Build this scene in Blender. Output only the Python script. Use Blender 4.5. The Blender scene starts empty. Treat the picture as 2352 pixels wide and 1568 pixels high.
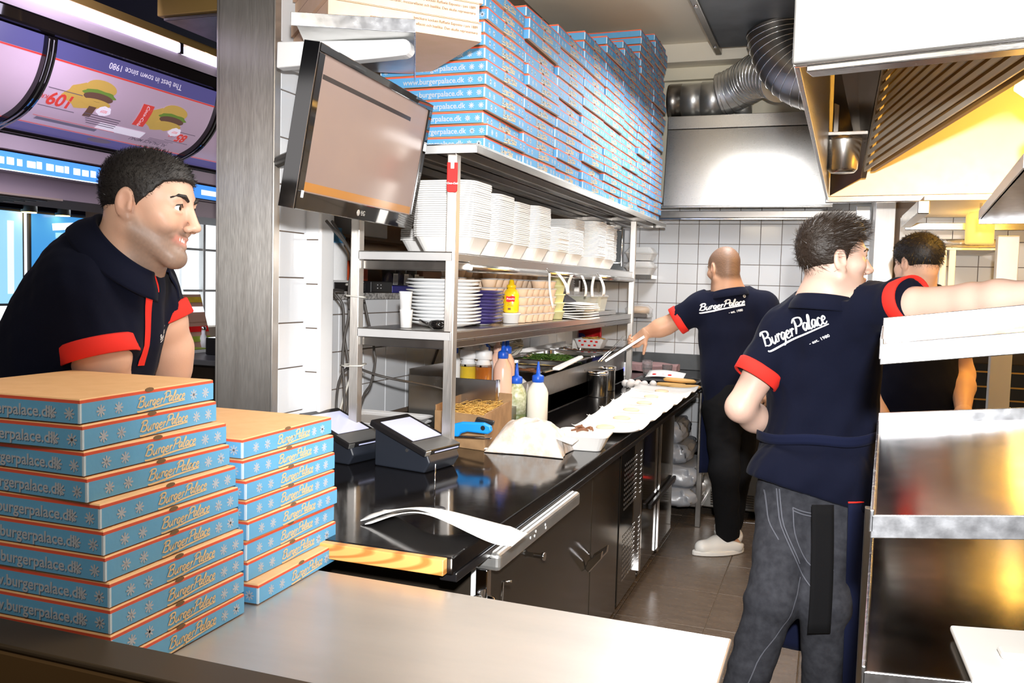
import bpy, bmesh, math, random
import numpy as np
from mathutils import Vector, Matrix
from mathutils.bvhtree import BVHTree
random.seed(7); RNG = np.random.default_rng(7)
PI = math.pi
SC = bpy.context.scene
COL = SC.collection

# ------------------------------------------------------------------ camera
cam_d = bpy.data.cameras.new('camera'); cam = bpy.data.objects.new('camera', cam_d); COL.objects.link(cam)
cam_d.sensor_width = 36.0; cam_d.lens = 30.85; cam_d.clip_start = 0.05
cam.matrix_world = Matrix(((0.93941, -0.04700, 0.33956, 0.0), (0.34175, 0.05075, -0.93842, 0.0),
                           (0.02688, 0.99760, 0.06374, 1.5), (0, 0, 0, 1)))
SC.camera = cam

# ------------------------------------------------------------------ colour management, world, lights
vs = SC.view_settings
vs.view_transform = 'Standard'; vs.look = 'None'; vs.gamma = 1.0; vs.use_curve_mapping = False; vs.exposure = 0.0
world = bpy.data.worlds.new('world'); SC.world = world; world.use_nodes = True
bg = world.node_tree.nodes['Background']; bg.inputs[0].default_value = (0.66, 0.63, 0.62, 1); bg.inputs[1].default_value = 0.30

def lamp(name, kind, loc, energy, color=(1, 1, 1), aim=None, size=0.3, size_y=None, spot=None, blend=0.5):
    d = bpy.data.lights.new(name, kind); d.energy = energy; d.color = color
    if kind == 'AREA':
        d.size = size
        if size_y: d.shape = 'RECTANGLE'; d.size_y = size_y
    else:
        d.shadow_soft_size = size
    if kind == 'SPOT': d.spot_size = math.radians(spot or 90); d.spot_blend = blend
    o = bpy.data.objects.new(name, d); COL.objects.link(o); o.location = loc
    if aim is not None:
        o.rotation_euler = (Vector(aim) - Vector(loc)).to_track_quat('-Z', 'Y').to_euler()
    return o

# the photographer's flash, hand held above the camera, the ceiling lamps of the two rooms, and added fills
lamp('flash', 'SPOT', (0.06, -0.06, 1.70), 540, (1.0, 0.99, 0.98), aim=(-0.40, 3.0, 1.66), size=0.035, spot=78, blend=0.7)
lamp('ceiling_lamp_near', 'AREA', (-0.35, 2.2, 2.58), 30, (1.0, 0.96, 0.90), aim=(-0.35, 2.2, 0), size=0.6, size_y=1.4)
lamp('ceiling_lamp_far', 'AREA', (-0.55, 4.9, 2.62), 42, (0.95, 0.97, 1.0), aim=(-0.55, 4.9, 0), size=0.5, size_y=1.6)
lamp('dining_lamp', 'AREA', (-3.4, 3.2, 2.4), 25, (0.80, 0.78, 1.0), aim=(-3.2, 3.0, 0), size=1.2, size_y=1.2)
lamp('canopy_fill', 'AREA', (-2.20, 2.3, 2.10), 6, (0.82, 0.74, 1.0), aim=(-2.95, 2.5, 1.92), size=0.2, size_y=0.9)  # added unseen light to lift the dark bulkhead under the menus
lamp('ceiling_fill', 'AREA', (-0.75, 3.6, 2.92), 16, (1.0, 0.93, 0.80), aim=(-0.75, 3.61, 3.3), size=0.3, size_y=2.2)  # added out of view above the box piles to brighten the ceiling
lamp('pass_fill', 'AREA', (-1.0, 0.1, 2.5), 8, (1.0, 0.86, 0.66), aim=(-1.1, 1.2, 0.9), size=0.5, size_y=0.5)  # added unseen warm light for the steel column

# ------------------------------------------------------------------ materials
def mat(name, color, rough=0.5, metal=0.0, spec=0.5, noise=None, bump=None, trans=0.0, emit=None, estr=1.0, coat=0.0, alpha=1.0, sheen=0.0, subsurf=0.0, stretch=(1, 1, 1), rvar=0.0):
    """procedural principled material; noise=(scale, second colour, amount), bump=(scale, strength)"""
    m = bpy.data.materials.new(name); m.use_nodes = True
    nt = m.node_tree; b = nt.nodes['Principled BSDF']
    def setin(k, v):
        if k in b.inputs: b.inputs[k].default_value = v
    c4 = tuple(color) + (1.0,) if len(color) == 3 else tuple(color)
    setin('Base Color', c4); setin('Roughness', rough); setin('Metallic', metal); setin('Specular IOR Level', spec)
    setin('Transmission Weight', trans); setin('Coat Weight', coat); setin('Alpha', alpha); setin('Sheen Weight', sheen)
    if subsurf: setin('Subsurface Weight', subsurf); setin('Subsurface Radius', (0.012, 0.005, 0.003)); setin('Subsurface Scale', 1.0)
    if emit is not None: setin('Emission Color', tuple(emit) + (1.0,)); setin('Emission Strength', estr)
    if noise or bump or rvar:
        tc = nt.nodes.new('ShaderNodeTexCoord'); mp = nt.nodes.new('ShaderNodeMapping'); mp.inputs['Scale'].default_value = stretch
        nt.links.new(tc.outputs['Object'], mp.inputs['Vector'])
        if noise:
            n = nt.nodes.new('ShaderNodeTexNoise'); n.inputs['Scale'].default_value = noise[0]; n.inputs['Detail'].default_value = 5
            nt.links.new(mp.outputs['Vector'], n.inputs['Vector'])
            r = nt.nodes.new('ShaderNodeMapRange'); r.inputs['From Min'].default_value = 0.35; r.inputs['From Max'].default_value = 0.65
            r.inputs['To Max'].default_value = noise[2]; nt.links.new(n.outputs['Fac'], r.inputs['Value'])
            mx = nt.nodes.new('ShaderNodeMixRGB'); mx.inputs[1].default_value = c4; mx.inputs[2].default_value = tuple(noise[1]) + (1.0,)
            nt.links.new(r.outputs['Result'], mx.inputs[0]); nt.links.new(mx.outputs[0], b.inputs['Base Color'])
        if bump or rvar:
            n2 = nt.nodes.new('ShaderNodeTexNoise'); n2.inputs['Scale'].default_value = bump[0] if bump else 30; n2.inputs['Detail'].default_value = 4
            nt.links.new(mp.outputs['Vector'], n2.inputs['Vector'])
            if bump:
                bp = nt.nodes.new('ShaderNodeBump'); bp.inputs['Strength'].default_value = bump[1]; bp.inputs['Distance'].default_value = 0.004
                nt.links.new(n2.outputs['Fac'], bp.inputs['Height']); nt.links.new(bp.outputs['Normal'], b.inputs['Normal'])
            if rvar:
                r2 = nt.nodes.new('ShaderNodeMapRange'); r2.inputs['To Min'].default_value = max(0.02, rough - rvar); r2.inputs['To Max'].default_value = rough + rvar
                nt.links.new(n2.outputs['Fac'], r2.inputs['Value']); nt.links.new(r2.outputs['Result'], b.inputs['Roughness'])
    return m

def attr_mat(name, rough=0.5, bump=None, subsurf=0.0, spec=0.4):
    """skin: base colour from the mesh colour attribute 'tone' (real colour of lips, beard, cheeks)"""
    m = mat(name, (0.8, 0.6, 0.5), rough=rough, bump=bump, subsurf=subsurf, spec=spec)
    nt = m.node_tree; a = nt.nodes.new('ShaderNodeVertexColor'); a.layer_name = 'tone'
    nt.links.new(a.outputs['Color'], nt.nodes['Principled BSDF'].inputs['Base Color'])
    return m

def wood_mat(name, c1, c2):
    m = mat(name, c1, rough=0.35, coat=0.3); nt = m.node_tree; b = nt.nodes['Principled BSDF']
    tc = nt.nodes.new('ShaderNodeTexCoord'); mp = nt.nodes.new('ShaderNodeMapping'); mp.inputs['Scale'].default_value = (1.0, 1, 7); mp.inputs['Location'].default_value = (-0.12, 0, -0.24)
    w = nt.nodes.new('ShaderNodeTexWave'); w.wave_type = 'RINGS'; w.rings_direction = 'Y'; w.inputs['Scale'].default_value = 4.2; w.inputs['Distortion'].default_value = 5; w.inputs['Detail'].default_value = 2.0; w.inputs['Detail Scale'].default_value = 0.45
    r = nt.nodes.new('ShaderNodeValToRGB'); r.color_ramp.elements[0].color = tuple(c2) + (1,); r.color_ramp.elements[1].color = tuple(c1) + (1,)
    r.color_ramp.elements[0].position = 0.05; r.color_ramp.elements[1].position = 0.5
    nt.links.new(tc.outputs['Object'], mp.inputs[0]); nt.links.new(mp.outputs[0], w.inputs['Vector']); nt.links.new(w.outputs['Fac'], r.inputs[0]); nt.links.new(r.outputs[0], b.inputs['Base Color'])
    return m

M = {}
M['steel'] = mat('steel', (0.62, 0.60, 0.57), 0.24, 1.0, bump=(60, 0.05), stretch=(1, 1, 14), rvar=0.08)
M['steel_h'] = mat('steel_brushed_across', (0.60, 0.58, 0.55), 0.30, 1.0, bump=(50, 0.06), stretch=(1.5, 1.5, 22), rvar=0.10)
M['steel_v'] = mat('steel_brushed_upright', (0.68, 0.65, 0.61), 0.36, 0.9, bump=(40, 0.05), stretch=(9, 9, 0.6), rvar=0.10, noise=(3, (0.48, 0.44, 0.40), 0.5))
M['steel_top'] = mat('steel_worn_top', (0.70, 0.63, 0.56), 0.34, 0.72, bump=(10, 0.04), rvar=0.05, noise=(5, (0.58, 0.54, 0.49), 0.5), stretch=(0.6, 2.5, 1))
M['tray_steel'] = mat('tray_steel', (0.26, 0.24, 0.215), 0.17, 1.0, bump=(14, 0.03), rvar=0.06)
M['hood_face'] = mat('hood_face_steel', (0.44, 0.44, 0.43), 0.40, 0.9, rvar=0.04)
M['filter_brown'] = mat('filter_brown', (0.36, 0.20, 0.05), 0.5)
M['steel_dark'] = mat('steel_dark', (0.30, 0.28, 0.26), 0.32, 1.0, bump=(30, 0.05), rvar=0.1)
M['steel_lip'] = mat('steel_speckled', (0.80, 0.82, 0.86), 0.25, 1.0, bump=(40, 0.05), rvar=0.10, noise=(30, (0.66, 0.68, 0.73), 0.5))
M['lip_pale'] = mat('shelf_lip_steel', (0.76, 0.76, 0.76), 0.34, 0.45, rvar=0.08)
M['galv'] = mat('galvanised', (0.70, 0.70, 0.68), 0.36, 0.9, bump=(25, 0.08), rvar=0.12)
M['chrome'] = mat('chrome', (0.85, 0.85, 0.86), 0.10, 1.0)
M['plate_grey'] = mat('grey_plate', (0.075, 0.08, 0.085), 0.55, 0.2, noise=(4, (0.13, 0.14, 0.15), 0.7))
M['ceil'] = mat('ceiling_paint', (0.78, 0.72, 0.60), 0.7, noise=(1.2, (0.86, 0.81, 0.70), 0.8))
M['cream'] = mat('cream_paint', (0.80, 0.74, 0.58), 0.55)
M['tile'] = mat('glazed_white_tile', (0.82, 0.84, 0.87), 0.10, 0.0, spec=0.5, bump=(2.5, 0.02), noise=(1.3, (0.74, 0.75, 0.77), 0.5))
M['tile_warm'] = mat('glazed_ivory_tile', (0.82, 0.79, 0.74), 0.10, 0.0, noise=(1.3, (0.78, 0.75, 0.69), 0.5))
M['grout'] = mat('grout', (0.16, 0.115, 0.085), 0.9)
M['floor_tile'] = mat('brown_floor_tile', (0.165, 0.128, 0.10), 0.25, 0.0, bump=(18, 0.05), noise=(5, (0.125, 0.096, 0.075), 0.8), rvar=0.1, stretch=(1, 5, 1))
M['floor_grout'] = mat('floor_grout', (0.20, 0.15, 0.10), 0.9)
M['laminate'] = mat('black_laminate', (0.006, 0.005, 0.005), 0.10, 0.0, spec=0.55, bump=(30, 0.02), rvar=0.04)
M['cab'] = mat('dark_cabinet', (0.030, 0.024, 0.018), 0.13, 0.0, spec=0.6, bump=(4, 0.02))
M['cab_steel'] = mat('dark_mirror_steel', (0.10, 0.088, 0.075), 0.10, 0.9)
M['black'] = mat('black_plastic', (0.012, 0.011, 0.012), 0.28)
M['black_matte'] = mat('black_matte', (0.012, 0.012, 0.014), 0.65)
M['gloss_black'] = mat('gloss_black', (0.006, 0.005, 0.005), 0.06, coat=0.5)
M['till'] = mat('till_plastic', (0.018, 0.022, 0.032), 0.42, bump=(200, 0.04))
M['pine'] = wood_mat('pine_edge', (0.80, 0.42, 0.12), (0.52, 0.20, 0.04))
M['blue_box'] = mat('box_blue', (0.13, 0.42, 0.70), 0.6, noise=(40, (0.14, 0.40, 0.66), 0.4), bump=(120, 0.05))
M['blue_top'] = mat('box_blue_high', (0.10, 0.34, 0.62), 0.6, noise=(40, (0.08, 0.30, 0.56), 0.4), bump=(120, 0.05))  # same blue as the table boxes, toned apart for how each pile is lit
M['box_red'] = mat('box_red_stripe', (0.78, 0.10, 0.045), 0.6)
M['kraft'] = mat('box_kraft', (0.80, 0.47, 0.22), 0.7, noise=(25, (0.72, 0.40, 0.17), 0.5), bump=(150, 0.06))
M['kraft_pale'] = mat('kraft_pale', (0.72, 0.49, 0.36), 0.75, noise=(20, (0.66, 0.45, 0.28), 0.5), bump=(150, 0.06))
M['kraft_card'] = mat('cardboard', (0.42, 0.25, 0.12), 0.85, noise=(14, (0.26, 0.15, 0.07), 0.8), bump=(60, 0.12))
M['box_print'] = mat('box_print_pale', (0.46, 0.50, 0.56), 0.6)
M['box_script'] = mat('box_print_orange', (0.78, 0.55, 0.28), 0.6)
M['box_edge'] = mat('box_crease', (0.62, 0.75, 0.86), 0.6)
M['cut'] = mat('card_cut_edge', (0.20, 0.11, 0.05), 0.9)
M['ink'] = mat('printed_ink', (0.16, 0.09, 0.05), 0.8)
M['white'] = mat('white_plastic', (0.82, 0.82, 0.82), 0.4)
M['foam'] = mat('white_foam', (0.86, 0.85, 0.83), 0.55, bump=(300, 0.05), subsurf=0.0)
M['paper'] = mat('white_paper', (0.88, 0.86, 0.83), 0.85, bump=(40, 0.25))
M['china'] = mat('white_china', (0.82, 0.83, 0.84), 0.12, coat=0.4)
M['china_rim'] = mat('blue_rim_china', (0.035, 0.025, 0.14), 0.25)
M['navy'] = mat('navy_cotton', (0.0042, 0.0056, 0.0165), 0.92, spec=0.12, bump=(700, 0.10), noise=(9, (0.0055, 0.0072, 0.020), 0.6), sheen=0.03)
M['navy_apron'] = mat('navy_apron_cloth', (0.007, 0.010, 0.032), 0.92, spec=0.12, bump=(600, 0.1), sheen=0.03)
M['red'] = mat('red_cotton', (0.80, 0.022, 0.012), 0.85, bump=(700, 0.08))
M['print'] = mat('white_print', (0.86, 0.87, 0.90), 0.7)
M['denim'] = mat('grey_denim', (0.030, 0.031, 0.038), 0.9, spec=0.15, bump=(900, 0.15), noise=(45, (0.050, 0.052, 0.062), 0.8))
M['denim_seam'] = mat('denim_seam', (0.11, 0.115, 0.14), 0.9)
M['black_cloth'] = mat('black_trousers', (0.006, 0.006, 0.007), 0.9, spec=0.15, bump=(500, 0.1))
M['skin'] = attr_mat('skin', 0.46, bump=(260, 0.06), subsurf=0.10)
M['hair_black'] = mat('black_hair', (0.012, 0.009, 0.008), 0.55, bump=(160, 0.35))
M['hair_strand'] = mat('black_hair_strand', (0.010, 0.008, 0.007), 0.38, spec=0.6)
M['hair_brown'] = mat('brown_hair', (0.022, 0.013, 0.008), 0.5, bump=(160, 0.35))
M['hair_brown_s'] = mat('brown_hair_strand', (0.026, 0.015, 0.009), 0.36, spec=0.6)
M['eye'] = mat('eye_white', (0.82, 0.80, 0.78), 0.08)
M['iris'] = mat('iris_dark', (0.018, 0.009, 0.005), 0.05)
M['tooth'] = mat('tooth', (0.85, 0.82, 0.76), 0.2)
M['clog'] = mat('white_clog', (0.80, 0.78, 0.74), 0.45)
M['sock'] = mat('black_sock', (0.008, 0.008, 0.010), 0.95)
M['blue_cap'] = mat('blue_cap', (0.010, 0.10, 0.62), 0.35)
M['yellow'] = mat('mustard_yellow', (0.88, 0.60, 0.015), 0.28)
M['clear'] = mat('clear_plastic', (0.96, 0.97, 0.98), 0.08, trans=0.85, spec=0.4)
M['clear_soft'] = mat('clear_film', (0.92, 0.93, 0.95), 0.25, alpha=0.35, spec=0.6)
M['glass'] = mat('drinking_glass', (0.93, 0.95, 0.96), 0.03, trans=0.95)
M['cup_sauce'] = mat('portion_sauce', (0.86, 0.62, 0.42), 0.4, noise=(30, (0.92, 0.72, 0.54), 0.6))
M['oil'] = mat('mustard_oil', (0.74, 0.50, 0.03), 0.2, noise=(18, (0.55, 0.36, 0.04), 0.7))
M['bbq'] = mat('brown_sauce', (0.36, 0.10, 0.015), 0.2, noise=(12, (0.52, 0.20, 0.03), 0.8))
M['pinks'] = mat('pink_sauce', (0.88, 0.56, 0.42), 0.25)
M['herb'] = mat('herb_dressing', (0.70, 0.72, 0.55), 0.3, noise=(60, (0.32, 0.36, 0.14), 0.9))
M['mayo'] = mat('mayonnaise', (0.88, 0.84, 0.74), 0.3)
M['green_sauce'] = mat('dark_green_sauce', (0.10, 0.14, 0.05), 0.3)
M['lettuce'] = mat('green_lettuce', (0.045, 0.14, 0.015), 0.5, noise=(40, (0.14, 0.28, 0.04), 0.8))
M['onion'] = mat('yellow_slices', (0.80, 0.70, 0.30), 0.4)
M['meat'] = mat('brown_meat', (0.16, 0.06, 0.03), 0.6, noise=(30, (0.28, 0.12, 0.05), 0.8))
M['fries'] = mat('fries', (0.74, 0.42, 0.10), 0.6)
M['bun'] = mat('bun', (0.72, 0.42, 0.14), 0.6)
M['egg'] = mat('white_egg', (0.86, 0.82, 0.79), 0.5)
M['egg_pink'] = mat('pink_egg', (0.80, 0.62, 0.54), 0.5)
M['cloth_pink'] = mat('pink_cloth', (0.42, 0.26, 0.26), 0.9, bump=(80, 0.3))
M['band'] = mat('rubber_band', (0.70, 0.42, 0.10), 0.5)
M['knife_blue'] = mat('blue_handle', (0.008, 0.28, 0.78), 0.35)
M['cable'] = mat('grey_cable', (0.07, 0.062, 0.056), 0.5)
M['cable_white'] = mat('white_cable', (0.62, 0.60, 0.54), 0.5)
M['coke'] = mat('red_enamel', (0.72, 0.010, 0.008), 0.5, spec=0.2)
M['granite'] = mat('granite', (0.16, 0.15, 0.14), 0.3, noise=(70, (0.62, 0.60, 0.58), 1.0))
M['niche'] = mat('brown_recess', (0.22, 0.14, 0.08), 0.6)
M['orange_box'] = mat('orange_board', (0.62, 0.08, 0.02), 0.5)
M['indigo'] = mat('indigo_board', (0.02, 0.018, 0.22), 0.4)
M['tan'] = mat('tan_board', (0.50, 0.28, 0.19), 0.6)
M['screen_tv'] = mat('screen_pinkish', (0.15, 0.105, 0.09), 0.26, noise=(3, (0.19, 0.13, 0.10), 0.8), emit=(0.42, 0.30, 0.26), estr=0.42, spec=0.3)  # screen face emits a faint pinkish tone of its own
M['screen_bar'] = mat('screen_dark_bar', (0.02, 0.012, 0.010), 0.25)
M['screen_or'] = mat('screen_orange_bar', (0.30, 0.13, 0.03), 0.25, emit=(0.60, 0.25, 0.05), estr=0.25)
M['screen_till'] = mat('screen_till', (0.5, 0.5, 0.6), 0.1, emit=(0.55, 0.62, 1.0), estr=0.48)
M['red_led'] = mat('red_led', (0.3, 0, 0), 0.4, emit=(1.0, 0.04, 0.03), estr=4.0)
M['blue_led'] = mat('blue_led', (0, 0, 0.3), 0.4, emit=(0.10, 0.12, 1.0), estr=4.0)
M['lamp_warm'] = mat('lamp_warm', (1, 0.8, 0.4), 0.4, emit=(1.0, 0.62, 0.14), estr=9.0)
M['led'] = mat('led_tube', (0.9, 0.9, 1.0), 0.4, emit=(0.72, 0.68, 1.0), estr=2.6)
M['sign_blue'] = mat('lit_blue_sign', (0.1, 0.3, 0.8), 0.4, emit=(0.05, 0.26, 0.80), estr=1.0)
M['sign_white'] = mat('lit_white', (0.9, 0.9, 0.95), 0.4, emit=(0.80, 0.88, 1.0), estr=1.0)
M['menu_face'] = mat('lit_menu_face', (0.4, 0.3, 0.35), 0.3, emit=(0.42, 0.30, 0.40), estr=0.52, noise=(2.0, (0.50, 0.40, 0.46), 0.6))
M['menu_navy'] = mat('lit_menu_navy', (0.05, 0.05, 0.12), 0.3, emit=(0.075, 0.065, 0.20), estr=0.9)
M['menu_red'] = mat('lit_menu_red', (0.4, 0.02, 0.02), 0.3, emit=(0.50, 0.06, 0.05), estr=0.8)
M['menu_ink'] = mat('lit_menu_ink', (0.08, 0.06, 0.08), 0.3, emit=(0.12, 0.09, 0.13), estr=0.7)
M['menu_white'] = mat('lit_menu_white', (0.6, 0.55, 0.6), 0.3, emit=(0.62, 0.56, 0.66), estr=0.8)
M['menu_bun'] = mat('lit_menu_bun', (0.4, 0.25, 0.05), 0.3, emit=(0.36, 0.24, 0.07), estr=0.8)
M['menu_meat'] = mat('lit_menu_meat', (0.1, 0.05, 0.03), 0.3, emit=(0.11, 0.06, 0.05), estr=0.7)
M['menu_green'] = mat('lit_menu_green', (0.1, 0.2, 0.03), 0.3, emit=(0.12, 0.17, 0.04), estr=0.7)
M['lilac_wall'] = mat('lilac_plaster', (0.58, 0.48, 0.52), 0.6)
M['beige_wall'] = mat('beige_plaster', (0.60, 0.48, 0.38), 0.6)
M['navy_ceil'] = mat('navy_ceiling', (0.007, 0.006, 0.016), 0.95, spec=0.05)
M['gold_trim'] = mat('gold_trim', (0.42, 0.27, 0.08), 0.35, 0.5)
M['street'] = mat('bright_window', (0.8, 0.9, 1.0), 0.2, emit=(0.90, 0.97, 1.0), estr=1.15, noise=None)
M['tv_blue'] = mat('lit_poster_blue', (0.1, 0.4, 0.7), 0.2, emit=(0.05, 0.30, 0.72), estr=1.0)
M['tv_sky'] = mat('lit_poster_sky', (0.4, 0.7, 0.9), 0.2, emit=(0.32, 0.68, 0.95), estr=1.0)
M['dark_wood'] = mat('dark_wood', (0.035, 0.022, 0.015), 0.4)
M['grey_fit'] = mat('grey_unit', (0.10, 0.10, 0.10), 0.4)
M['lime'] = mat('lime_cover', (0.32, 0.42, 0.03), 0.5)
M['bag_film'] = mat('tray_bag_film', (0.38, 0.39, 0.42), 0.30, spec=0.8, bump=(35, 0.5))
M['steel_fridge'] = mat('fridge_steel', (0.55, 0.54, 0.52), 0.25, 1.0, bump=(10, 0.1), rvar=0.1)  # slightly greyer steel with coarse bumps
M['board'] = mat('white_board', (0.72, 0.69, 0.64), 0.5)
_b = M['steel_v'].node_tree; _p = _b.nodes['Principled BSDF']; _p.inputs['Anisotropic'].default_value = 0.85
_t = _b.nodes.new('ShaderNodeTangent'); _t.direction_type = 'RADIAL'; _t.axis = 'Z'; _b.links.new(_t.outputs[0], _p.inputs['Tangent'])
M['hood_in'] = mat('hood_inner_steel', (0.80, 0.76, 0.68), 0.42, 0.30, rvar=0.08)

# ------------------------------------------------------------------ mesh builder
class MB:
    def __init__(s): s.v = []; s.f = []; s.m = []; s.sm = []
    def add(s, vs, fs, mi=0, smooth=False):
        o = len(s.v); s.v += [tuple(v) for v in vs]; s.f += [tuple(i + o for i in f) for f in fs]; s.m += [mi] * len(fs); s.sm += [smooth] * len(fs); return s
    def box(s, x0, x1, y0, y1, z0, z1, mi=0, T=None, top=None):
        """top=(ix,iy): inset of the top (negative flares)"""
        ix, iy = top or (0, 0)
        p = [(x0, y0, z0), (x1, y0, z0), (x1, y1, z0), (x0, y1, z0), (x0 + ix, y0 + iy, z1), (x1 - ix, y0 + iy, z1), (x1 - ix, y1 - iy, z1), (x0 + ix, y1 - iy, z1)]
        if T is not None: p = [tuple(T @ Vector(q)) for q in p]
        mm = mi if isinstance(mi, (list, tuple)) else [mi] * 6     # bottom, top, -y, +x, +y, -x
        for k, f in enumerate([(3, 2, 1, 0), (4, 5, 6, 7), (0, 1, 5, 4), (1, 2, 6, 5), (2, 3, 7, 6), (3, 0, 4, 7)]):
            pass
        o = len(s.v); s.v += p
        for k, f in enumerate([(3, 2, 1, 0), (4, 5, 6, 7), (0, 1, 5, 4), (1, 2, 6, 5), (2, 3, 7, 6), (3, 0, 4, 7)]):
            s.f.append(tuple(i + o for i in f)); s.m.append(mm[k]); s.sm.append(False)
        return s
    def lathe(s, prof, n=24, mi=0, c=(0, 0, 0), T=None, smooth=True, sx=1.0, sy=1.0):
        """prof: list of (r, z[, mi])"""
        o = len(s.v)
        for q in prof:
            for k in range(n):
                a = 2 * PI * k / n; p = Vector((c[0] + q[0] * math.cos(a) * sx, c[1] + q[0] * math.sin(a) * sy, c[2] + q[1]))
                s.v.append(tuple(T @ p) if T is not None else tuple(p))
        for i in range(len(prof) - 1):
            m_ = prof[i + 1][2] if len(prof[i + 1]) > 2 else mi
            for k in range(n):
                s.f.append((o + i * n + k, o + i * n + (k + 1) % n, o + (i + 1) * n + (k + 1) % n, o + (i + 1) * n + k)); s.m.append(m_); s.sm.append(smooth)
        if prof[0][0] > 1e-5: s.f.append(tuple(o + k for k in range(n))[::-1]); s.m.append(mi); s.sm.append(False)
        if prof[-1][0] > 1e-5: s.f.append(tuple(o + (len(prof) - 1) * n + k for k in range(n))); s.m.append(prof[-1][2] if len(prof[-1]) > 2 else mi); s.sm.append(False)
        return s
    def tube(s, pts, r, n=8, mi=0, smooth=True, closed=False, caps=True):
        pts = [Vector(p) for p in pts]; N = len(pts); o = len(s.v); up = None
        rr = r if isinstance(r, (list, tuple)) else [r] * N
        for i, p in enumerate(pts):
            t = (pts[(i + 1) % N if closed else min(i + 1, N - 1)] - pts[(i - 1) % N if closed else max(i - 1, 0)])
            t = t.normalized() if t.length > 1e-9 else Vector((0, 0, 1))
            if up is None: up = t.orthogonal().normalized()
            up = (up - t * up.dot(t)); up = up.normalized() if up.length > 1e-6 else t.orthogonal().normalized()
            w = t.cross(up)
            for k in range(n):
                a = 2 * PI * k / n; s.v.append(tuple(p + (up * math.cos(a) + w * math.sin(a)) * rr[i]))
        for i in range(N if closed else N - 1):
            j = (i + 1) % N
            for k in range(n):
                s.f.append((o + i * n + k, o + i * n + (k + 1) % n, o + j * n + (k + 1) % n, o + j * n + k)); s.m.append(mi); s.sm.append(smooth)
        if caps and not closed:
            s.f.append(tuple(o + k for k in range(n))[::-1]); s.f.append(tuple(o + (N - 1) * n + k for k in range(n))); s.m += [mi, mi]; s.sm += [False, False]
        return s
    def prism(s, poly, d, mi=0, T=None, smooth=False):
        """poly in the xy plane extruded along z by d, moved by T"""
        n = len(poly); p = [Vector((q[0], q[1], 0)) for q in poly] + [Vector((q[0], q[1], d)) for q in poly]
        if T is not None: p = [T @ q for q in p]
        s.add(p, [tuple(range(n))[::-1], tuple(range(n, 2 * n))], mi); 
        o = len(s.v) - 2 * n
        for k in range(n): s.f.append((o + k, o + (k + 1) % n, o + n + (k + 1) % n, o + n + k)); s.m.append(mi); s.sm.append(smooth)
        return s
    def grid(s, fn, nu, nv, mi=0, smooth=True, two=None):
        o = len(s.v)
        for i in range(nu + 1):
            for j in range(nv + 1): s.v.append(tuple(fn(i / nu, j / nv)))
        for i in range(nu):
            for j in range(nv):
                a = o + i * (nv + 1) + j; s.f.append((a, a + nv + 1, a + nv + 2, a + 1)); s.m.append(mi); s.sm.append(smooth)
        return s
    def sheet(s, fn, nu, nv, th, mi=0, smooth=True):
        """a thick sheet: fn gives the middle surface, th its thickness"""
        P = np.array([[fn(i / nu, j / nv) for j in range(nv + 1)] for i in range(nu + 1)], float)
        N = np.cross(np.gradient(P, axis=0), np.gradient(P, axis=1)); N /= np.linalg.norm(N, axis=2, keepdims=True) + 1e-12
        for sgn in (0.5, -0.5):
            Q = P + N * th * sgn
            vs_ = [tuple(Q[i, j]) for i in range(nu + 1) for j in range(nv + 1)]
            fs = [(i * (nv + 1) + j, (i + 1) * (nv + 1) + j, (i + 1) * (nv + 1) + j + 1, i * (nv + 1) + j + 1) for i in range(nu) for j in range(nv)]
            if sgn < 0: fs = [f[::-1] for f in fs]
            s.add(vs_, fs, mi, smooth)
        K = (nu + 1) * (nv + 1); o = len(s.v) - 2 * K
        rim = [i * (nv + 1) for i in range(nu)] + [nu * (nv + 1) + j for j in range(nv)] + [i * (nv + 1) + nv for i in range(nu, 0, -1)] + [j for j in range(nv, 0, -1)]
        for a, b in zip(rim, rim[1:] + rim[:1]): s.f.append((o + a, o + K + a, o + K + b, o + b)); s.m.append(mi); s.sm.append(False)
        return s
    def mesh(s, name, mats):
        me = bpy.data.meshes.new(name); me.from_pydata(s.v, [], s.f)
        for m_ in (mats if isinstance(mats, (list, tuple)) else [mats]): me.materials.append(M[m_] if isinstance(m_, str) else m_)
        me.polygons.foreach_set('material_index', s.m); me.polygons.foreach_set('use_smooth', s.sm); me.update(); return me
    def build(s, name, mats, parent=None, bevel=0, loc=None, rot=None, seg=2, **kw):
        o = bpy.data.objects.new(name, s.mesh(name, mats)); COL.objects.link(o)
        if parent: o.parent = parent
        if loc is not None: o.location = loc
        if rot is not None: o.rotation_euler = rot
        if bevel: bv(o, bevel, seg)
        tag(o, **kw); return o

def bv(o, w, seg=2):
    b = o.modifiers.new('edge', 'BEVEL'); b.width = w; b.segments = seg; b.limit_method = 'ANGLE'; b.angle_limit = math.radians(40); b.harden_normals = False
    return o
def tag(o, label=None, cat=None, group=None, kind=None):
    if label: o['label'] = label
    if cat: o['category'] = cat
    if group: o['group'] = group
    if kind: o['kind'] = kind
    return o
def thing(name, label, cat, loc=(0, 0, 0), rz=0.0, group=None):
    o = bpy.data.objects.new(name, None); COL.objects.link(o); o.location = loc; o.rotation_euler = (0, 0, rz); o.empty_display_size = 0.05
    return tag(o, label, cat, group)
KIDS = {}
def copy_tree(o, parent=None, label=None, group=None, loc=None, rz=None):
    kids = list(o.children)
    c = o.copy(); COL.objects.link(c)
    if parent: c.parent = parent
    if label: c['label'] = label
    if group: c['group'] = group
    if loc is not None: c.location = loc
    if rz is not None: c.rotation_euler = (0, 0, rz)
    for k in kids: copy_tree(k, c)
    return c
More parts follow.
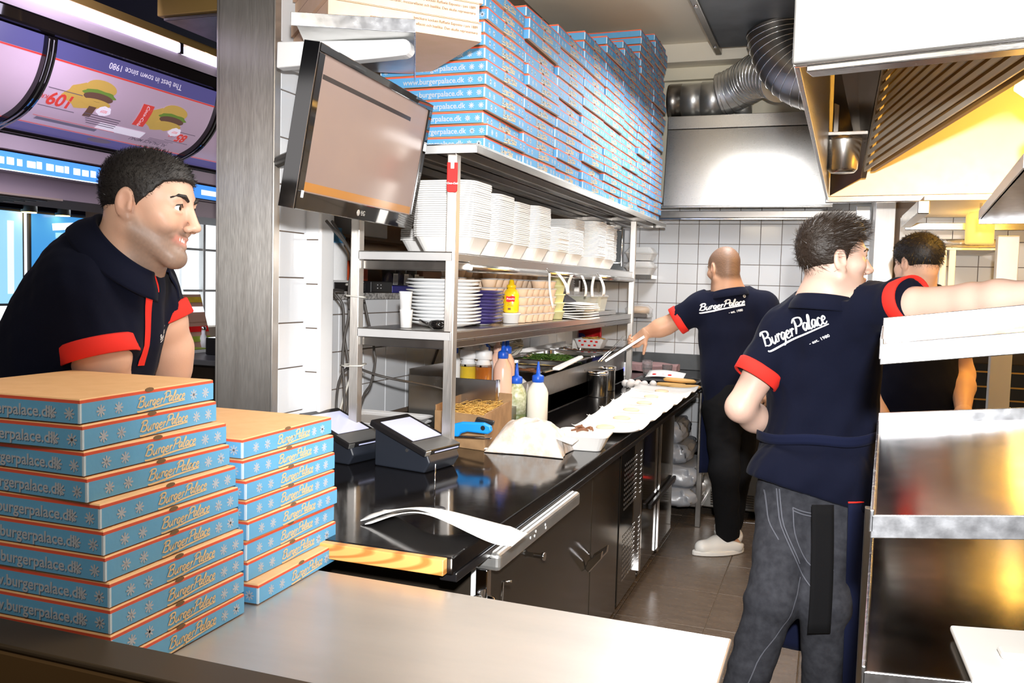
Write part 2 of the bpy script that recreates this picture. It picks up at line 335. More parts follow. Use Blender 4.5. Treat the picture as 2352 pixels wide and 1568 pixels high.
def inst(name, me, parent=None, loc=None, rot=None, scale=None, **kw):
    o = bpy.data.objects.new(name, me); COL.objects.link(o)
    if parent: o.parent = parent
    if loc is not None: o.location = loc
    if rot is not None: o.rotation_euler = rot
    if scale is not None: o.scale = scale
    return tag(o, **kw)
def TR(loc=(0, 0, 0), rz=0.0, ry=0.0, rx=0.0):
    return Matrix.Translation(Vector(loc)) @ Matrix.Rotation(rz, 4, 'Z') @ Matrix.Rotation(ry, 4, 'Y') @ Matrix.Rotation(rx, 4, 'X')
def frame(o, x, y):
    """matrix whose local x and y axes follow x and y at origin o"""
    x = Vector(x).normalized(); y = Vector(y); y = (y - x * y.dot(x)).normalized(); z = x.cross(y)
    return Matrix(((x[0], y[0], z[0], o[0]), (x[1], y[1], z[1], o[1]), (x[2], y[2], z[2], o[2]), (0, 0, 0, 1)))
def smooth_path(pts, n=8, closed=False):
    P = [Vector(p) for p in pts]; out = []; N = len(P)
    for i in range(N if closed else N - 1):
        a, b, c, d = (P[(i - 1) % N], P[i], P[(i + 1) % N], P[(i + 2) % N]) if closed else (P[max(i - 1, 0)], P[i], P[i + 1], P[min(i + 2, N - 1)])
        for k in range(n):
            t = k / n; out.append(0.5 * (2 * b + (c - a) * t + (2 * a - 5 * b + 4 * c - d) * t * t + (3 * b - a - 3 * c + d) * t ** 3))
    if not closed: out.append(P[-1])
    return out

DG = bpy.context.evaluated_depsgraph_get
TXT = {}
def text_mesh(s, size, depth=0.0008, shear=0.0, bold=0.0, spacing=1.0, align='CENTER'):
    key = (s, size, shear, bold, spacing, align, depth)
    if key in TXT: return TXT[key]
    cu = bpy.data.curves.new('lettering', 'FONT'); cu.body = s; cu.size = size; cu.shear = shear; cu.offset = bold; cu.extrude = depth / 2; cu.space_character = spacing
    cu.align_x = align; cu.align_y = 'CENTER'; cu.resolution_u = 3
    o = bpy.data.objects.new('lettering', cu); COL.objects.link(o)
    me = bpy.data.meshes.new_from_object(o.evaluated_get(DG())); bpy.data.objects.remove(o); TXT[key] = me; return me
def text(s, size, m, parent, T, name='lettering', **kw):
    me = text_mesh(s, size, **kw).copy(); me.materials.clear(); me.materials.append(M[m])
    o = bpy.data.objects.new(name, me); COL.objects.link(o); o.parent = parent; o.matrix_local = T; return o

# brush-script strokes for the shop's signature, drawn in a unit box (x to the right, y up)
GLY = {
 'B': (1.0, [[(.30, 1.0), (.22, .5), (.05, .02)], [(.0, .80), (.25, 1.02), (.75, 1.0), (.78, .70), (.34, .55)], [(.34, .55), (.78, .52), (.80, .12), (.45, .0), (.15, .08)]]),
 'P': (0.82, [[(.32, 1.0), (.24, .5), (.05, -.02)], [(.0, .78), (.3, 1.04), (.85, 1.0), (.85, .62), (.5, .46), (.28, .52)]]),
 'u': (.60, [[(.10, .52), (.04, .12), (.22, .0), (.46, .3), (.50, .52)], [(.50, .52), (.44, .10), (.62, .04)]]),
 'r': (.46, [[(.06, .40), (.16, .55), (.12, .02)], [(.13, .30), (.30, .55), (.46, .46)]]),
 'g': (.60, [[(.46, .46), (.25, .56), (.05, .28), (.22, .04), (.46, .40)], [(.50, .52), (.42, -.1), (.24, -.36), (.02, -.26)]]),
 'e': (.50, [[(.06, .24), (.40, .36), (.30, .56), (.08, .40), (.10, .06), (.34, .02), (.50, .14)]]),
 'a': (.60, [[(.46, .46), (.25, .56), (.05, .28), (.20, .02), (.44, .34), (.50, .54)], [(.50, .54), (.46, .10), (.60, .04)]]),
 'l': (.34, [[(.06, .20), (.30, .80), (.26, 1.02), (.12, .70), (.08, .10), (.22, .0), (.36, .12)]]),
 'c': (.48, [[(.42, .44), (.26, .56), (.06, .32), (.12, .04), (.32, .0), (.48, .14)]]),
}
def script_strokes(word, x0=0.0, y0=0.0, sc=1.0, shear=0.28):
    out = []; x = x0
    for ch in word:
        w, ss = GLY[ch]
        for s_ in ss: out.append([(x + (p[0] + shear * p[1]) * sc, y0 + p[1] * sc) for p in s_])
        x += w * sc
    return out, x
def signature_strokes():
    a, x = script_strokes('Burger'); b, x2 = script_strokes('Palace', x + 0.06, 0.12)
    sw = [[(0.02, -.30), (.3, -.40), (x * .55, -.30), (x + .35, -.12), (x2 + .05, .02)]]
    return a + b, sw, x2
def ribbon(mb, pts, w, mi=0, taper=True):
    """flat stroke ribbon in the xy plane, 3-D points allowed"""
    P = smooth_path([(p[0], p[1], 0) for p in pts], 5); n = len(P); L = []; Rr = []
    for i, p in enumerate(P):
        t = P[min(i + 1, n - 1)] - P[max(i - 1, 0)]; t = t.normalized() if t.length > 1e-9 else Vector((1, 0, 0)); q = Vector((-t.y, t.x, 0))
        ww = w * (0.5 + 0.5 * math.sin(PI * (i + 0.6) / (n + 0.2))) if taper else w
        L.append(p + q * ww / 2); Rr.append(p - q * ww / 2)
    return L, Rr
def flat_ribbons(strokes, w, th=0.0006):
    mb = MB()
    for st in strokes:
        L, Rr = ribbon(mb, st, w); n = len(L)
        vs_ = [(*p.xy, th) for p in L] + [(*p.xy, th) for p in Rr]
        mb.add(vs_, [(n + i, n + i + 1, i + 1, i) for i in range(n - 1)])
    return mb

# ================================================================== SETTING
def slab(name, x0, x1, y0, y1, z0, z1, m, parent=None, bevel=0, **kw):
    if parent is None and 'kind' not in kw: kw['kind'] = 'structure'
    return MB().box(x0, x1, y0, y1, z0, z1).build(name, m, parent, bevel, **kw)

floor = slab('floor', -7.0, 3.0, -1.5, 7.2, -0.12, -0.008, 'floor_grout')
tile_cache = {}
def tile_mesh(w, h, d, m):
    k = (w, h, d, m)
    if k not in tile_cache:
        c = 0.0016; mb = MB(); mb.box(-w / 2, w / 2, -h / 2, h / 2, 0, d - c); mb.box(-w / 2, w / 2, -h / 2, h / 2, d - c, d, top=(c, c)); tile_cache[k] = mb.mesh('tile', m)
    return tile_cache[k]
def tiles(wall, org, ux, uy, nx, ny, w, h, m, gap=0.004, d=0.008, skip=None, name='tile'):
    """lays single tiles on a wall: org is the lower left corner, ux and uy the directions; the tile faces ux x uy"""
    ux, uy = Vector(ux), Vector(uy); n = ux.cross(uy)
    me = tile_mesh(w - gap, h - gap, d, m)
    for i in range(nx):
        for j in range(ny):
            if skip and skip(i, j): continue
            p = Vector(org) + ux * (w * (i + .5)) + uy * (h * (j + .5)) + n * RNG.uniform(-0.0006, 0.0002)
            q = Matrix((ux, uy, n)).transposed().to_4x4(); q.translation = p
            q = q @ Matrix.Rotation(RNG.normal(0, 0.0022), 4, 'X') @ Matrix.Rotation(RNG.normal(0, 0.0022), 4, 'Y')
            o = inst(name, me, wall); o.matrix_local = q

# floor: brown rectangular tiles in the kitchen aisle, large dark floor elsewhere
tiles(floor, (-1.271, 1.97, -0.008), (1, 0, 0), (0, 1, 0), 6, 10, 0.405, 0.482, 'floor_tile', gap=0.004, d=0.008)
slab('trim_1', -7.0, -1.9, -1.5, 7.2, -0.008, 0.0, 'dark_wood')

# back wall with single glazed tiles
wall_back = slab('wall_back', -2.1, 0.36, 6.73, 6.95, 0.0, 3.25, 'grout')
tiles(wall_back, (-1.86, 6.73, 0.348), (1, 0, 0), (0, 0, 1), 14, 12, 0.15, 0.15, 'tile')
slab('trim_2', -2.1, 1.8, 6.60, 6.73, 2.16, 3.25, 'cream', wall_back)
slab('trim_3', -2.1, 1.8, 6.38, 6.60, 3.12, 3.25, 'ceil', wall_back, 0.004)
slab('trim_4', -2.1, 1.8, 6.54, 6.60, 3.03, 3.12, 'cream', wall_back, 0.004)
wall_right_back = slab('wall_right_back', 0.35, 1.80, 6.01, 6.95, 0.0, 3.25, 'grout')
tiles(wall_right_back, (0.38, 6.01, 0.788), (1, 0, 0), (0, 0, 1), 9, 8, 0.15, 0.15, 'tile_warm')
slab('steel_corner_guard', 0.235, 0.352, 5.98, 6.725, 0.0, 2.6, 'steel_v', None, 0.004)
slab('wall_right', 1.75, 1.9, -1.5, 7.0, 0.0, 3.25, 'cream')
slab('ceiling', -2.1, 1.9, 1.2, 7.0, 3.25, 3.4, 'ceil')

# left wall behind the shelf, with the recess and its granite sill
wall_left = MB()
wall_left.box(-2.1, -1.86, 2.66, 7.0, 0.0, 1.425)
wall_left.box(-2.1, -1.86, 2.66, 7.0, 1.86, 3.25)
wall_left.box(-2.1, -1.86, 4.60, 7.0, 1.425, 1.86)
wall_left.box(-2.1, -1.86, 2.66, 2.74, 1.425, 1.86)
wall_left.box(-2.12, -2.085, 2.66, 4.7, 1.425, 1.86, 1)
wall_left = wall_left.build('wall_left', ['grout', 'niche'], kind='structure')
tiles(wall_left, (-1.86, 2.672, 0.915), (0, 1, 0), (0, 0, 1), 20, 3, 0.2, 0.15, 'tile')
tiles(wall_left, (-1.86, 2.672, 1.365), (0, 1, 0), (0, 0, 1), 20, 1, 0.2, 0.06, 'tile')
tiles(wall_left, (-1.86, 4.60, 1.425), (0, 1, 0), (0, 0, 1), 10, 3, 0.2, 0.15, 'tile')
slab('granite_sill', -2.085, -1.838, 2.745, 4.60, 1.425, 1.452, 'granite', wall_left, 0.003)

# tiled pier and the steel clad column in front of it
wall_pier = slab('wall_pier', -1.90, -1.648, 2.60, 2.655, 0.0, 3.25, 'grout')
tiles(wall_pier, (-1.848, 2.60, 0.58), (1, 0, 0), (0, 0, 1), 1, 18, 0.205, 0.151, 'tile')
MB().box(-1.648, -1.634, 2.588, 2.672, 0.0, 3.25).build('corner_bead', 'white', wall_pier, 0.005)
wall_column = slab('wall_column', -1.905, -1.704, 2.415, 2.60, 0.0, 3.25, 'grout')
tiles(wall_column, (-1.704, 2.437, 0.60), (0, 1, 0), (0, 0, 1), 1, 18, 0.163, 0.151, 'tile')
mb = MB(); mb.box(-1.912, -1.697, 2.402, 2.415, 0.0, 3.25); mb.box(-1.704, -1.694, 2.402, 2.436, 0.0, 3.25); mb.box(-1.920, -1.905, 2.402, 2.52, 0.0, 3.25)
mb.build('steel_cladding', 'steel_v', wall_column, 0.003)

# ================================================================== EXTRACTION: BACK HOOD AND DUCTS
hb = thing('extractor_hood', 'wide stainless steel hood hung on the back tiled wall under the round ducts', 'hood', (-0.6, 6.4, 2.08))
mb = MB(); P_ = [(6.22, 2.08), (6.30, 2.50), (6.30, 2.62), (6.70, 2.62), (6.70, 2.08)]
poly = [Vector((y - 6.4, z - 2.08)) for y, z in P_]
mb.prism([(p[0], p[1]) for p in [(-.12, .012), (-.04, .56), (.19, .56), (.19, .46), (-.03, .40), (-.10, .012)]], 1.14, T=Matrix(((0, 0, 1, -0.56), (1, 0, 0, 0), (0, 1, 0, 0), (0, 0, 0, 1))))
mb.build('body', 'steel_h', hb, 0.004)
MB().prism([(-.042, .564), (-.038, .655), (.19, .655), (.19, .564)], 1.14, T=Matrix(((0, 0, 1, -0.56), (1, 0, 0, 0), (0, 1, 0, 0), (0, 0, 0, 1)))).build('top_band', 'steel_h', hb, 0.003)
MB().box(-0.57, 0.58, -0.130, -0.100, 0.000, 0.012).build('lower_edge', 'steel', hb, 0.003)
ch = thing('hanging_rail', 'dark steel channel rail under the back hood with a bright bracket at its end', 'rail', (-0.5, 6.45, 2.0))
mb = MB(); mb.box(-0.74, 0.66, -0.03, 0.11, 0.02, 0.070); mb.build('channel', 'steel_dark', ch, 0.004)
MB().box(-0.74, 0.68, -0.045, -0.03, 0.006, 0.018).build('front_lip', 'chrome', ch, 0.002)
MB().box(0.63, 0.72, -0.06, 0.10, 0.0, 0.095).build('end_bracket', 'steel', ch, 0.004)

def duct(name, label, pts, r, ring_gap, m='galv', rings=True, n=20, rm='chrome'):
    P = smooth_path(pts, 10); o = thing(name, label, 'duct', P[0]); P = [p - Vector(pts[0]) for p in P]
    MB().tube(P, r, 28).build('pipe', m, o)
    if rings:
        L = 0.0; nxt = 0.02
        for a, b in zip(P, P[1:]):
            seg = (b - a).length
            while nxt < L + seg:
                p = a + (b - a) * ((nxt - L) / seg); t = (b - a).normalized(); u = t.orthogonal().normalized(); w = t.cross(u)
                MB().tube([p + (u * math.cos(k * PI / 16) + w * math.sin(k * PI / 16)) * (r + 0.001) for k in range(32)], 0.0030, 5, closed=True).build('seam_ring', rm, o); nxt += ring_gap
            L += seg
    return o
dd = thing('duct_box', 'plain galvanised duct with shut end lying on the back hood, lowest of the pipes', 'duct', (-1.18, 6.49, 2.868))
MB().lathe([(0.0, 0.0), (0.117, 0.0), (0.122, 0.01), (0.122, 0.10)], 32, T=Matrix.Rotation(PI / 2, 4, 'Y')).build('end_cap', 'steel_dark', dd)
MB().lathe([(0.122, 0.10), (0.122, 0.26)], 32, T=Matrix.Rotation(PI / 2, 4, 'Y')).build('pipe', 'galv', dd)
MB().lathe([(0.128, 0.24), (0.128, 0.40)], 32, T=Matrix.Rotation(PI / 2, 4, 'Y')).build('sleeve', 'galv', dd)
MB().lathe([(0.06, -0.16), (0.06, 0.0)], 20, c=(0.53, 0.02, 0.04)).build('stub', 'galv', dd)
duct('spiral_elbow_duct', 'bright spiral elbow duct bending up from the plain duct over the back hood', [(-0.80, 6.44, 2.89), (-0.72, 6.42, 2.91), (-0.62, 6.36, 2.95), (-0.53, 6.24, 2.965), (-0.44, 6.09, 2.93), (-0.36, 5.97, 2.87)], 0.150, 0.050)
duct('spiral_drop_duct', 'tall grey spiral duct coming down from the dark ceiling plate beside the elbow', [(-0.40, 5.75, 3.13), (-0.385, 5.745, 3.06), (-0.355, 5.73, 2.97), (-0.30, 5.71, 2.88), (-0.22, 5.69, 2.81), (-0.12, 5.67, 2.77)], 0.180, 0.042, m='steel_dark')
pl = thing('ceiling_duct_plate', 'dark grey sheet metal duct running under the ceiling above the aisle', 'duct', (-0.45, 4.6, 3.14))
MB().box(-0.34, 0.40, -1.9, 1.55, 0.0, 0.108).build('casing', 'plate_grey', pl, 0.004)
MB().box(-0.375, -0.335, -1.9, 1.65, -0.02, 0.02).build('flange', 'steel_dark', pl, 0.003)
for k in range(4):
    MB().lathe([(0.012, -0.03), (0.012, 0.0)], 8, c=(-0.355, -1.2 + k * 0.88, 0)).build('bolt', 'chrome', pl)

# ================================================================== EXTRACTION: NEAR HOOD ABOVE THE COOKING LINE
hn = thing('canopy_hood', 'big stainless canopy hood above the cooking line with slatted grease filters inside', 'hood', (0, 0, 0))
fd = Vector((0.9715, -0.237, 0)).normalized(); fn_ = Vector((fd.y, -fd.x, 0)) * -1
F0 = Vector((-0.103, 2.056, 2.0))
def hoodT(o=F0): return Matrix(((fd.x, -fd.y, 0, o.x), (fd.y, fd.x, 0, o.y), (0, 0, 1, o.z), (0, 0, 0, 1)))
TF = hoodT()
MB().box(0, 1.7, -0.012, 0.0, 0.0, 1.22, T=TF).build('front_panel', 'hood_face', hn, 0.004)
MB().box(0.028, 1.7, 0.0, 0.055, -0.018, -0.004, T=TF).box(0.028, 1.7, 0.04, 0.055, -0.004, 0.022, T=TF).build('drip_lip', 'steel', hn, 0.003)
MB().box(0.0, 1.7, 0.0, 0.012, -0.004, 0.012, T=TF).build('lower_fold', 'chrome', hn, 0.002)
MB().add([(-0.103, 2.06, 2.0), (-0.052, 5.03, 2.0), (-0.052, 5.03, 3.2), (-0.103, 2.06, 3.2), (-0.090, 2.06, 2.0), (-0.039, 5.03, 2.0), (-0.039, 5.03, 3.2), (-0.090, 2.06, 3.2)],
         [(0, 3, 2, 1), (4, 5, 6, 7), (0, 1, 5, 4), (2, 3, 7, 6), (0, 4, 7, 3), (1, 2, 6, 5)]).build('side_panel', 'steel_h', hn, 0.003)
MB().add([(-0.052, 5.03, 2.0), (1.72, 4.84, 2.0), (1.72, 4.84, 3.2), (-0.052, 5.03, 3.2), (-0.052, 5.05, 2.0), (1.72, 4.86, 2.0), (1.72, 4.86, 3.2), (-0.052, 5.05, 3.2)],
         [(0, 1, 2, 3), (7, 6, 5, 4), (0, 4, 5, 1), (3, 2, 6, 7), (0, 3, 7, 4), (1, 5, 6, 2)]).build('rear_panel', 'hood_in', hn, 0.003)
MB().add([(-0.055, 5.01, 1.985), (1.72, 4.82, 1.985), (1.72, 4.86, 1.985), (-0.055, 5.05, 1.985), (-0.055, 5.01, 2.02), (1.72, 4.82, 2.02), (1.72, 4.86, 2.02), (-0.055, 5.05, 2.02)],
         [(3, 2, 1, 0), (4, 5, 6, 7), (0, 1, 5, 4), (1, 2, 6, 5), (2, 3, 7, 6), (3, 0, 4, 7)]).build('rear_gutter', 'steel', hn, 0.004)
# filter bank: slats run from the far left corner towards the near right
A = Vector((0.125, 4.776, 2.114)); Bq = Vector((0.172, 4.285, 2.491)); D = Vector((0.384, 3.175, 2.117)); sd = (D - A); sd = sd.normalized() * 2.35; up = Bq - A
nrm = sd.cross(up).normalized()
if nrm.z > 0: nrm = -nrm
fb = MB().add([A - nrm * .03, A + sd - nrm * .03, A + sd + up * 1.5 - nrm * .03, A + up * 1.5 - nrm * .03, A - nrm * .05, A + sd - nrm * .05, A + sd + up * 1.5 - nrm * .05, A + up * 1.5 - nrm * .05],
         [(0, 1, 2, 3), (7, 6, 5, 4), (0, 4, 5, 1), (1, 5, 6, 2), (2, 6, 7, 3), (3, 7, 4, 0)]).build('filter_backing', 'filter_brown', hn)
sdn = sd.normalized(); upn = (up - sdn * up.dot(sdn)); 
for k in range(17):
    o_ = A + up * (k / 11.0); T = frame(o_, sdn, upn)
    MB().box(0, sd.length, 0, 0.019, -0.004, 0.004, T=T).build('filter_slat', 'hood_in', hn, 0.0015)
T = frame(A - sdn * 0.02, up, -sdn); MB().box(-0.02, up.length * 1.5, -0.02, 0.0, -0.014, 0.014, T=T).build('filter_frame', 'steel', hn, 0.003)
# inner end wall, grease cup on its ledge
MB().add([(-0.034, 4.99, 2.02), (0.118, 4.80, 2.09), (0.168, 4.29, 2.50), (0.05, 4.2, 2.6), (-0.034, 4.2, 2.6)], [(0, 1, 2, 3, 4)]).build('inner_end', 'steel_dark', hn)
MB().box(-0.085, 0.125, 4.44, 4.60, 2.245, 2.262).build('cup_ledge', 'steel', hn, 0.002)
MB().lathe([(0.0, -0.165), (0.055, -0.165), (0.068, -0.15), (0.082, -0.02), (0.086, 0.0), (0.078, 0.0), (0.06, -0.14), (0.0, -0.145)], 28, c=(0.02, 4.52, 2.245)).build('grease_cup', 'steel', hn)
MB().box(-0.03, -0.005, 4.47, 4.49, 2.26, 2.62).build('drain_pipe', 'steel_dark', hn, 0.003)
hl = MB().box(-0.24, 0.24, -0.07, 0.07, -0.03, 0.03, T=TR((0.80, 3.46, 2.205), 0.30, 0.0, 0.5)).build('hood_lamp', 'lamp_warm', hn, 0.01)
lamp('hood_glow', 'POINT', (0.72, 3.75, 2.20), 22, (1.0, 0.52, 0.07), size=0.08)
lamp('hood_glow_far', 'POINT', (1.1, 4.35, 2.30), 24, (1.0, 0.52, 0.07), size=0.08)

# second canopy on the rear right wall, lit warm from inside
h2 = thing('wall_canopy', 'small steel canopy on the rear right tiled wall glowing yellow underneath', 'hood', (0, 0, 0))
MB().add([(0.335, 5.18, 1.87), (0.345, 4.35, 1.87), (0.345, 4.35, 1.93), (0.335, 5.18, 1.93), (0.385, 5.18, 1.87), (0.395, 4.35, 1.87), (0.395, 4.35, 1.93), (0.385, 5.18, 1.93)],
         [(0, 3, 2, 1), (4, 5, 6, 7), (0, 1, 5, 4), (2, 3, 7, 6), (0, 4, 7, 3), (1, 2, 6, 5)]).build('left_rail', 'steel', h2, 0.004)
MB().box(0.36, 1.7, 5.27, 5.31, 1.86, 1.90).build('rear_rail', 'steel', h2, 0.003)
MB().add([(0.37, 4.35, 1.93), (0.37, 5.29, 1.93), (1.7, 5.29, 1.93), (1.7, 4.35, 1.93), (0.37, 4.35, 1.95), (0.37, 5.29, 1.95), (1.7, 5.29, 1.95), (1.7, 4.35, 1.95)],
         [(0, 1, 2, 3), (7, 6, 5, 4), (0, 4, 5, 1), (1, 5, 6, 2), (2, 6, 7, 3), (3, 7, 4, 0)]).build('soffit', 'hood_in', h2)
lamp('canopy_glow', 'POINT', (0.80, 4.95, 1.82), 9, (1.0, 0.55, 0.09), size=0.05)

# ================================================================== WORK COUNTER AND CABINETS
ct = thing('work_counter', 'long black glossy worktop with a pine end strip running to the back wall', 'counter', (-1.3, 1.74, 0.86))
MB().prism([(-0.325, 0.0), (0.545, 0.0), (0.545, 3.79), (-0.545, 3.79), (-0.545, 0.95), (-0.325, 0.95)], 0.04).build('worktop', 'laminate', ct, 0.004)
MB().box(-0.325, 0.533, -0.022, 0.0, 0.003, 0.0385).build('end_strip', 'pine', ct, 0.002, label='unpainted pine end strip')
MB().box(0.505, 0.548, 0.02, 3.79, -0.022, -0.001).build('front_edge', 'black', ct, 0.003)
for x, y in ((0.05, 0.20), (-0.28, 0.20)):
    MB().lathe([(0.022, -0.86), (0.022, -0.01), (0.035, -0.01), (0.035, 0.0)], 16, c=(x, y, 0)).build('leg', 'chrome', ct)

bc = thing('back_counter', 'black back counter with a low upstand along the back tiled wall', 'counter', (-1.3, 6.2, 0.86))
MB().box(-0.56, 0.60, -0.655, 0.525, 0.0, 0.035).build('worktop', 'laminate', bc, 0.004)
MB().box(-0.56, 0.75, 0.495, 0.52, 0.036, 0.155).build('upstand', 'plate_grey', bc, 0.003)
MB().box(0.55, 0.585, -0.63, -0.60, -0.86, -0.001).build('leg', 'steel_dark', bc, 0.003)
MB().box(-0.5, 0.585, -0.60, 0.40, -0.74, -0.71).build('lower_shelf', 'steel_dark', bc, 0.003)

# undercounter units: an appliance with a silver top rim, then three dark cabinets
ap = thing('undercounter_fridge', 'dark undercounter fridge with silver rounded rim and four white dots', 'fridge', (-1.1, 2.0, 0.0))
MB().box(-0.45, 0.30, 0.03, 0.70, 0.08, 0.815).build('body', 'cab', ap, 0.006)
MB().box(-0.35, 0.362, -0.03, 0.70, 0.818, 0.848).build('top_rim', 'galv', ap, 0.014, seg=3)
MB().box(0.30, 0.372, -0.03, 0.70, 0.80, 0.8465).build('control_strip', 'galv', ap, 0.012, seg=3)
for y, z in ((0.20, 0.826), (0.245, 0.832), (0.235, 0.822), (0.33, 0.829), (0.335, 0.819)):
    MB().lathe([(0.004, 0), (0.004, 0.0016)], 8, T=TR((0.3715, y, z), ry=PI / 2)).build('indicator_dot', 'white', ap)
MB().box(0.30, 0.318, 0.0, 0.69, 0.09, 0.79).build('door', 'cab', ap, 0.004)
MB().lathe([(0.007, 0.0), (0.007, 0.022), (0.012, 0.024), (0.012, 0.034)], 12, T=TR((0.318, 0.40, 0.715), ry=PI / 2)).build('knob', 'chrome', ap)
MB().box(0.285, 0.30, -0.006, 0.012, 0.10, 0.80).build('hinge_strip', 'white', ap, 0.003)
MB().box(0.304, 0.335, -0.02, 0.01, 0.08, 0.798).build('hinge_post', 'chrome', ap, 0.003)
MB().lathe([(0.016, -0.1), (0.020, 0.0), (0.020, 0.04), (0.012, 0.052), (0.0, 0.055)], 14, c=(0.12, 0.015, 0.62)).build('lever', 'galv', ap)
kp = thing('steel_beaker', 'small steel beaker with a thin handle hanging beside the undercounter fridge', 'beaker', (-0.765, 1.955, 0.655))
MB().lathe([(0.0, 0), (0.026, 0.002), (0.030, 0.075), (0.034, 0.078), (0.032, 0.08), (0.028, 0.076), (0.024, 0.006), (0, 0.004)], 20).build('cup', 'chrome', kp)
MB().tube([(0.038, 0.03, 0.0), (0.04, 0.03, 0.12), (0.062, 0.035, 0.121)], 0.0035, 8).build('handle', 'chrome', kp)

def cabinet(name, label, y0, y1, **kw):
    t = thing(name, label, 'cabinet', (-1.25, y0, 0.0))
    MB().box(-0.45, 0.415, 0.004, y1 - y0 - 0.004, 0.10, 0.852).build('body', 'cab', t, 0.003)
    MB().box(-0.45, 0.36, 0.004, y1 - y0 - 0.004, 0.0, 0.10).build('plinth', 'black_matte', t)
    return t
c1 = cabinet('base_cabinet', 'dark glossy base cabinet with two wedge pulls beside the silver rimmed fridge', 2.72, 3.66)
for a, b in ((0.01, 0.466), (0.474, 0.93)):
    d_ = MB().box(0.417, 0.435, a, b, 0.11, 0.80).build('door', 'cab', c1, 0.004)
    yy = b - 0.05 if a < 0.1 else a + 0.03
    MB().prism([(0, 0), (0.075, 0.0), (0.10, 0.016), (0.03, 0.032), (0, 0.02)], 0.016, T=TR((0.449, yy, 0.44), rx=PI / 2) @ Matrix.Rotation(0.9, 4, 'Z')).build('handle', 'chrome', d_, 0.003)
c2 = cabinet('vented_cabinet', 'dark cooler cabinet with perforated vent panels and a small lit display', 3.68, 4.10)
MB().box(0.417, 0.432, 0.01, 0.41, 0.11, 0.80).build('door', 'cab_steel', c2, 0.003)
mb = MB()
for (z0, z1) in ((0.52, 0.76), (0.20, 0.42)):
    nz = int((z1 - z0) / 0.022)
    for i in range(nz):
        for j in range(8): mb.box(0.4315, 0.4335, 0.09 + j * 0.033, 0.09 + j * 0.033 + 0.022, z0 + i * 0.022, z0 + i * 0.022 + 0.010, 0)
mb.build('vent_slots', 'steel', c2, kind='stuff')
MB().box(0.432, 0.4335, 0.10, 0.16, 0.785, 0.797).build('display', 'red_led', c2)
MB().box(0.417, 0.452, 0.385, 0.412, 0.16, 0.80).build('upright', 'chrome', c2, 0.004)
c3 = cabinet('mirror_cabinet', 'dark mirror steel cabinet at the far end of the black worktop', 4.12, 5.08)
MB().box(0.417, 0.430, 0.01, 0.47, 0.11, 0.80).build('door', 'cab_steel', c3, 0.003)
MB().box(0.417, 0.430, 0.48, 0.95, 0.11, 0.80).build('door', 'cab_steel', c3, 0.003)
MB().box(0.43, 0.446, 0.465, 0.485, 0.11, 0.80).build('upright', 'chrome', c3, 0.003)
MB().box(0.435, 0.452, 0.2, 0.95, 0.40, 0.425, T=TR((0, 0, 0), rx=0.0)).build('hand_bar', 'black', c3, 0.003)
fr = thing('undercounter_freezer', 'low freezer by the back wall with slotted vents and red numbers', 'freezer', (-0.74, 5.86, 0.0))
MB().box(0.0, 0.56, 0.02, 0.62, 0.06, 0.84).build('body', 'cab', fr, 0.004)
MB().box(0.0, 0.10, 0.0, 0.02, 0.07, 0.33).build('left_panel', 'steel_fridge', fr, 0.002)
MB().box(0.105, 0.56, 0.0, 0.02, 0.07, 0.33).build('vent_panel', 'plate_grey', fr, 0.002)
MB().box(0.0, 0.56, 0.0, 0.02, 0.34, 0.83).build('door', 'cab', fr, 0.003)
for x0, n in ((0.05, 1), (0.19, 2)):
    for q in range(n):
        for i in range(6): MB().box(x0 + q * 0.075, x0 + q * 0.075 + 0.062, -0.002, 0.0, 0.085 + i * 0.016, 0.093 + i * 0.016).build('vent_slot', 'black_matte', fr)
MB().box(0.195, 0.275, -0.005, 0.0, 0.205, 0.245).build('display_frame', 'steel_lip', fr, 0.001)
MB().box(0.20, 0.27, -0.006, -0.004, 0.213, 0.238).build('display', 'black', fr)
text('2.0..20.2', 0.018, 'red_led', fr, TR((0.24, -0.007, 0.226), rx=PI / 2), name='display_digits')
MB().lathe([(0.020, 0), (0.020, 0.002)], 20, T=TR((0.075, 0.0, 0.245), rx=PI / 2)).build('badge', 'white', fr)
text('Z', 0.030, 'black', fr, TR((0.075, -0.0025, 0.245), rx=PI / 2), name='badge_letter')

# ================================================================== SHELF RACK OVER THE COUNTER
rk = thing('steel_shelf_rack', 'steel shelf rack standing on the black worktop with three long shelves', 'shelf', (-1.355, 4.05, 0.90))
for x in (-0.18, 0.175):
    for y in (-1.39, 1.39):
        MB().box(x - 0.017, x + 0.017, y - 0.017, y + 0.017, 0.0, 1.02).build('post', 'steel_v', rk, 0.003)
def shelf(z, x0, x1, y0, y1, nm='shelf_board'):
    mb = MB(); mb.box(x0, x1, y0, y1, z - 0.004, z)
    mb.box(x0, x0 + 0.004, y0, y1, z - 0.03, z - 0.004); mb.box(x1 - 0.004, x1, y0, y1, z - 0.03, z - 0.004); MB().box(x0, x1, y0, y0 + 0.004, z - 0.03, z - 0.004).build('end_lip', 'lip_pale', rk, 0.001); mb.box(x0, x1, y1 - 0.004, y1, z - 0.03, z - 0.004)  # end lip in paler steel, standing for the flash it reflects
    return mb.build(nm, 'steel', rk, 0.0012)
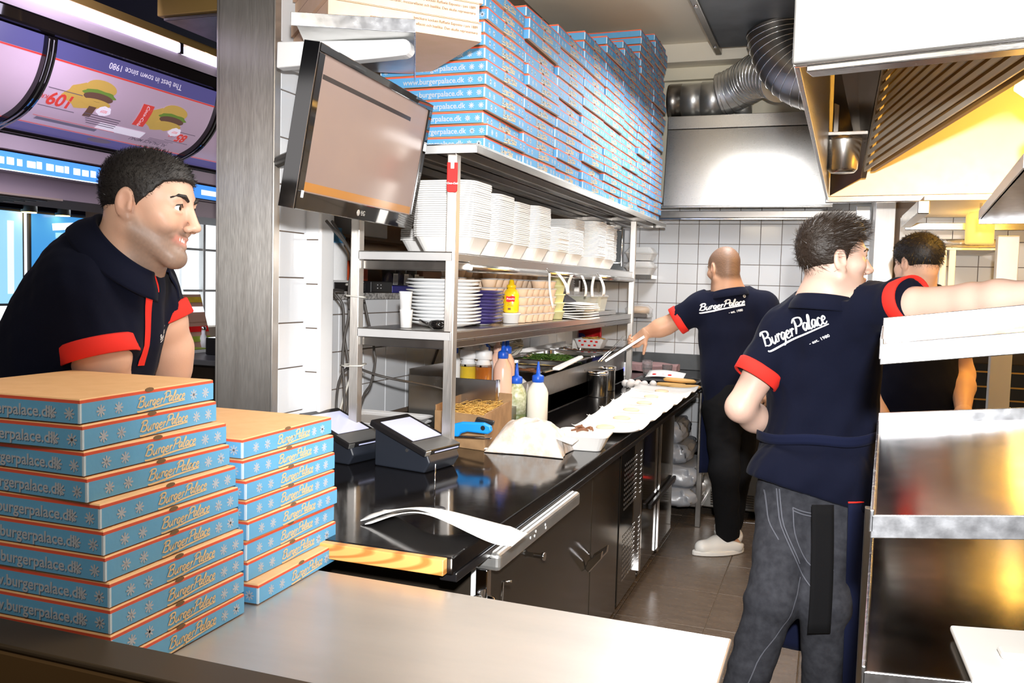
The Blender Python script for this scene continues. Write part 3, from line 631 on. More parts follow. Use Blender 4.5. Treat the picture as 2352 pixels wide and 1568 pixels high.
for z in (0.705, 0.443):
    shelf(z, -0.165, 0.185, -1.41, 1.39)
    MB().box(-0.16, 0.16, -1.385, -1.355, z - 0.063, z - 0.031).build('end_rail', 'steel_dark', rk, 0.003)
    MB().box(-0.16, 0.16, 1.355, 1.385, z - 0.063, z - 0.031).build('end_rail', 'steel_dark', rk, 0.003)
    for s_ in (-0.175, 0.17): MB().box(s_ - 0.012, s_ + 0.012, -1.37, 1.37, z - 0.058, z - 0.032).build('long_rail', 'steel_dark', rk, 0.003)
shelf(1.055, -0.20, 0.258, -1.40, 2.05, 'top_board')
for x in (-0.17, 0.02, 0.16): MB().box(x - 0.018, x + 0.018, -1.38, 2.0, 1.02, 1.05).build('under_channel', 'steel_dark', rk, 0.003)
MB().box(-0.19, 0.25, 1.37, 1.40, 1.018, 1.05).build('cross_channel', 'steel_dark', rk, 0.003)
for k in range(3):
    y0 = -1.27 + k * 0.88
    mb = MB(); mb.tube([(0.185, y0, 0.655), (0.185, y0 + 0.86, 0.655)], 0.014, 12); mb.box(0.172, 0.186, y0, y0 + 0.86, 0.668, 0.678); mb.build('ticket_rail', 'steel', rk)
# opener hung on the post
op = thing('bottle_opener', 'red soft drink bottle opener plate hung on the near shelf post', 'opener', (-1.168, 2.62, 1.835))
MB().prism([(-0.017, -0.035), (-0.017, 0.055), (-0.006, 0.055), (-0.006, 0.035), (0.006, 0.035), (0.006, 0.055), (0.017, 0.055), (0.017, -0.035), (0.012, -0.04), (-0.012, -0.04)], 0.006, T=TR((0, 0, 0), rx=PI / 2, rz=0.35)).build('plate', 'coke', op, 0.0015)
text('Coca-Cola', 0.0085, 'print', op, TR((0.0025, -0.0072, -0.012), rx=PI / 2, rz=0.35), shear=0.45, bold=0.0002)

# ================================================================== STEEL SERVING TABLE IN FRONT
tb = thing('serving_table', 'low steel serving table in front holding the blue pizza boxes', 'table', (-1.1, 1.35, 0.0))
def tpt(px): return px
top = MB().add([(-0.36, -0.312, 0.833), (0.953, -0.312, 0.833), (0.955, 0.31, 0.833), (-0.36, 0.338, 0.833), (-0.36, -0.312, 0.85), (0.953, -0.312, 0.85), (0.955, 0.31, 0.85), (-0.36, 0.338, 0.85)],
     [(3, 2, 1, 0), (4, 5, 6, 7), (0, 1, 5, 4), (1, 2, 6, 5), (2, 3, 7, 6), (3, 0, 4, 7)]).build('top', 'steel_top', tb, 0.004)
for x in (-0.32, 0.86):
    for y in (-0.27, 0.26): MB().box(x - 0.02, x + 0.02, y - 0.02, y + 0.02, 0.0, 0.833).build('leg', 'steel_v', tb, 0.003)
MB().box(-0.32, 0.86, -0.25, 0.22, 0.20, 0.22).build('lower_shelf', 'steel_dark', tb, 0.003)
lg = thing('brass_ledge', 'brown metal ledge in front of the boxes on the steel table', 'ledge', (-1.2, 1.01, 0.0))
MB().box(-1.30, 1.05, -0.05, 0.022, 0.0, 0.928).build('panel', mat('brass_brown', (0.20, 0.11, 0.035), 0.4, 0.6), lg, 0.006)
MB().box(-1.30, 1.05, -0.052, 0.025, 0.929, 0.938).build('top_cap', mat('brass_cap', (0.11, 0.075, 0.04), 0.4, 0.6), lg, 0.003)

# ================================================================== PASS RACK AT THE RIGHT
pr = thing('pass_rack', 'three tier steel pass rack with rimmed trays in front of the striding cook', 'rack', (0.077, 1.434, 0.0))
def tray(nm, z, y0, y1, w, tilt, rim, back_rim, x0=0.0):
    """a rimmed steel tray, left edge leaning along the rack, tilted up to the right"""
    sx = Vector((math.cos(tilt), 0, math.sin(tilt))); sy = Vector((0.055, 1, 0)).normalized()
    T = Matrix(((sx.x, sy.x, 0, 0), (sx.y, sy.y, 0, 0), (sx.z, sy.z, 1, 0), (0, 0, 0, 1)))
    T.translation = Vector((x0 + 0.055 * y0, y0, z)); L = y1 - y0
    t = MB().box(0, w, 0, L, -0.003, 0.0, T=T).build(nm, 'tray_steel', pr)
    MB().box(-0.004, w, -0.006, 0.0, -rim, 0.004, T=T).build('front_rim', 'steel_lip', t, 0.0015)
    MB().box(-0.006, 0.0, -0.006, L, -rim * 0.7, 0.012, T=T).build('side_rim', 'steel_lip', t, 0.0015)
    MB().box(-0.004, w, L, L + 0.006, -0.004, back_rim, T=T).build('back_rim', 'steel_lip', t, 0.0015)
    return t, T
tray('tray', 1.417, 0.135, 0.84, 0.62, math.radians(8.0), 0.031, 0.030)
tray('tray', 1.162, 0.0, 1.055, 0.62, math.radians(6.5), 0.032, 0.030)
t3, T3 = tray('tray', 0.94, -0.055, 1.15, 0.62, math.radians(4.0), 0.03, 0.03)
mb = MB()
for (x, y) in ((0.60, 0.03), (0.60, 1.02), (0.05, 1.09)): mb = MB().box(x - 0.015, x + 0.015, y - 0.015, y + 0.015, 0.0, 1.50 if x > .3 else 0.93); mb.build('post', 'steel_v', pr, 0.002)
wb = thing('white_board', 'pale plastic board with a raised rib lying on the bottom tray', 'board', (0.31, 1.41, 0.963))
mb = MB(); mb.box(-0.10, 0.24, -0.06, 0.155, 0.0, 0.012); mb.build('plate', 'board', wb, 0.004, rot=(0, -0.07, 0.02))
MB().box(-0.05, 0.24, 0.02, 0.055, 0.012, 0.022).build('rib', 'board', wb, 0.005, rot=(0, -0.07, 0.02))

# ================================================================== RIGHT REAR CORNER
os_ = thing('overhead_shelf', 'dark overhead steel shelf cut by the right edge of the picture', 'shelf', (0.50, 3.0, 1.795))
MB().prism([(-.105, -.73), (.5, -.78), (.5, .60), (.01, .72)], .006).build('board', 'steel_dark', os_, 0.001)
MB().prism([(-.108, -.73), (-.098, -.73), (.016, .72), (.006, .725)], .034).build('left_lip', 'lip_pale', os_, 0.001)
MB().prism([(.006, .712), (.5, .592), (.5, .604), (.010, .725)], .034, T=Matrix.Translation((0, 0, -.018))).build('rear_lip', 'steel_lip', os_, 0.001)
pp = thing('steel_upright', 'bright steel upright post behind the outstretched arm', 'post', (0.785, 4.80, 0.0)); MB().box(-.048, .045, -.03, .03, 0.0, 1.80).build('tube', 'lip_pale', pp, 0.003); MB().box(-.06, .06, -.05, .05, 0, .012).build('foot', 'steel_dark', pp)
hl_ = thing('heat_lamp', 'yellow glowing cylinder heat lamp hanging by the steel upright', 'lamp', (0.62, 4.50, 1.745)); MB().lathe([(.055, 0), (.060, .005), (.060, .13), (.045, .145), (0, .147)], 24).build('shade', mat('lit_yellow_shade', (.8, .55, .15), .4, emit=(1.0, .60, .14), estr=.9), hl_); MB().tube([(0, 0, .147), (0, 0, .185)], .006, 8).build('stem', 'chrome', hl_)
wf = thing('foil_rack', 'white wall rack with a roll of crinkled foil behind the outstretched arm', 'rack', (0.68, 5.30, 1.40))
for x in (-.12, -.075): MB().box(x - .016, x + .016, -.012, .012, 0, .36).build('bar', 'white', wf, 0.003)
MB().box(-.15, .16, -.02, .70, .355, .365).build('arm_plate', 'white', wf, 0.002)
MB().lathe([(0, -.15), (.022, -.15), (.024, 0), (.022, .15), (0, .15)], 16, T=TR((.02, 0, .392), ry=PI / 2)).build('foil_roll', mat('foil', (.8, .76, .66), .25, .8, bump=(60, .6)), wf)
ov = thing('deck_oven', 'dark oven with thin bronze shelf lines behind the cook in black', 'oven', (1.05, 5.6, 0.0)); MB().box(-.52, .6, -.28, .38, .08, 1.22).build('body', 'cab', ov, 0.006); MB().box(-.48, .56, -.296, -.282, .25, 1.15).build('door', 'gloss_black', ov, 0.004)
for z in (.95, 1.02, 1.10): MB().box(-.40, .3, -.302, -.297, z, z + .008).build('shelf_line', 'gold_trim', ov)
MB().box(-.45, .5, -.33, -.315, .80, .825).build('handle', 'chrome', ov, 0.004)
for x in (-.45, .5): MB().box(x - .03, x + .03, -.2, .3, 0, .08).build('foot', 'black', ov)

ORD = ['lowest', 'second', 'third', 'fourth', 'fifth', 'sixth', 'seventh', 'eighth', 'ninth', 'tenth', 'eleventh', 'twelfth', 'thirteenth', 'fourteenth', 'fifteenth', 'sixteenth',
       'seventeenth', 'eighteenth', 'nineteenth', 'twentieth', 'twenty-first', 'twenty-second', 'twenty-third', 'twenty-fourth', 'twenty-fifth', 'twenty-sixth', 'twenty-seventh', 'twenty-eighth', 'twenty-ninth', 'thirtieth']
def nth(k): return 'lowest' if k == 0 else ORD[k] + ' from bottom'
COLN = ['nearest', 'second', 'third', 'fourth', 'fifth', 'sixth', 'seventh', 'farthest']

# ================================================================== PIZZA BOXES
def box_mesh(w, d, h, name, side='blue_box'):
    """corner at the origin, the box extends to -x and +y; printed sides, red stripe, kraft lid"""
    mb = MB(); z1, z2 = h * 0.80, h * 0.925; g = h * 0.03
    mb.box(-w, 0, 0, d, g, z1, [3, 0, 0, 0, 0, 0]); mb.box(-w + .0005, -.0005, .0005, d - .0005, z1, z2, 1); mb.box(-w + .0005, -.0005, .0005, d - .0005, z2, h - .0012, 2, top=(.003, .003))
    for (x, y) in ((-0.0015, -0.0003), (-w + 0.0005, -0.0003)): mb.box(x - .002, x + .0018, y, y + .004, g, z1, 4)
    mb.box(-.003, .0004, -.0004, .0025, g, z1, 4)
    mb.lathe([(0.011, 0), (0.011, 0.001)], 10, 5, T=Matrix.Translation((0.0002 - .0008, d * .47, h * .95)) @ Matrix.Rotation(PI / 2, 4, 'Y') @ Matrix.Scale(0.35, 4, (1, 0, 0)))
    mb.box(-w + .01, -.01, .0008, d - .002, 0, g, 5)
    return mb.mesh(name, [side, 'box_red', 'kraft', 'kraft_pale', 'box_edge', 'cut'])
SIG, SWOOSH, SIGW = signature_strokes()
def sig_mesh(width, w=0.13, m='box_script'):
    mb = flat_ribbons(SIG, w); mb2 = flat_ribbons(SWOOSH, 0.20); mb.add(mb2.v, mb2.f)
    k = width / SIGW; mb.v = [(x * k - width / 2, y * k - width * .05, 0.0006) for x, y, z in mb.v]; return mb.mesh('script_logo', m)
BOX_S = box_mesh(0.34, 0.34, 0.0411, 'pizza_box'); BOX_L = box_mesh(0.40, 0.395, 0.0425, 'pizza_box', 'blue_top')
SIG_S = sig_mesh(0.125, 0.16); SIG_L = sig_mesh(0.13, 0.16)
URL = text_mesh('www.burgerpalace.dk', 0.026, 0.0008, bold=0.0004).copy(); URL.materials.clear(); URL.materials.append(M['box_print'])
def star_mesh():
    mb = MB()
    for k in range(4):
        T = Matrix.Rotation(k * PI / 4, 4, 'Z'); mb.box(-0.010, 0.010, -0.0014, 0.0014, 0.0002, 0.0006, T=T)
    return mb.mesh('print_star', 'box_print')
STAR = star_mesh()
RY = Matrix.Rotation(PI / 2, 4, 'X'); RX = Matrix(((0, 0, 1, 0), (1, 0, 0, 0), (0, 1, 0, 0), (0, 0, 0, 1)))
def pizza_box(me, loc, rz, w, d, h, label, group, left=True, right=True, sig=None):
    o = inst('pizza_box', me, loc=loc, rot=(0, 0, rz), label=label, cat='pizza box', group=group)
    if left:
        t = inst('lettering', URL, o); t.matrix_local = Matrix.Translation((-w * 0.48, -0.0010, h * 0.40)) @ RY
        for x in (-0.055, -0.02, -w + 0.02):
            s_ = inst('print_star', STAR, o); s_.matrix_local = Matrix.Translation((x, -0.0002, h * 0.40)) @ RY
    if right:
        t = inst('script_logo', sig, o); t.matrix_local = Matrix.Translation((0.0003, d * 0.56, h * 0.40)) @ RX
        for y in (0.045, 0.085, d - 0.06, d - 0.025):
            s_ = inst('print_star', STAR, o); s_.matrix_local = Matrix.Translation((-.0001, y, h * 0.40)) @ RX
    return o
offs = [(0, 0), (-.003, 0), (-.007, .003), (-.010, .005), (-.018, .004), (-.022, .005), (-.030, .006), (-.051, .001), (-.058, .002), (-.062, .003), (-.068, .004)]
rots = [0.02, 0.015, 0.012, 0.010, 0.02, 0.012, 0.01, -0.02, -0.015, 0.045, 0.05]
for k, (dx, dy) in enumerate(offs):
    pizza_box(BOX_S, (-1.036 + dx, 1.055 + dy, 0.8515 + 0.0411 * k), rots[k], 0.34, 0.34, 0.0411, f'blue pizza box, {nth(k)} in the near stack on the steel table', 'pizza boxes on the serving table', sig=SIG_S)
for k in range(8):
    dx, dy = [(0, 0), (-.030, .005), (-.033, .004), (-.030, .006), (-.034, .004), (-.036, .006), (-.042, .004), (-.046, .008)][k]
    pizza_box(BOX_S, (-1.045 + dx, 1.442 + dy, 0.8515 + 0.0411 * k), [0.03, .01, .015, .005, .012, .01, .0, .015][k], 0.33, 0.325, 0.0411, f'blue pizza box, {nth(k)} in the second stack beside the pine strip', 'pizza boxes on the serving table', sig=SIG_S)
tops = [13, 14, 15, 17, 19, 21, 25, 27]
for c in range(8):
    for k in range(tops[c]):
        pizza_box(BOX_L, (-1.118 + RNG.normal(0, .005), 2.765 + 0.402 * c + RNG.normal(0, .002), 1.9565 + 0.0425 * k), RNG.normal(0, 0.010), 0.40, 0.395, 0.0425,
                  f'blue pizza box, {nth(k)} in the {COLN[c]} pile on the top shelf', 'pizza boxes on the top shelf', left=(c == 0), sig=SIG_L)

for k in range(6):
    pizza_box(BOX_L, (0.965, 2.80, 1.803 + .0425 * k), RNG.normal(0, .012), 0.40, 0.395, 0.0425, f'blue pizza box, {nth(k)} on the overhead shelf at the right edge', 'pizza boxes on the overhead shelf', right=False)

# ================================================================== KRAFT BOXES, WALL SHELF, BRACKET
ws = thing('wall_shelf', 'pale steel wall shelf beside the steel column carrying brown pizza boxes', 'shelf', (-1.407, 2.065, 2.19))
wx, wy = Vector((0.897, 0.442, 0)), Vector((-0.442, 0.897, 0))
def WT(p=(0, 0, 0)): return Matrix(((wx.x, wy.x, 0, p[0]), (wx.y, wy.y, 0, p[1]), (0, 0, 1, p[2]), (0, 0, 0, 1)))
MB().box(0, 0.335, 0, 0.62, 0.026, 0.03, T=WT()).build('board', 'galv', ws, 0.001)
MB().box(0, 0.335, -0.004, 0.0, -0.006, 0.03, T=WT()).build('front_lip', 'steel_lip', ws, 0.001)
MB().box(0.331, 0.335, 0.0, 0.62, -0.004, 0.026, T=WT()).build('side_lip', 'steel_lip', ws, 0.001)
br = thing('shelf_bracket', 'thick white rounded bracket arm under the pale steel wall shelf', 'bracket', (-1.62, 2.32, 2.185))
MB().prism([(0, -.045), (0.32, -.02), (0.405, -.012)] + [(0.405 + .024 * math.sin(a), 0.012 - .024 * math.cos(a)) for a in np.linspace(0, PI, 9)] + [(0.32, 0.034), (0, 0.034)], 0.045, T=Matrix(((1, 0, 0, 0), (0, 0, 1, -.02), (0, 1, 0, 0), (0, 0, 0, 1))) ).build('arm', 'white', br, 0.010, seg=3, rot=(0, 0.02, 0.12))
MB().box(-0.012, 0.03, 0.0, 0.275, -0.03, 0.028).build('wall_stub', 'white', br, 0.006)
KX, KY = Vector((0.70, 0.714, 0)), Vector((-0.714, 0.70, 0))
def kraft_mesh():
    mb = MB(); w, d, h = 0.46, 0.46, 0.056
    mb.box(-w, 0, 0, d, 0.0008, h * .93, [0, 0, 0, 0, 0, 0]); mb.box(-w + .0006, -.0006, .0006, d - .0006, h * .93, h * .965, 1); mb.box(-w, 0, 0, d, h * .965, h - .0005, 0)
    return mb.mesh('kraft_pizza_box', ['kraft_pale', 'cut'])
KM = kraft_mesh(); L1 = ['besökere kocken Raffaele Esposito i juni 1889', 'garnerad med tomater, mozzarellaost och basilika. Den skulle representera']
for k in range(4):
    p = Vector((-1.018, 2.471, 2.221)) + KX * [0.0, -0.008, 0.004, -0.004][k] + Vector((0, 0, 0.056 * k))
    o = inst('kraft_pizza_box', KM, label=f'plain brown pizza box with small print, {nth(k)} on the wall shelf', cat='pizza box', group='brown boxes on the wall shelf')
    o.matrix_world = Matrix(((KX.x, KY.x, 0, p.x), (KX.y, KY.y, 0, p.y), (0, 0, 1, p.z), (0, 0, 0, 1)))
    for q, s_ in enumerate(L1):
        text(s_, 0.0108, 'ink', o, Matrix.Translation((-0.012, -0.0009, 0.040 - 0.016 * q)) @ RY, align='RIGHT')
    for q in range(4):
        mb = MB().box(-0.43, -0.33, 0.02 + q * .012, 0.024 + q * .012, -0.0004, 0.0009)
        mb.build('fine_print', 'ink', o)

# ================================================================== WALL SCREEN
tv = thing('television', 'flat black television screen tilted forward beside the steel column', 'television', (-1.257, 1.86, 1.675))
TT = frame((0, 0, 0), (-0.07, 0.9975, 0), (0.067, 0.018, 0.40)); Wt, Ht = 0.75, 0.405
MB().box(0, Wt, 0, Ht, -0.045, 0.0, T=TT).build('casing', 'black', tv, 0.010, seg=3)
MB().box(0.0, Wt, 0.0, 0.045, 0.0, 0.006, T=TT).box(0.0, Wt, Ht - .022, Ht, 0.0, 0.006, T=TT).box(0.0, 0.030, 0.045, Ht - .022, 0.0, 0.006, T=TT).box(Wt - .026, Wt, 0.045, Ht - .022, 0.0, 0.006, T=TT).build('bezel', 'gloss_black', tv, 0.002)
MB().box(-0.003, 0.0, 0.0, Ht, -0.04, 0.004, T=TT).build('side_trim', 'chrome', tv, 0.001)
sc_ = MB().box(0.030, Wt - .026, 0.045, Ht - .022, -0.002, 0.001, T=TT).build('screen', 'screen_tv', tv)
MB().box(0.04, 0.60, Ht - 0.080, Ht - 0.068, 0.001, 0.0014, T=TT).build('dark_bar', 'screen_bar', sc_)  # thin dark bar laid across the upper screen
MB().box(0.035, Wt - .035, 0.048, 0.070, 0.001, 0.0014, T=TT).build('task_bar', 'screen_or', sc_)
text('LG', 0.020, 'galv', tv, TT @ Matrix.Translation((Wt * .5, 0.020, 0.0068)))
MB().lathe([(0.009, 0), (0.009, 0.0008)], 16, T=TT @ Matrix.Translation((Wt * .5 - .03, 0.020, 0.006))).build('badge', 'galv', tv)
MB().box(0.018, 0.030, 0.030, 0.048, 0.006, 0.0066, T=TT).build('sticker', 'white', tv)
MB().tube([TT @ Vector((0.36, 0.22, -0.045)), TT @ Vector((0.40, 0.22, -0.14)), Vector((-0.43, 0.56, 0.20))], 0.02, 10).build('wall_arm', 'black', tv)

# ================================================================== FOAM TRAYS ON THE MIDDLE SHELF
def rrect(w, d, r, n=4):
    out = []
    for cx_, cy_, a0 in ((w / 2 - r, d / 2 - r, 0), (-w / 2 + r, d / 2 - r, PI / 2), (-w / 2 + r, -d / 2 + r, PI), (w / 2 - r, -d / 2 + r, 1.5 * PI)):
        for k in range(n + 1): a = a0 + PI / 2 * k / n; out.append((cx_ + r * math.cos(a), cy_ + r * math.sin(a)))
    return out
def loft_tray(mb, secs, mi=0, smooth=False, cap0=True, cap1=False):
    """secs: (w, d, r, z) rounded rectangles joined upwards"""
    o = len(mb.v); n = None
    for w, d, r, z in secs:
        R_ = rrect(w, d, r); n = len(R_); mb.v += [(x, y, z) for x, y in R_]
    for i in range(len(secs) - 1):
        for k in range(n): mb.f.append((o + i * n + k, o + i * n + (k + 1) % n, o + (i + 1) * n + (k + 1) % n, o + (i + 1) * n + k)); mb.m.append(mi); mb.sm.append(smooth)
    if cap0: mb.f.append(tuple(o + k for k in range(n))[::-1]); mb.m.append(mi); mb.sm.append(False)
    if cap1: mb.f.append(tuple(o + (len(secs) - 1) * n + k for k in range(n))); mb.m.append(mi); mb.sm.append(False)
    return mb
FTC = loft_tray(MB(), [(.160, .150, .025, 0), (.166, .156, .027, .002), (.222, .212, .045, .056), (.236, .226, .05, .057), (.236, .226, .05, .0625), (.222, .212, .045, .0625), (.214, .204, .045, .060), (.158, .148, .025, .006)], cap1=True).mesh('foam_tray', 'foam')
SN = ['first', 'second', 'third', 'fourth', 'fifth', 'sixth', 'seventh', 'eighth', 'ninth', 'last']
for si, (x, y, n) in enumerate([(-1.285, 2.895, 26), (-1.30, 3.180, 24), (-1.31, 3.405, 23), (-1.30, 3.660, 24), (-1.31, 3.985, 15), (-1.31, 4.245, 16), (-1.37, 4.475, 25), (-1.31, 4.715, 26), (-1.32, 4.955, 26), (-1.36, 5.19, 26)]):
    for k in range(n):
        inst('foam_tray', FTC, loc=(x + RNG.normal(0, .0012), y + RNG.normal(0, .0012), 1.606 + 0.0075 * k), rot=(0, 0, RNG.normal(0, .012)), label=f'white foam tray, {nth(k)} in the {SN[si]} stack from the near post', cat='tray', group='foam trays on the middle shelf')
for k in range(6):
    inst('foam_tray', FTC, loc=(-1.47 + RNG.normal(0, .001), 3.155, 1.606 + 0.0075 * k), rot=(0, 0, RNG.normal(0, .01)), label=f'white foam tray, {nth(k)} in the low stack behind the television', cat='tray', group='foam trays on the middle shelf')

# ================================================================== PLATES, CUPS AND BOTTLES ON THE LOWER SHELF
def plate_mesh(r, rim, name):
    mb = MB().lathe([(0.0, 0.0), (r * .55, 0.0), (r * .60, 0.004), (r * .98, 0.016), (r, 0.0185, 1), (r * .985, 0.0205, 1), (r * .62, 0.0085), (0, 0.0065)], 40); return mb.mesh(name, ['china', rim])
PA = plate_mesh(0.135, 'china', 'dinner_plate'); PB = MB().lathe([(0.0, 0.0), (.055, 0.0), (.060, 0.004), (.098, 0.016, 1), (.100, 0.0185, 1), (.0985, 0.0205, 1), (.062, 0.0085), (0, 0.0065)], 40).mesh('dinner_plate', ['china', 'china_rim'])
for k in range(13):
    inst('dinner_plate', PA, loc=(-1.315 + RNG.normal(0, .003), 2.90 + RNG.normal(0, .003), 1.3455 + 0.0125 * k), label=f'large white dinner plate, {nth(k)} in the pile beside the near shelf post', cat='plate', group='white plates on the lower shelf')
for k in range(10):
    inst('dinner_plate', PB, loc=(-1.285 + RNG.normal(0, .003), 3.15 + RNG.normal(0, .003), 1.3455 + 0.0125 * k), label=f'dark blue rimmed plate, {nth(k)} in the pile behind the white plates', cat='plate', group='blue rimmed plates')
CU = MB().lathe([(0.0, 0), (0.019, 0), (0.0225, 0.056), (0.0235, 0.058), (0.0235, 0.062), (0.0, 0.062)], 20).mesh('paper_cup', 'white')
for k in range(2):
    inst('paper_cup', CU, loc=(-1.375 + .003 * k, 2.715, 1.3455 + 0.0622 * (1 - k) if k == 0 else 1.3455), rot=(PI if False else 0, 0, 0), label=['small white cup on top of another before the plates', 'small white cup under another before the plates'][k], cat='cup', group='white cups before the plates')
sp = thing('black_ladle', 'black rounded plastic scoop lying on the lower shelf by the post', 'scoop', (-1.245, 2.70, 1.3455))
MB().lathe([(0.0, 0.0), (0.018, 0.0), (0.036, 0.012), (0.038, 0.02), (0.025, 0.03), (0, 0.033)], 20, sx=0.95, sy=0.85).build('bowl', 'gloss_black', sp)
MB().tube([(-0.028, 0.0, 0.016), (-0.05, -0.005, 0.022), (-0.066, -0.006, 0.030)], [0.006, 0.004, 0.003], 8).build('handle', 'gloss_black', sp)
CB = MB().lathe([(0.0, 0), (0.026, 0), (0.034, 0.030), (0.0345, 0.031)], 18).mesh('cup_body', 'cup_sauce')
CL = MB().lathe([(0.0345, 0.030), (0.037, 0.030), (0.037, 0.0355), (0.034, 0.036), (0.031, 0.034), (0.0, 0.034)], 18).mesh('lid', 'clear_soft')
RN = ['bottom', 'second', 'third', 'fourth', 'fifth', 'top']
for rank, (x, ys) in enumerate(((-1.225, [3.475 + .076 * i for i in range(6)]), (-1.305, [3.32 + .0765 * i for i in range(8)]), (-1.385, [3.10 + .0765 * i for i in range(11)]))):
    for i, y in enumerate(ys):
        for r in range(6 if rank else 5 if i > 2 else 4):
            o = inst('sauce_cup', CB, loc=(x + RNG.normal(0, .002), y + RNG.normal(0, .002), 1.3458 + 0.0362 * r), label=f'lidded cup of pale sauce, {RN[r]} of the {ORD[i] if i else "first"} column in the {["front", "middle", "rear"][rank]} rank', cat='cup', group='lidded sauce cups on the lower shelf')
            inst('lid', CL, o)
YC = MB().lathe([(0.0, 0), (0.030, 0), (0.038, 0.034), (0.042, 0.034), (0.042, 0.040), (0.0, 0.040)], 20).mesh('pale_yellow_tub', mat('pale_yellow', (0.84, 0.80, 0.42), 0.4))
for k in range(5): inst('yellow_tub', YC, loc=(-1.235, 4.02 + .002 * k, 1.3455 + 0.0402 * k), label=f'pale yellow lidded tub, {nth(k)} in the column beside the sauce cups', cat='tub', group='pale yellow tubs')
mu = thing('mustard_bottle', 'yellow mustard squeeze bottle with red label on a ramekin edge', 'bottle', (-1.235, 3.39, 1.388))
MB().lathe([(0, 0), (0.026, 0), (0.033, 0.006), (0.034, 0.045), (0.031, 0.058), (0.034, 0.072), (0.027, 0.09), (0.017, 0.098), (0.016, 0.102)], 28, sy=0.75).build('body', 'yellow', mu)
MB().lathe([(0.019, 0.101), (0.019, 0.113), (0.012, 0.116), (0.009, 0.134), (0.004, 0.136), (0, 0.136)], 20).build('cap', 'yellow', mu)
lb_ = MB().prism([(-.017, -.011), (-.006, -.014), (.006, -.010), (.017, -.012), (.019, .010), (.006, .013), (-.006, .009), (-.018, .012)], 0.001, T=TR((0.006, -0.0262, 0.057), rx=PI / 2, rz=0.28)).build('label', 'coke', mu)
text("French's", 0.0095, 'print', mu, TR((0.0062, -0.0277, 0.057), rx=PI / 2, rz=0.28), shear=0.3, bold=0.0002)
text('YELLOW', 0.006, 'ink', mu, TR((0.0062, -0.0262, 0.036), rx=PI / 2, rz=0.28)); text('MUSTARD', 0.0055, 'ink', mu, TR((0.0062, -0.0262, 0.029), rx=PI / 2, rz=0.28))
MB().box(-0.004, 0.008, -0.0265, -0.0255, 0.012, 0.020).build('small_mark', 'meat', mu)
ra = thing('ramekin', 'clear white portion ramekin under the yellow mustard bottle', 'ramekin', (-1.235, 3.39, 1.3455))
MB().lathe([(0, 0), (0.031, 0), (0.038, 0.036), (0.041, 0.037), (0.041, 0.041), (0.0, 0.041)], 24).build('cup', 'white', ra)
bk = thing('black_card_box', 'slanted black box behind the hanging order tickets on the lower shelf', 'box', (-1.30, 4.22, 1.3455))
MB().prism([(-0.10, 0), (0.10, 0), (0.10, 0.085), (-0.10, 0.125)], 0.14, T=TR((-.06, 0, 0), rz=PI / 2) @ Matrix.Rotation(PI / 2, 4, 'X')).build('case', 'till', bk, 0.004)
for i, (x, y) in enumerate(((-1.28, 4.62), (-1.28, 4.86), (-1.36, 4.74))):
    ctn = thing('clear_container', ['clear plastic container nearest behind the tickets on the lower shelf', 'clear plastic container farthest along the lower shelf', 'clear plastic container behind two others on the lower shelf'][i], 'container', (x, y, 1.372 if i < 2 else 1.372))
    ctn.location.z = 1.3455 + .025
    loft_tray(MB(), [(.12, .16, .02, 0), (.145, .19, .025, .075), (.155, .20, .025, .077), (.155, .20, .025, .080)]).build('tub', mat(f'tub_smoke_{i}', (0.50, 0.50, 0.42), 0.2, spec=0.6), ctn)
    loft_tray(MB(), [(.155, .20, .025, .081), (.155, .20, .025, .085), (.10, .14, .02, .105)], cap1=True).build('lid', 'clear_soft', ctn)
MB().box(-0.14, 0.11, -0.30, 0.42, 0.0, 0.024).build('metal_tray', 'steel', None, 0.004, loc=(-1.31, 4.70, 1.3455), label='long steel tray under the clear containers on the lower shelf', cat='tray')
for k in range(7):
    MB().sheet(lambda u, v: ((u - .5) * .16, (v - .5) * .30, 0.003 * math.sin(u * 5 + k) + .001 * math.cos(v * 7)), 6, 8, 0.004).build('napkin_pack', 'paper', None, loc=(-1.185 + RNG.normal(0, .004), 4.20 + RNG.normal(0, .006), 1.350 + .0115 * k), label=f'white paper wrap, {nth(k)} in the pile at the shelf edge', cat='paper', group='paper wraps on the lower shelf') if k < 7 else None
# order tickets
for i, (y, w, h, dx) in enumerate(((3.64, 0.030, 0.15, 0.02), (3.77, 0.05, 0.09, 0.03), (3.99, 0.045, 0.085, -0.01), (4.16, 0.04, 0.10, 0.01), (4.40, 0.05, 0.105, 0.0), (4.52, 0.055, 0.10, 0.01))):
    t = MB().sheet(lambda u, v: (0.016 * math.sin(v * 2.6) * (1 if i % 2 else -.6) + dx * v, (u - .5) * w + dx * v, -v * h), 3, 9, 0.0006).build('order_ticket', 'paper', None, loc=(-1.152, y, 1.557), label=['longest order ticket strip hanging from the rail beside the sauce cups', 'wide order ticket hanging just beyond the longest strip', 'third order ticket along the rail in front of the black box', 'curled order ticket over the black box', 'pale order ticket before the nearest clear container', 'last order ticket along the steel rail'][i], cat='ticket')
    for q in range(5): MB().box(0.0105, 0.0112, -w * .36, w * (.30 - .1 * (q % 2)), -0.02 - q * .011, -0.017 - q * .011).build('print_line', 'grey_fit', t) if i in (2, 3) else None

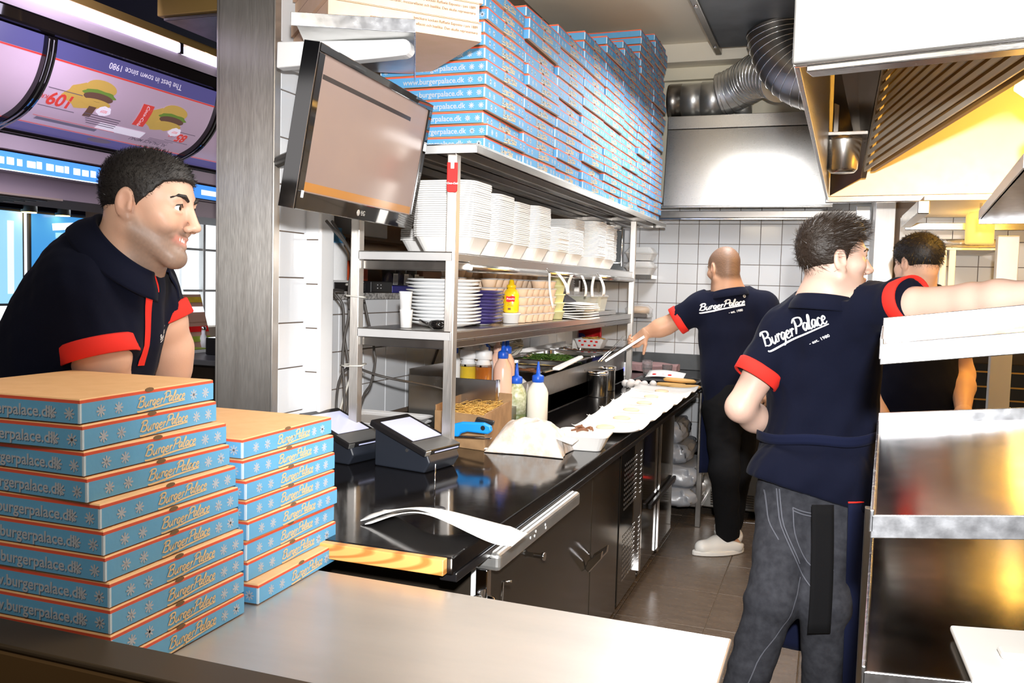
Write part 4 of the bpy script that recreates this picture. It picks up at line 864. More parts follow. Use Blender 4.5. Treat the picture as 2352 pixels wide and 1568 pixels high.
# ================================================================== COUNTER THINGS, NEAR HALF
def terminal(loc, label):
    t = thing('order_terminal', label, 'terminal', loc, -0.20, 'order terminals'); 
    V = Matrix(((1, 0, 0, 0), (0, 0, 1, 0), (0, 1, 0, 0), (0, 0, 0, 1)))      # profile plane x-z, extruded along y
    def pv(poly, d, y0): return MB().prism(poly[::-1], d, T=Matrix.Translation((0, y0, 0)) @ V)
    pv([(-.215, 0.0), (-.205, 0.0), (-.012, 0.0), (0.010, 0.034), (-.002, 0.060), (-.20, 0.128), (-.215, 0.125)], 0.165, 0.012).build('base', 'till', t, 0.006, seg=3)
    T = frame((-.222, -.002, 0.152), (0.226, 0, -.078), (0, 1, 0))
    MB().box(0, 0.240, 0, 0.192, -0.022, 0.0, T=T).build('display_case', 'black', t, 0.005, seg=3)
    MB().box(0.028, 0.170, 0.020, 0.172, 0.0, 0.0010, T=T).build('screen', 'screen_till', t)
    MB().box(0.176, 0.238, 0.004, 0.188, 0.0, 0.0012, T=T).build('front_bar', 'grey_fit', t, 0.001)
    MB().box(0.241, 0.2418, 0.05, 0.18, -0.012, -0.008, T=T).build('light_strip', 'screen_till', t)
    MB().box(0.2385, 0.2415, 0.002, 0.028, -0.018, -0.002, T=T).build('corner_cap', 'galv', t, 0.001)
    MB().lathe([(0.006, 0), (0.006, 0.002)], 12, T=TR((-.08, 0.0115, 0.066), rx=PI / 2)).build('screw_cap', 'chrome', t)
    return t
terminal((-1.173, 2.469, 0.9005), 'black order terminal with lit slanted screen nearest the shelf post')
terminal((-1.447, 2.470, 0.9005), 'black order terminal with lit slanted screen nearest the steel column')
def cable(name, label, pts, r=0.005, m='cable'):
    return MB().tube(smooth_path(pts, 6), r, 8).build(name, m, None, label=label, cat='cable')
cable('power_cable', 'grey cable drooping from the router on the granite sill', [(-1.76, 2.95, 1.462), (-1.715, 2.80, 1.462), (-1.674, 2.8, 1.412), (-1.667, 2.8, 1.317), (-1.657, 2.8, 1.254), (-1.645, 2.8, 1.191), (-1.645, 2.8, 1.095), (-1.653, 2.8, 1.0), (-1.655, 2.72, 0.91)])
cable('screen_cable', 'grey cable hanging from the television behind the left shelf post', [(-1.60, 2.60, 1.70), (-1.615, 2.74, 1.61), (-1.605, 2.74, 1.54), (-1.613, 2.74, 1.477), (-1.612, 2.74, 1.383), (-1.628, 2.74, 1.304), (-1.635, 2.74, 1.208), (-1.627, 2.74, 1.13), (-1.622, 2.74, 1.0), (-1.60, 2.72, 0.91)])
cable('screen_cable', 'short grey cable loop running beside the hanging television cable', [(-1.61, 2.58, 1.70), (-1.59, 2.71, 1.60), (-1.578, 2.71, 1.51), (-1.572, 2.71, 1.47), (-1.585, 2.71, 1.45), (-1.598, 2.72, 1.40)])
cable('power_cable', 'grey cable looping behind the left post below the lower shelf', [(-1.70, 3.0, 1.43), (-1.675, 3.0, 1.334), (-1.64, 2.97, 1.28), (-1.623, 2.95, 1.23), (-1.618, 2.95, 1.197), (-1.635, 2.95, 1.113), (-1.668, 2.95, 1.057), (-1.70, 2.95, 0.915)])
cable('power_cable', 'grey cable running sideways from the post to the steel sauce unit', [(-1.642, 2.80, 1.20), (-1.62, 2.85, 1.175), (-1.575, 2.9, 1.151), (-1.511, 2.95, 1.132), (-1.459, 3.1, 1.10), (-1.47, 3.29, 1.06)])
cable('data_cable', 'grey cable bowing out left above the farther order terminal', [(-1.617, 2.75, 1.192), (-1.643, 2.75, 1.163), (-1.659, 2.75, 1.115), (-1.663, 2.75, 1.03), (-1.62, 2.70, 0.91)])
cable('white_cable', 'white cable with bent plug coming down from the router', [(-1.70, 2.88, 1.487), (-1.648, 2.78, 1.487), (-1.621, 2.76, 1.486), (-1.605, 2.76, 1.469), (-1.600, 2.76, 1.353), (-1.600, 2.76, 1.26), (-1.604, 2.76, 1.185), (-1.64, 2.76, 1.08), (-1.68, 2.74, 0.91)], 0.0045, 'cable_white')
MB().tube([(-1.559, 2.635, 1.207), (-1.50, 2.635, 1.212), (-1.512, 2.69, 1.214), (-1.60, 2.755, 1.204), (-1.645, 2.755, 1.20), (-1.63, 2.72, 1.20)], 0.003, 6, closed=True).build('cable_tie', 'cable_white', None, label='pale string tying cables to the post below the lower shelf', cat='string')
MB().tube([(-1.559, 2.635, 1.45), (-1.50, 2.635, 1.447), (-1.512, 2.69, 1.446), (-1.60, 2.72, 1.447), (-1.63, 2.74, 1.445), (-1.60, 2.70, 1.45)], 0.003, 6, closed=True).build('cable_tie', 'cable_white', None, label='pale string tying cables to the post beside the granite sill', cat='string')

# white trays leaning on the wall side of the counter
for k in range(3):
    loft_tray(MB(), [(.30, .26, .03, 0), (.33, .29, .03, .018), (.35, .31, .035, .020), (.35, .31, .035, .023), (.30, .26, .03, .006)], cap1=True).build('serving_tray', 'white', None, loc=(-1.665, 3.06 + .008 * k, 0.902 + 0.020 * k), rot=(0, 0, 0.08 - .05 * k), label=f'shallow white serving tray, {nth(k)} of three behind the order terminals', cat='tray', group='white serving trays')
# cardboard box of rubber bands
cb = thing('cardboard_box', 'worn open cardboard box full of yellow rubber bands beside the shelf post', 'box', (-1.152, 2.92, 0.9005))
CX, CY = Vector((-0.98, 0.20, 0)), Vector((-0.125, 0.99, 0))
TB = Matrix(((CX.x, CY.x, 0, 0), (CX.y, CY.y, 0, 0), (0, 0, 1, 0), (0, 0, 0, 1))); w_, d_, h_ = 0.225, 0.44, 0.128
for nm, a in (('front_panel', (0, w_, 0, .006, 0, h_)), ('rear_panel', (0, w_, d_ - .006, d_, 0, h_ + .03)), ('side_panel', (0, .006, .006, d_ - .006, 0, h_ + .005)), ('side_panel', (w_ - .006, w_, .006, d_ - .006, 0, h_ + .02)), ('bottom', (.006, w_ - .006, .006, d_ - .006, 0.0, .006))):
    MB().box(*a, T=TB).build(nm, 'kraft_card', cb, 0.0015)
mb = MB()
for k in range(170):
    c = TB @ Vector((RNG.uniform(.04, w_ - .04), RNG.uniform(.04, d_ - .05), 0)); c.z = h_ * (0.62 + .30 * RNG.random()) + .018 * math.sin(PI * RNG.random()); a0 = RNG.uniform(0, 6.28); rx_, ry_ = RNG.uniform(.018, .042), RNG.uniform(.010, .030); tl = RNG.normal(0, .35, 2)
    mb.tube([(c.x + rx_ * math.cos(t) * math.cos(a0) - ry_ * math.sin(t) * math.sin(a0), c.y + rx_ * math.cos(t) * math.sin(a0) + ry_ * math.sin(t) * math.cos(a0), c.z + .02 * (tl[0] * math.cos(t) + tl[1] * math.sin(t))) for t in np.linspace(0, 2 * PI, 12)[:-1]], 0.0011, 4, closed=True)
mb.build('rubber_bands', 'band', cb, kind='stuff')
MB().box(.008, w_ - .008, .008, d_ - .008, .006, h_ * .62, T=TB).build('band_heap', 'band', cb, kind='stuff')
kn = thing('tape_dispenser', 'bright blue plastic cutter handle propped against the cardboard box', 'cutter', (-1.235, 2.885, 0.975))
MB().prism([(-.115, .002), (-.10, .024), (-.05, .038), (0.03, .040), (0.055, .030), (0.060, .012), (0.045, .0), (-.03, .004), (-.055, -.004), (-.062, -.016), (-.085, -.016), (-.09, -.004)], 0.022, T=TR((0.075, -.02, 0.0), rx=PI / 2, rz=0.12)).build('handle', 'knife_blue', kn, 0.006, seg=3)
MB().lathe([(0.0085, 0), (0.0085, 0.0012)], 14, T=TR((0.105, -.0395, 0.022), rx=PI / 2)).build('hang_hole', 'sock', kn)
MB().prism([(-.02, 0), (0.05, -.004), (0.055, .012), (-.01, .024)], 0.02, T=TR((0.075, 0.012, 0.030), rx=PI / 2, rz=0.12)).build('rear_lobe', 'black', kn, 0.004)
MB().box(-0.04, 0.12, -0.022, 0.0, -0.022, -0.017, T=TR((0, 0, 0), rz=.12)).build('blade_bar', 'chrome', kn, 0.001)
sk = thing('order_spike', 'thin upright steel order spike standing near the white napkins', 'spike', (-0.965, 2.096, 0.9005))
MB().tube([(0, 0, 0.002), (0, 0, 0.122)], [0.0022, 0.0014], 8).build('needle', 'chrome', sk); MB().lathe([(0.03, 0), (0.03, 0.003), (0.004, 0.006), (0, 0.006)], 20).build('base', 'black', sk)
# napkins: limp white sheets lying over the counter's corner
def nap(u, v):
    x = -0.20 + 0.40 * u; hump = 0.050 * math.sin(PI * min(1, max(0, u * 1.12))) ** 1.3 * (0.75 + .25 * math.cos(3 * v)); return (x, -0.055 + 0.115 * v - 0.03 * u + .012 * math.sin(7 * u + 2 * v), 0.006 + hump - 0.014 * max(0, u - .9) * 8 + .003 * math.sin(9 * u + 5 * v))
npk = thing('napkin', 'crumpled white paper napkins humped over the counter corner', 'napkin', (-0.875, 1.955, 0.9005), 0.02)
MB().sheet(nap, 30, 10, 0.0022).build('upper_sheet', 'paper', npk)
MB().sheet(lambda u, v: (nap(u * .98 + .02, v)[0] * 1.0 + 0.012, nap(u, v)[1] - .014, nap(u, v)[2] - .0042 if nap(u, v)[2] > .0075 else .003), 24, 8, 0.002).build('lower_sheet', 'paper', npk)
# paper bag of food and a foam tray of meat
bg_ = thing('paper_bag', 'greasy white paper food bag lying beside the cardboard box', 'bag', (-1.005, 3.0, 0.9005), 0.05)
def bagf(u, v, top=True):
    x, y = 2 * u - 1, 2 * v - 1; e = (max(0, 1 - abs(x) ** 3.4) * max(0, 1 - abs(y) ** 2.6)) ** .75
    q = np.array((x * .14, y * .09, 0.0)); r1 = 1 - abs(wob_(q, 46, 3)) * 2; r2 = 1 - abs(wob_(q, 95, 8)) * 2
    z = .003 + (.098 + .012 * x * y) * e + (.017 * r1 + .008 * r2) * e if top else .001
    return (x * .145 * (1 - .10 * (1 - abs(y)) * abs(x)) + .004 * r2, y * .095 * (1 - .10 * (1 - abs(x)) * abs(y)), z)
def wob_(P, f, seed):
    r = np.random.default_rng(seed); o = 0
    for _ in range(5): d = r.normal(size=3); d /= np.linalg.norm(d); o += math.sin(float(P @ d) * f * r.uniform(.6, 1.5) + r.uniform(0, 6.28))
    return o / 5
bag_m = mat('greasy_paper', (0.70, 0.675, 0.65), 0.6, noise=(26, (0.58, 0.38, 0.24), 0.55), bump=(45, 0.9))
mb = MB().grid(bagf, 44, 30, smooth=False); mb.grid(lambda u, v: bagf(u, v, False), 6, 6); mb.build('bag', bag_m, bg_)
MB().sheet(lambda u, v: (-.03 + .20 * u, -.05 + .10 * v + .012 * math.sin(6 * u), .096 - .05 * u + .012 * math.sin(5 * v + 2 * u) * (1 - u)), 10, 8, .002).build('folded_flap', 'paper', bg_)
MB().prism([(-.012, 0), (.03, -.016), (.085, -.012), (.125, .02), (.03, .028)], 0.004, T=TR((-.155, -.065, 0.006), rz=-.2)).build('folded_corner', 'paper', bg_, 0.001)
ftm = inst('foam_tray', FTC, loc=(-0.845, 3.16, 0.9008), rot=(0, 0, 0.1), scale=(0.85, 0.85, 0.95), label='single white foam tray holding brown meat strips on the counter', cat='tray')
mt = thing('meat_strips', 'small heap of brown meat strips inside the single foam tray', 'food', (-0.845, 3.16, 0.958), 0.1)
for k in range(9):
    a = RNG.uniform(0, 6.28); c = Vector((RNG.uniform(-.03, .03), RNG.uniform(-.03, .03), RNG.uniform(.006, .02))); d = Vector((math.cos(a), math.sin(a), .1)) * RNG.uniform(.018, .032)
    MB().tube([c - d, c + Vector((0, 0, .004)), c + d], [.003, .0055, .003], 6).build('strip', 'meat', mt)
# row of opened white wraps
for i in range(6):
    t = i / 5; yc = 3.58 + 0.285 * i + .02 * t; x0, x1 = -0.975 - .075 * t, -0.700; w2 = (x1 - x0) / 2; xc = (x0 + x1) / 2
    wr = thing('opened_wrap', f'opened white wrapper with a pale bun half, {["nearest","second","third","fourth","fifth","farthest"][i]} in the row on the counter', 'wrapper', (xc, yc, 0.9006), 0.03, 'opened wrappers in a row on the counter')
    MB().sheet(lambda u, v: ((u - .5) * 2 * w2, (v - .5) * .31, 0.0055 + .022 * (abs(2 * v - 1) ** 4) * .6 + .018 * (abs(2 * u - 1) ** 5) + .0015 * math.sin(9 * u + i) * math.cos(7 * v) + (.006 if True else 0)), 14, 12, 0.0015).build('paper_sheet', 'paper', wr)
    MB().lathe([(0, 0.008), (0.034, 0.008), (0.040, 0.013), (0.036, 0.018), (0.024, 0.021), (0, 0.022)], 22, c=(-.03 + .012 * (i % 2), 0, 0.003)).build('bun_half', mat(f'pale_bun_{i}', (0.85, 0.66 + .02 * i, 0.45), 0.7) if i == 0 else bpy.data.materials['pale_bun_0'], wr)

# ------------------------------------------------------------------ squeeze bottles
def squeeze(name, label, loc, body, r=0.040, h=0.17, cap='blue_cap', nozzle=True, fill=None, group='squeeze bottles', shoulder=0.045):
    t = thing(name, label, 'bottle', loc, group=group)
    z1 = h - shoulder
    if fill is None: MB().lathe([(0, 0), (r * .92, 0), (r, .006), (r, z1), (r * .86, z1 + shoulder * .4), (r * .48, h), (r * .46, h + .004)], 26).build('body', body, t)
    else:
        zf = fill[0] * h; MB().lathe([(0, 0), (r * .92, 0), (r, .006), (r, zf)], 26).build('body', fill[1], t)
        MB().lathe([(r, zf), (r, z1), (r * .86, z1 + shoulder * .4), (r * .48, h), (r * .46, h + .004)], 26).build('upper_body', body, t)
    if nozzle:
        MB().lathe([(r * .50, h - .001), (r * .56, h + .002), (r * .56, h + .026), (r * .50, h + .029), (.010, h + .034), (.0075, h + .06), (.0035, h + .088), (0, h + .089)], 20).build('nozzle_cap', cap, t)
    else:
        MB().lathe([(r * .98, h - .012), (r * 1.04, h - .010), (r * 1.02, h + .020), (r * .95, h + .024), (r * .55, h + .026), (r * .52, h + .040), (r * .25, h + .042), (r * .22, h + .05), (0, h + .051)], 24).build('screw_cap', cap, t)
    return t
squeeze('squeeze_bottle', 'squeeze bottle of green flecked dressing with blue nozzle on the worktop', (-1.262, 3.56, 0.9005), 'herb', 0.045, 0.178, fill=(0.27, 'green_sauce'))
squeeze('squeeze_bottle', 'tall creamy white squeeze bottle with blue nozzle on the worktop', (-1.178, 3.60, 0.9005), 'mayo', 0.046, 0.185)

# ================================================================== STEEL SAUCE UNIT WITH PANS
bm = thing('prep_unit', 'long steel refrigerated pan unit under the shelf rack holding sauces and salad', 'prep unit', (-1.45, 3.3, 0.9005))
mb = MB(); mb.box(-0.20, 0.205, 0.0, 0.004, 0.0, 0.215); mb.build('front_panel', 'steel_fridge', bm, 0.002)
MB().box(0.192, 0.206, -0.004, 0.012, 0.0, 0.218).build('corner_trim', 'chrome', bm, 0.002)
MB().box(-0.20, 0.205, 0.012, 2.30, 0.0, 0.085).build('lower_body', 'steel_dark', bm, 0.003)
MB().add([(0.205, 0.30, 0.0), (0.205, 2.3, 0.0), (0.205, 2.3, 0.19), (0.205, 0.30, 0.175), (0.20, 0.30, 0.0), (0.20, 2.3, 0.0), (0.20, 2.3, 0.19), (0.20, 0.30, 0.175)], [(0, 1, 2, 3), (7, 6, 5, 4), (0, 4, 5, 1), (1, 5, 6, 2), (2, 6, 7, 3), (3, 7, 4, 0)]).build('side_panel', 'steel_dark', bm, 0.001)
MB().box(-0.20, -0.196, 0.004, 2.30, 0.085, 0.24).build('rear_panel', 'steel_dark', bm)
MB().box(-0.20, 0.20, 2.296, 2.30, 0.085, 0.22).build('end_panel', 'steel_dark', bm)
fills = [('onion', 'onion_rings'), ('lettuce', 'shredded_lettuce'), ('meat', 'meat_pieces'), ('onion', 'onion_rings')]
pan_specs = [(0.62, 0.27, 'meat'), (0.90, 0.25, 'onion'), (1.17, 0.36, 'lettuce'), (1.55, 0.32, None), (1.89, 0.30, 'meat')]
for i, (y0, L, f) in enumerate(pan_specs):
    pn = thing('steel_pan', ['steel pan of dark pieces nearest the squeeze bottles', 'steel pan of pale yellow slices before the lettuce', 'steel pan heaped with shredded green lettuce', 'empty shiny steel pan beyond the lettuce', 'steel pan with a few brown pieces farthest along'][i], 'pan', (-1.45, 3.3 + y0 + L / 2, 1.092 + .004 * i), group='pans in the prep unit')
    loft_tray(MB(), [(.33, L - .05, .03, -.075), (.345, L - .035, .035, -.005), (.392, L - .005, .02, 0), (.392, L - .005, .02, .006), (.342, L - .038, .035, .004), (.325, L - .055, .03, -.07)], smooth=False, cap1=True).build('pan', 'chrome', pn)
    if f:
        mb = MB(); nn = {'lettuce': 260, 'onion': 60, 'meat': 26}[f]
        for k in range(nn):
            x, y = RNG.uniform(-.15, .15), RNG.uniform(-L / 2 + .035, L / 2 - .035); hh = (.035 if f == 'lettuce' else .012) * (1 - (x / .2) ** 2) * (1 - (y / L * 1.8) ** 2); a = RNG.uniform(0, 6.28); l_ = RNG.uniform(.015, .035)
            z = -.022 + hh * RNG.random() * 1.3
            p = Vector((x, y, z)); d = Vector((math.cos(a), math.sin(a), RNG.normal(0, .3))) * l_
            if f == 'onion': mb.sheet(lambda u, v: (x + (u - .5) * .035, y + (v - .5) * .03, z + .006 * math.sin(3 * u + k)), 3, 3, .002)
            else: mb.tube([p - d, p + Vector((0, 0, .008)), p + d], [.0012, .003, .0012] if f == 'lettuce' else [.005, .010, .006], 4)
        mb.build({'lettuce': 'shredded_lettuce', 'onion': 'yellow_slices', 'meat': 'brown_pieces'}[f], f, pn, kind='stuff')
        MB().box(-.158, .158, -L / 2 + .032, L / 2 - .032, -.068, -.024).build('filling', f, pn, kind='stuff')
bx = [(-1.452, 3.47, 'oil', 'screw', 'white screw topped bottle of mustard yellow dressing in the prep unit'), (-1.383, 3.475, 'bbq', 'screw', 'white screw topped bottle of brown sauce in the prep unit'), (-1.308, 3.51, 'pinks', 'noz', 'pink sauce squeeze bottle with blue nozzle at the front of the prep unit'),
      (-1.535, 3.50, 'white', 'noz', 'white squeeze bottle with blue nozzle right behind the shelf post'), (-1.48, 3.60, 'white', 'screw', 'plain white capped bottle behind the mustard yellow one'), (-1.43, 3.615, 'white', 'noz', 'white squeeze bottle with blue nozzle behind the brown sauce'), (-1.39, 3.66, 'pinks', 'pink', 'pale pink nozzle bottle in the rear row of sauces'), (-1.335, 3.63, 'pinks', 'noz', 'pink squeeze bottle with blue nozzle in the rear row')]
for i, (x, y, m_, k_, lb) in enumerate(bx):
    z = 1.016
    if k_ == 'screw': squeeze('squeeze_bottle', lb, (x, y, z), 'white', 0.036, 0.178, cap='white', nozzle=False, fill=(0.80, m_))
    else: squeeze('squeeze_bottle', lb, (x, y, z), m_, 0.036 if i != 2 else 0.040, 0.172 + .012 * (i > 2), cap='blue_cap' if k_ == 'noz' else 'pinks')
on = thing('onion_bag', 'small clear bag of yellow slices beside the pink sauce bottle', 'bag', (-1.282, 3.66, 1.04))
MB().lathe([(0, -.05), (.035, -.045), (.045, -.01), (.038, .03), (.015, .05), (0, .052)], 16, sy=0.8).build('bag', 'clear_soft', on)
for k in range(8): MB().sheet(lambda u, v: (RNG.normal(0, .001) + (u - .5) * .03, (v - .5) * .03, .004 * math.sin(3 * u)), 2, 2, .003).build('slice', 'onion', on, loc=(RNG.uniform(-.018, .018), RNG.uniform(-.015, .015), -.035 + .008 * k), rot=(RNG.normal(0, .5), RNG.normal(0, .5), 0))
co = thing('coiled_cable', 'bundle of coiled pale cable tucked behind the sauce bottles', 'cable', (-1.60, 4.40, 1.185))
for k in range(9):
    a0 = RNG.uniform(0, 6.28); MB().tube([(.062 * math.cos(t) * (1 + .12 * math.sin(k)), .055 * math.sin(t) * math.cos(a0), .045 * math.sin(t) * abs(math.sin(a0)) + .028 * math.cos(t + k) * .6) for t in np.linspace(0, 2 * PI, 18)[:-1]], 0.0042, 6, closed=True).build('loop', 'cable_white', co)
cable('wall_cable', 'thin dark cable looping along the tiles below the lower shelf', [(-1.845, 3.95, 1.10), (-1.842, 4.1, 1.24), (-1.842, 4.3, 1.16), (-1.842, 4.5, 1.25), (-1.842, 4.75, 1.14), (-1.842, 5.1, 1.19), (-1.842, 5.5, 1.26)], 0.006)
pd = thing('paddle', 'white plastic paddle handle resting across the salad pans', 'paddle', (-1.175, 4.05, 1.135))
MB().prism([(-.02, -.016), (.0, -.020), (.34, -.014), (.36, 0), (.34, .014), (0, .020), (-.02, .016)], 0.012, T=TR((0, -.18, -.018), rz=PI / 2 - .05, ry=-0.09)).build('handle', 'white', pd, 0.004)
MB().lathe([(0.008, 0), (0.008, 0.0132)], 12, T=TR((-.002, .13, .0), ry=-.0)).build('hang_hole', 'cable', pd)
tg = thing('steel_tongs', 'long bright steel tongs propped from the pans up to the cook', 'tongs', (-1.19, 4.78, 1.10))
for dx in (0, .014): MB().tube([(dx, -.10, -.005), (dx + .02, .15, .055), (dx + .035, .36, .115)], [.004, .004, .003], 8).build('arm', 'chrome', tg)
ss = thing('steel_sheet_tray', 'thin steel tray held tilted by the bald cook beside the far post', 'tray', (-1.11, 5.02, 1.16))
MB().box(-.14, .12, -.16, .10, 0, .004, T=TR((0, 0, 0), ry=-0.60, rz=.25)).build('plate', 'steel', ss, 0.001)
MB().box(-.14, .12, -.165, -.155, 0, .014, T=TR((0, 0, 0), ry=-0.60, rz=.25)).build('rim', 'steel', ss, 0.001)
# printed food tray and red crisp bag on the end of the unit
tr_ = thing('printed_food_tray', 'white paper food tray with red marks holding fries beside a red bag', 'tray', (-1.40, 5.33, 1.124))
loft_tray(MB(), [(.14, .12, .01, 0), (.19, .15, .012, .058), (.184, .144, .01, .058), (.134, .114, .008, .004)], cap1=True).build('tray', 'white', tr_)
for (x, z) in ((-.055, .045), (-.02, .043), (.02, .045), (.052, .042), (-.038, .02), (.005, .018), (.04, .02)): MB().box(x - .008, x + .008, -.067 - z * .26, -.0655 - z * .26, z - .005, z + .005).build('printed_mark', 'coke', tr_)
for k in range(22):
    p = Vector((RNG.uniform(-.06, .06), RNG.uniform(-.05, .05), .045 + .02 * RNG.random())); a = RNG.uniform(0, 3.14); d = Vector((math.cos(a), math.sin(a), .15)) * .03; MB().tube([p - d, p + d], .0045, 4).build('fry', 'fries', tr_)
rb = thing('red_crisp_bag', 'red shiny snack bag with blue oval leaning behind the printed food tray', 'bag', (-1.46, 5.47, 1.124))
MB().sheet(lambda u, v: ((u - .5) * .17, .018 * math.sin(PI * u) * math.sin(PI * v) + .006 * math.sin(9 * u), v * .12 + .02 * (u - .5)), 12, 10, .03 * .3).build('bag', mat('red_foil', (0.55, 0.01, 0.012), 0.25, 0.2, bump=(25, 0.5)), rb)
MB().lathe([(.028, 0), (.028, .001)], 20, T=TR((-.045, -.006, .065), rx=PI / 2), sx=1.0, sy=.6).build('oval_mark', 'indigo', rb)
# cans, scale, eggs, glasses on the far half
for i, (x, y, lb) in enumerate(((-1.19, 4.70, 'brushed steel canister on the black worktop nearer the wrappers'), (-1.222, 5.02, 'brushed steel canister behind the nearer canister'))):
    c = thing('steel_canister', lb, 'canister', (x, y, 0.9005), group='steel canisters'); MB().lathe([(0, 0), (.052, 0), (.053, .004), (.053, .118), (.056, .12), (.056, .124)], 28).build('body', 'steel', c); MB().lathe([(.057, .1242), (.057, .139), (.05, .143), (0, .143)], 28).build('lid', 'chrome', c)
sl = thing('kitchen_scale', 'pale kitchen scale with glowing blue digits beyond the canisters', 'scale', (-1.33, 5.72, 0.9005))
MB().box(-.10, .09, -.10, .10, 0, .045).build('base', 'galv', sl, 0.006); MB().box(-.085, .075, -.075, .095, .05, .06).build('platform', 'steel', sl, 0.003)
MB().box(-.04, .10, -.13, -.10, .03, .12).build('display_case', 'white', sl, 0.006); text('2020', 0.05, 'blue_led', sl, TR((.04, -.1315, .075), rx=PI / 2), name='display_digits')
epos = [(-1.155, 5.26), (-1.118, 5.22), (-1.08, 5.25), (-1.135, 5.32), (-1.09, 5.31), (-1.045, 5.28), (-1.00, 5.32)]
for i, (x, y) in enumerate(epos):
    MB().lathe([(0, 0), (.012, .002), (.020, .012), (.0225, .022), (.020, .034), (.013, .046), (.006, .053), (0, .054)], 18, T=TR((0, 0, .022), ry=1.4, rz=.3 * i) @ Matrix.Translation((0, 0, -.027))).build('egg', 'egg' if i != 4 else 'egg_pink', None, loc=(x, y, 0.9010), label=['leftmost white egg of the heap beside the far post', 'white egg at the very front of the heap', 'second white egg along the front of the heap', 'white egg behind the leftmost one', 'pinkish egg at the back of the heap', 'white egg at the end of the front row beside the knife board', 'single white egg apart from the heap'][i], cat='egg', group='eggs on the worktop')
for i, (x, y, s_, lb) in enumerate(((-1.145, 5.86, 1.0, 'tall ribbed drinking glass on the back counter'), (-1.055, 6.12, .62, 'short ribbed drinking glass beside the pink cloth'))):
    MB().lathe([(0, 0), (.024, 0), (.025, .03 * s_), (.033, .065 * s_), (.037, .12 * s_), (.036, .125 * s_), (.031, .07 * s_), (.022, .03 * s_), (0, .012)], 12, smooth=False).build('drinking_glass', 'glass', None, loc=(x, y, 0.8965), label=lb, cat='glass')
MB().sheet(lambda u, v: ((u - .5) * .36, (v - .5) * .16, .028 + .016 * math.sin(PI * v) + .005 * math.sin(9 * u + 5 * v)), 14, 10, .05).build('folded_cloth', 'cloth_pink', None, loc=(-1.20, 6.38, 0.8960), label='folded pink cloth on the back counter behind the glasses', cat='cloth')
bd = thing('dark_tray', 'flat dark tray on the back counter under the printed wrapper', 'tray', (-0.98, 5.75, 0.8965)); loft_tray(MB(), [(.38, .26, .02, 0), (.42, .30, .02, .016), (.41, .29, .02, .016), (.37, .25, .02, .004)], cap1=True).build('tray', 'black', bd)
pw = thing('printed_wrapper', 'folded white wrapper with faint red print on the dark tray', 'wrapper', (-0.99, 5.70, 0.920)); MB().sheet(lambda u, v: ((u - .5) * .24, (v - .5) * .14, .012 + .03 * v + .008 * math.sin(4 * u)), 10, 6, .002).build('paper', 'paper', pw)
for k in range(3): MB().lathe([(.010, 0), (.013, 0), (.013, .001), (.010, .001)], 14, T=TR((-.07 + .05 * k, -.03, .028), rx=.25)).build('printed_mark', 'coke', pw)
for k in range(3):
    MB().lathe([(0, 0), (.05, .002), (.055, .014), (.045, .024), (0, .026)], 18, sx=1.9, sy=.7).build('flat_bread', 'bun', None, loc=(-0.90 + .045 * k, 5.40 - .03 * k, 0.9006 + .001), rot=(0, 0, .3 * k - .1), label=['golden flat bread nearest the eggs', 'golden flat bread between two others by the counter corner', 'golden flat bread at the counter corner'][k], cat='bread', group='breads by the counter corner') if k != 1 else MB().lathe([(0, 0), (.05, .002), (.055, .014), (.045, .024), (0, .026)], 18, sx=1.9, sy=.7).build('flat_bread', 'bun', None, loc=(-0.86, 5.45, 0.928), rot=(0, .05, .2), label='golden flat bread on top of the other breads', cat='bread', group='breads by the counter corner')
MB().sheet(lambda u, v: ((u - .5) * .22, (v - .5) * .10, .003 + .004 * math.sin(4 * u + 3 * v)), 8, 6, .0015).build('paper_scrap', 'paper', None, loc=(-1.0, 5.43, 0.902), label='torn white paper scrap between eggs and breads', cat='paper')

# bags of foam trays piled under the back counter
def bag_mesh(seed, w, d, h):
    r = np.random.default_rng(seed); ph = r.uniform(0, 6.28, 6)
    def fn(u, v):
        a = 2 * PI * u; t = v; c, s = math.cos(a), math.sin(a); sq = lambda q: math.copysign(abs(q) ** .45, q)
        k = (1 - abs(2 * t - 1) ** 3.2 * .16); n_ = .010 * math.sin(9 * a + ph[0] + 6 * t) + .006 * math.sin(17 * a + ph[1] - 9 * t)
        return ((w / 2 * sq(c)) * k + n_, (d / 2 * sq(s)) * k + n_, h * t + .008 * math.sin(3 * a + ph[2]) * t)
    mb = MB().grid(fn, 56, 14); mb.add([fn(i / 56, 1) for i in range(56)], [tuple(range(56))]); mb.add([fn(i / 56, 0) for i in range(56)], [tuple(range(56))[::-1]]); return mb
for k, (x, y, z, w, d, h, lb) in enumerate(((-0.93, 5.80, 0.125, .40, .62, .115, 'film wrapped bag of white trays at the bottom on the low shelf'), (-0.93, 5.82, 0.245, .40, .60, .13, 'film wrapped bag of white trays second from the bottom'), (-0.98, 5.85, 0.38, .34, .5, .115, 'film wrapped bag of white trays third from the bottom'), (-1.01, 5.88, 0.50, .30, .42, .13, 'film wrapped bag of white trays on top of the pile'))):
    bag_mesh(k, w, d, h).build('wrapped_tray_bag', 'bag_film', None, loc=(x, y, z + .002), rot=(0, 0, .04 * (k % 2)), label=lb, cat='bag', group='wrapped tray bags under the back counter')

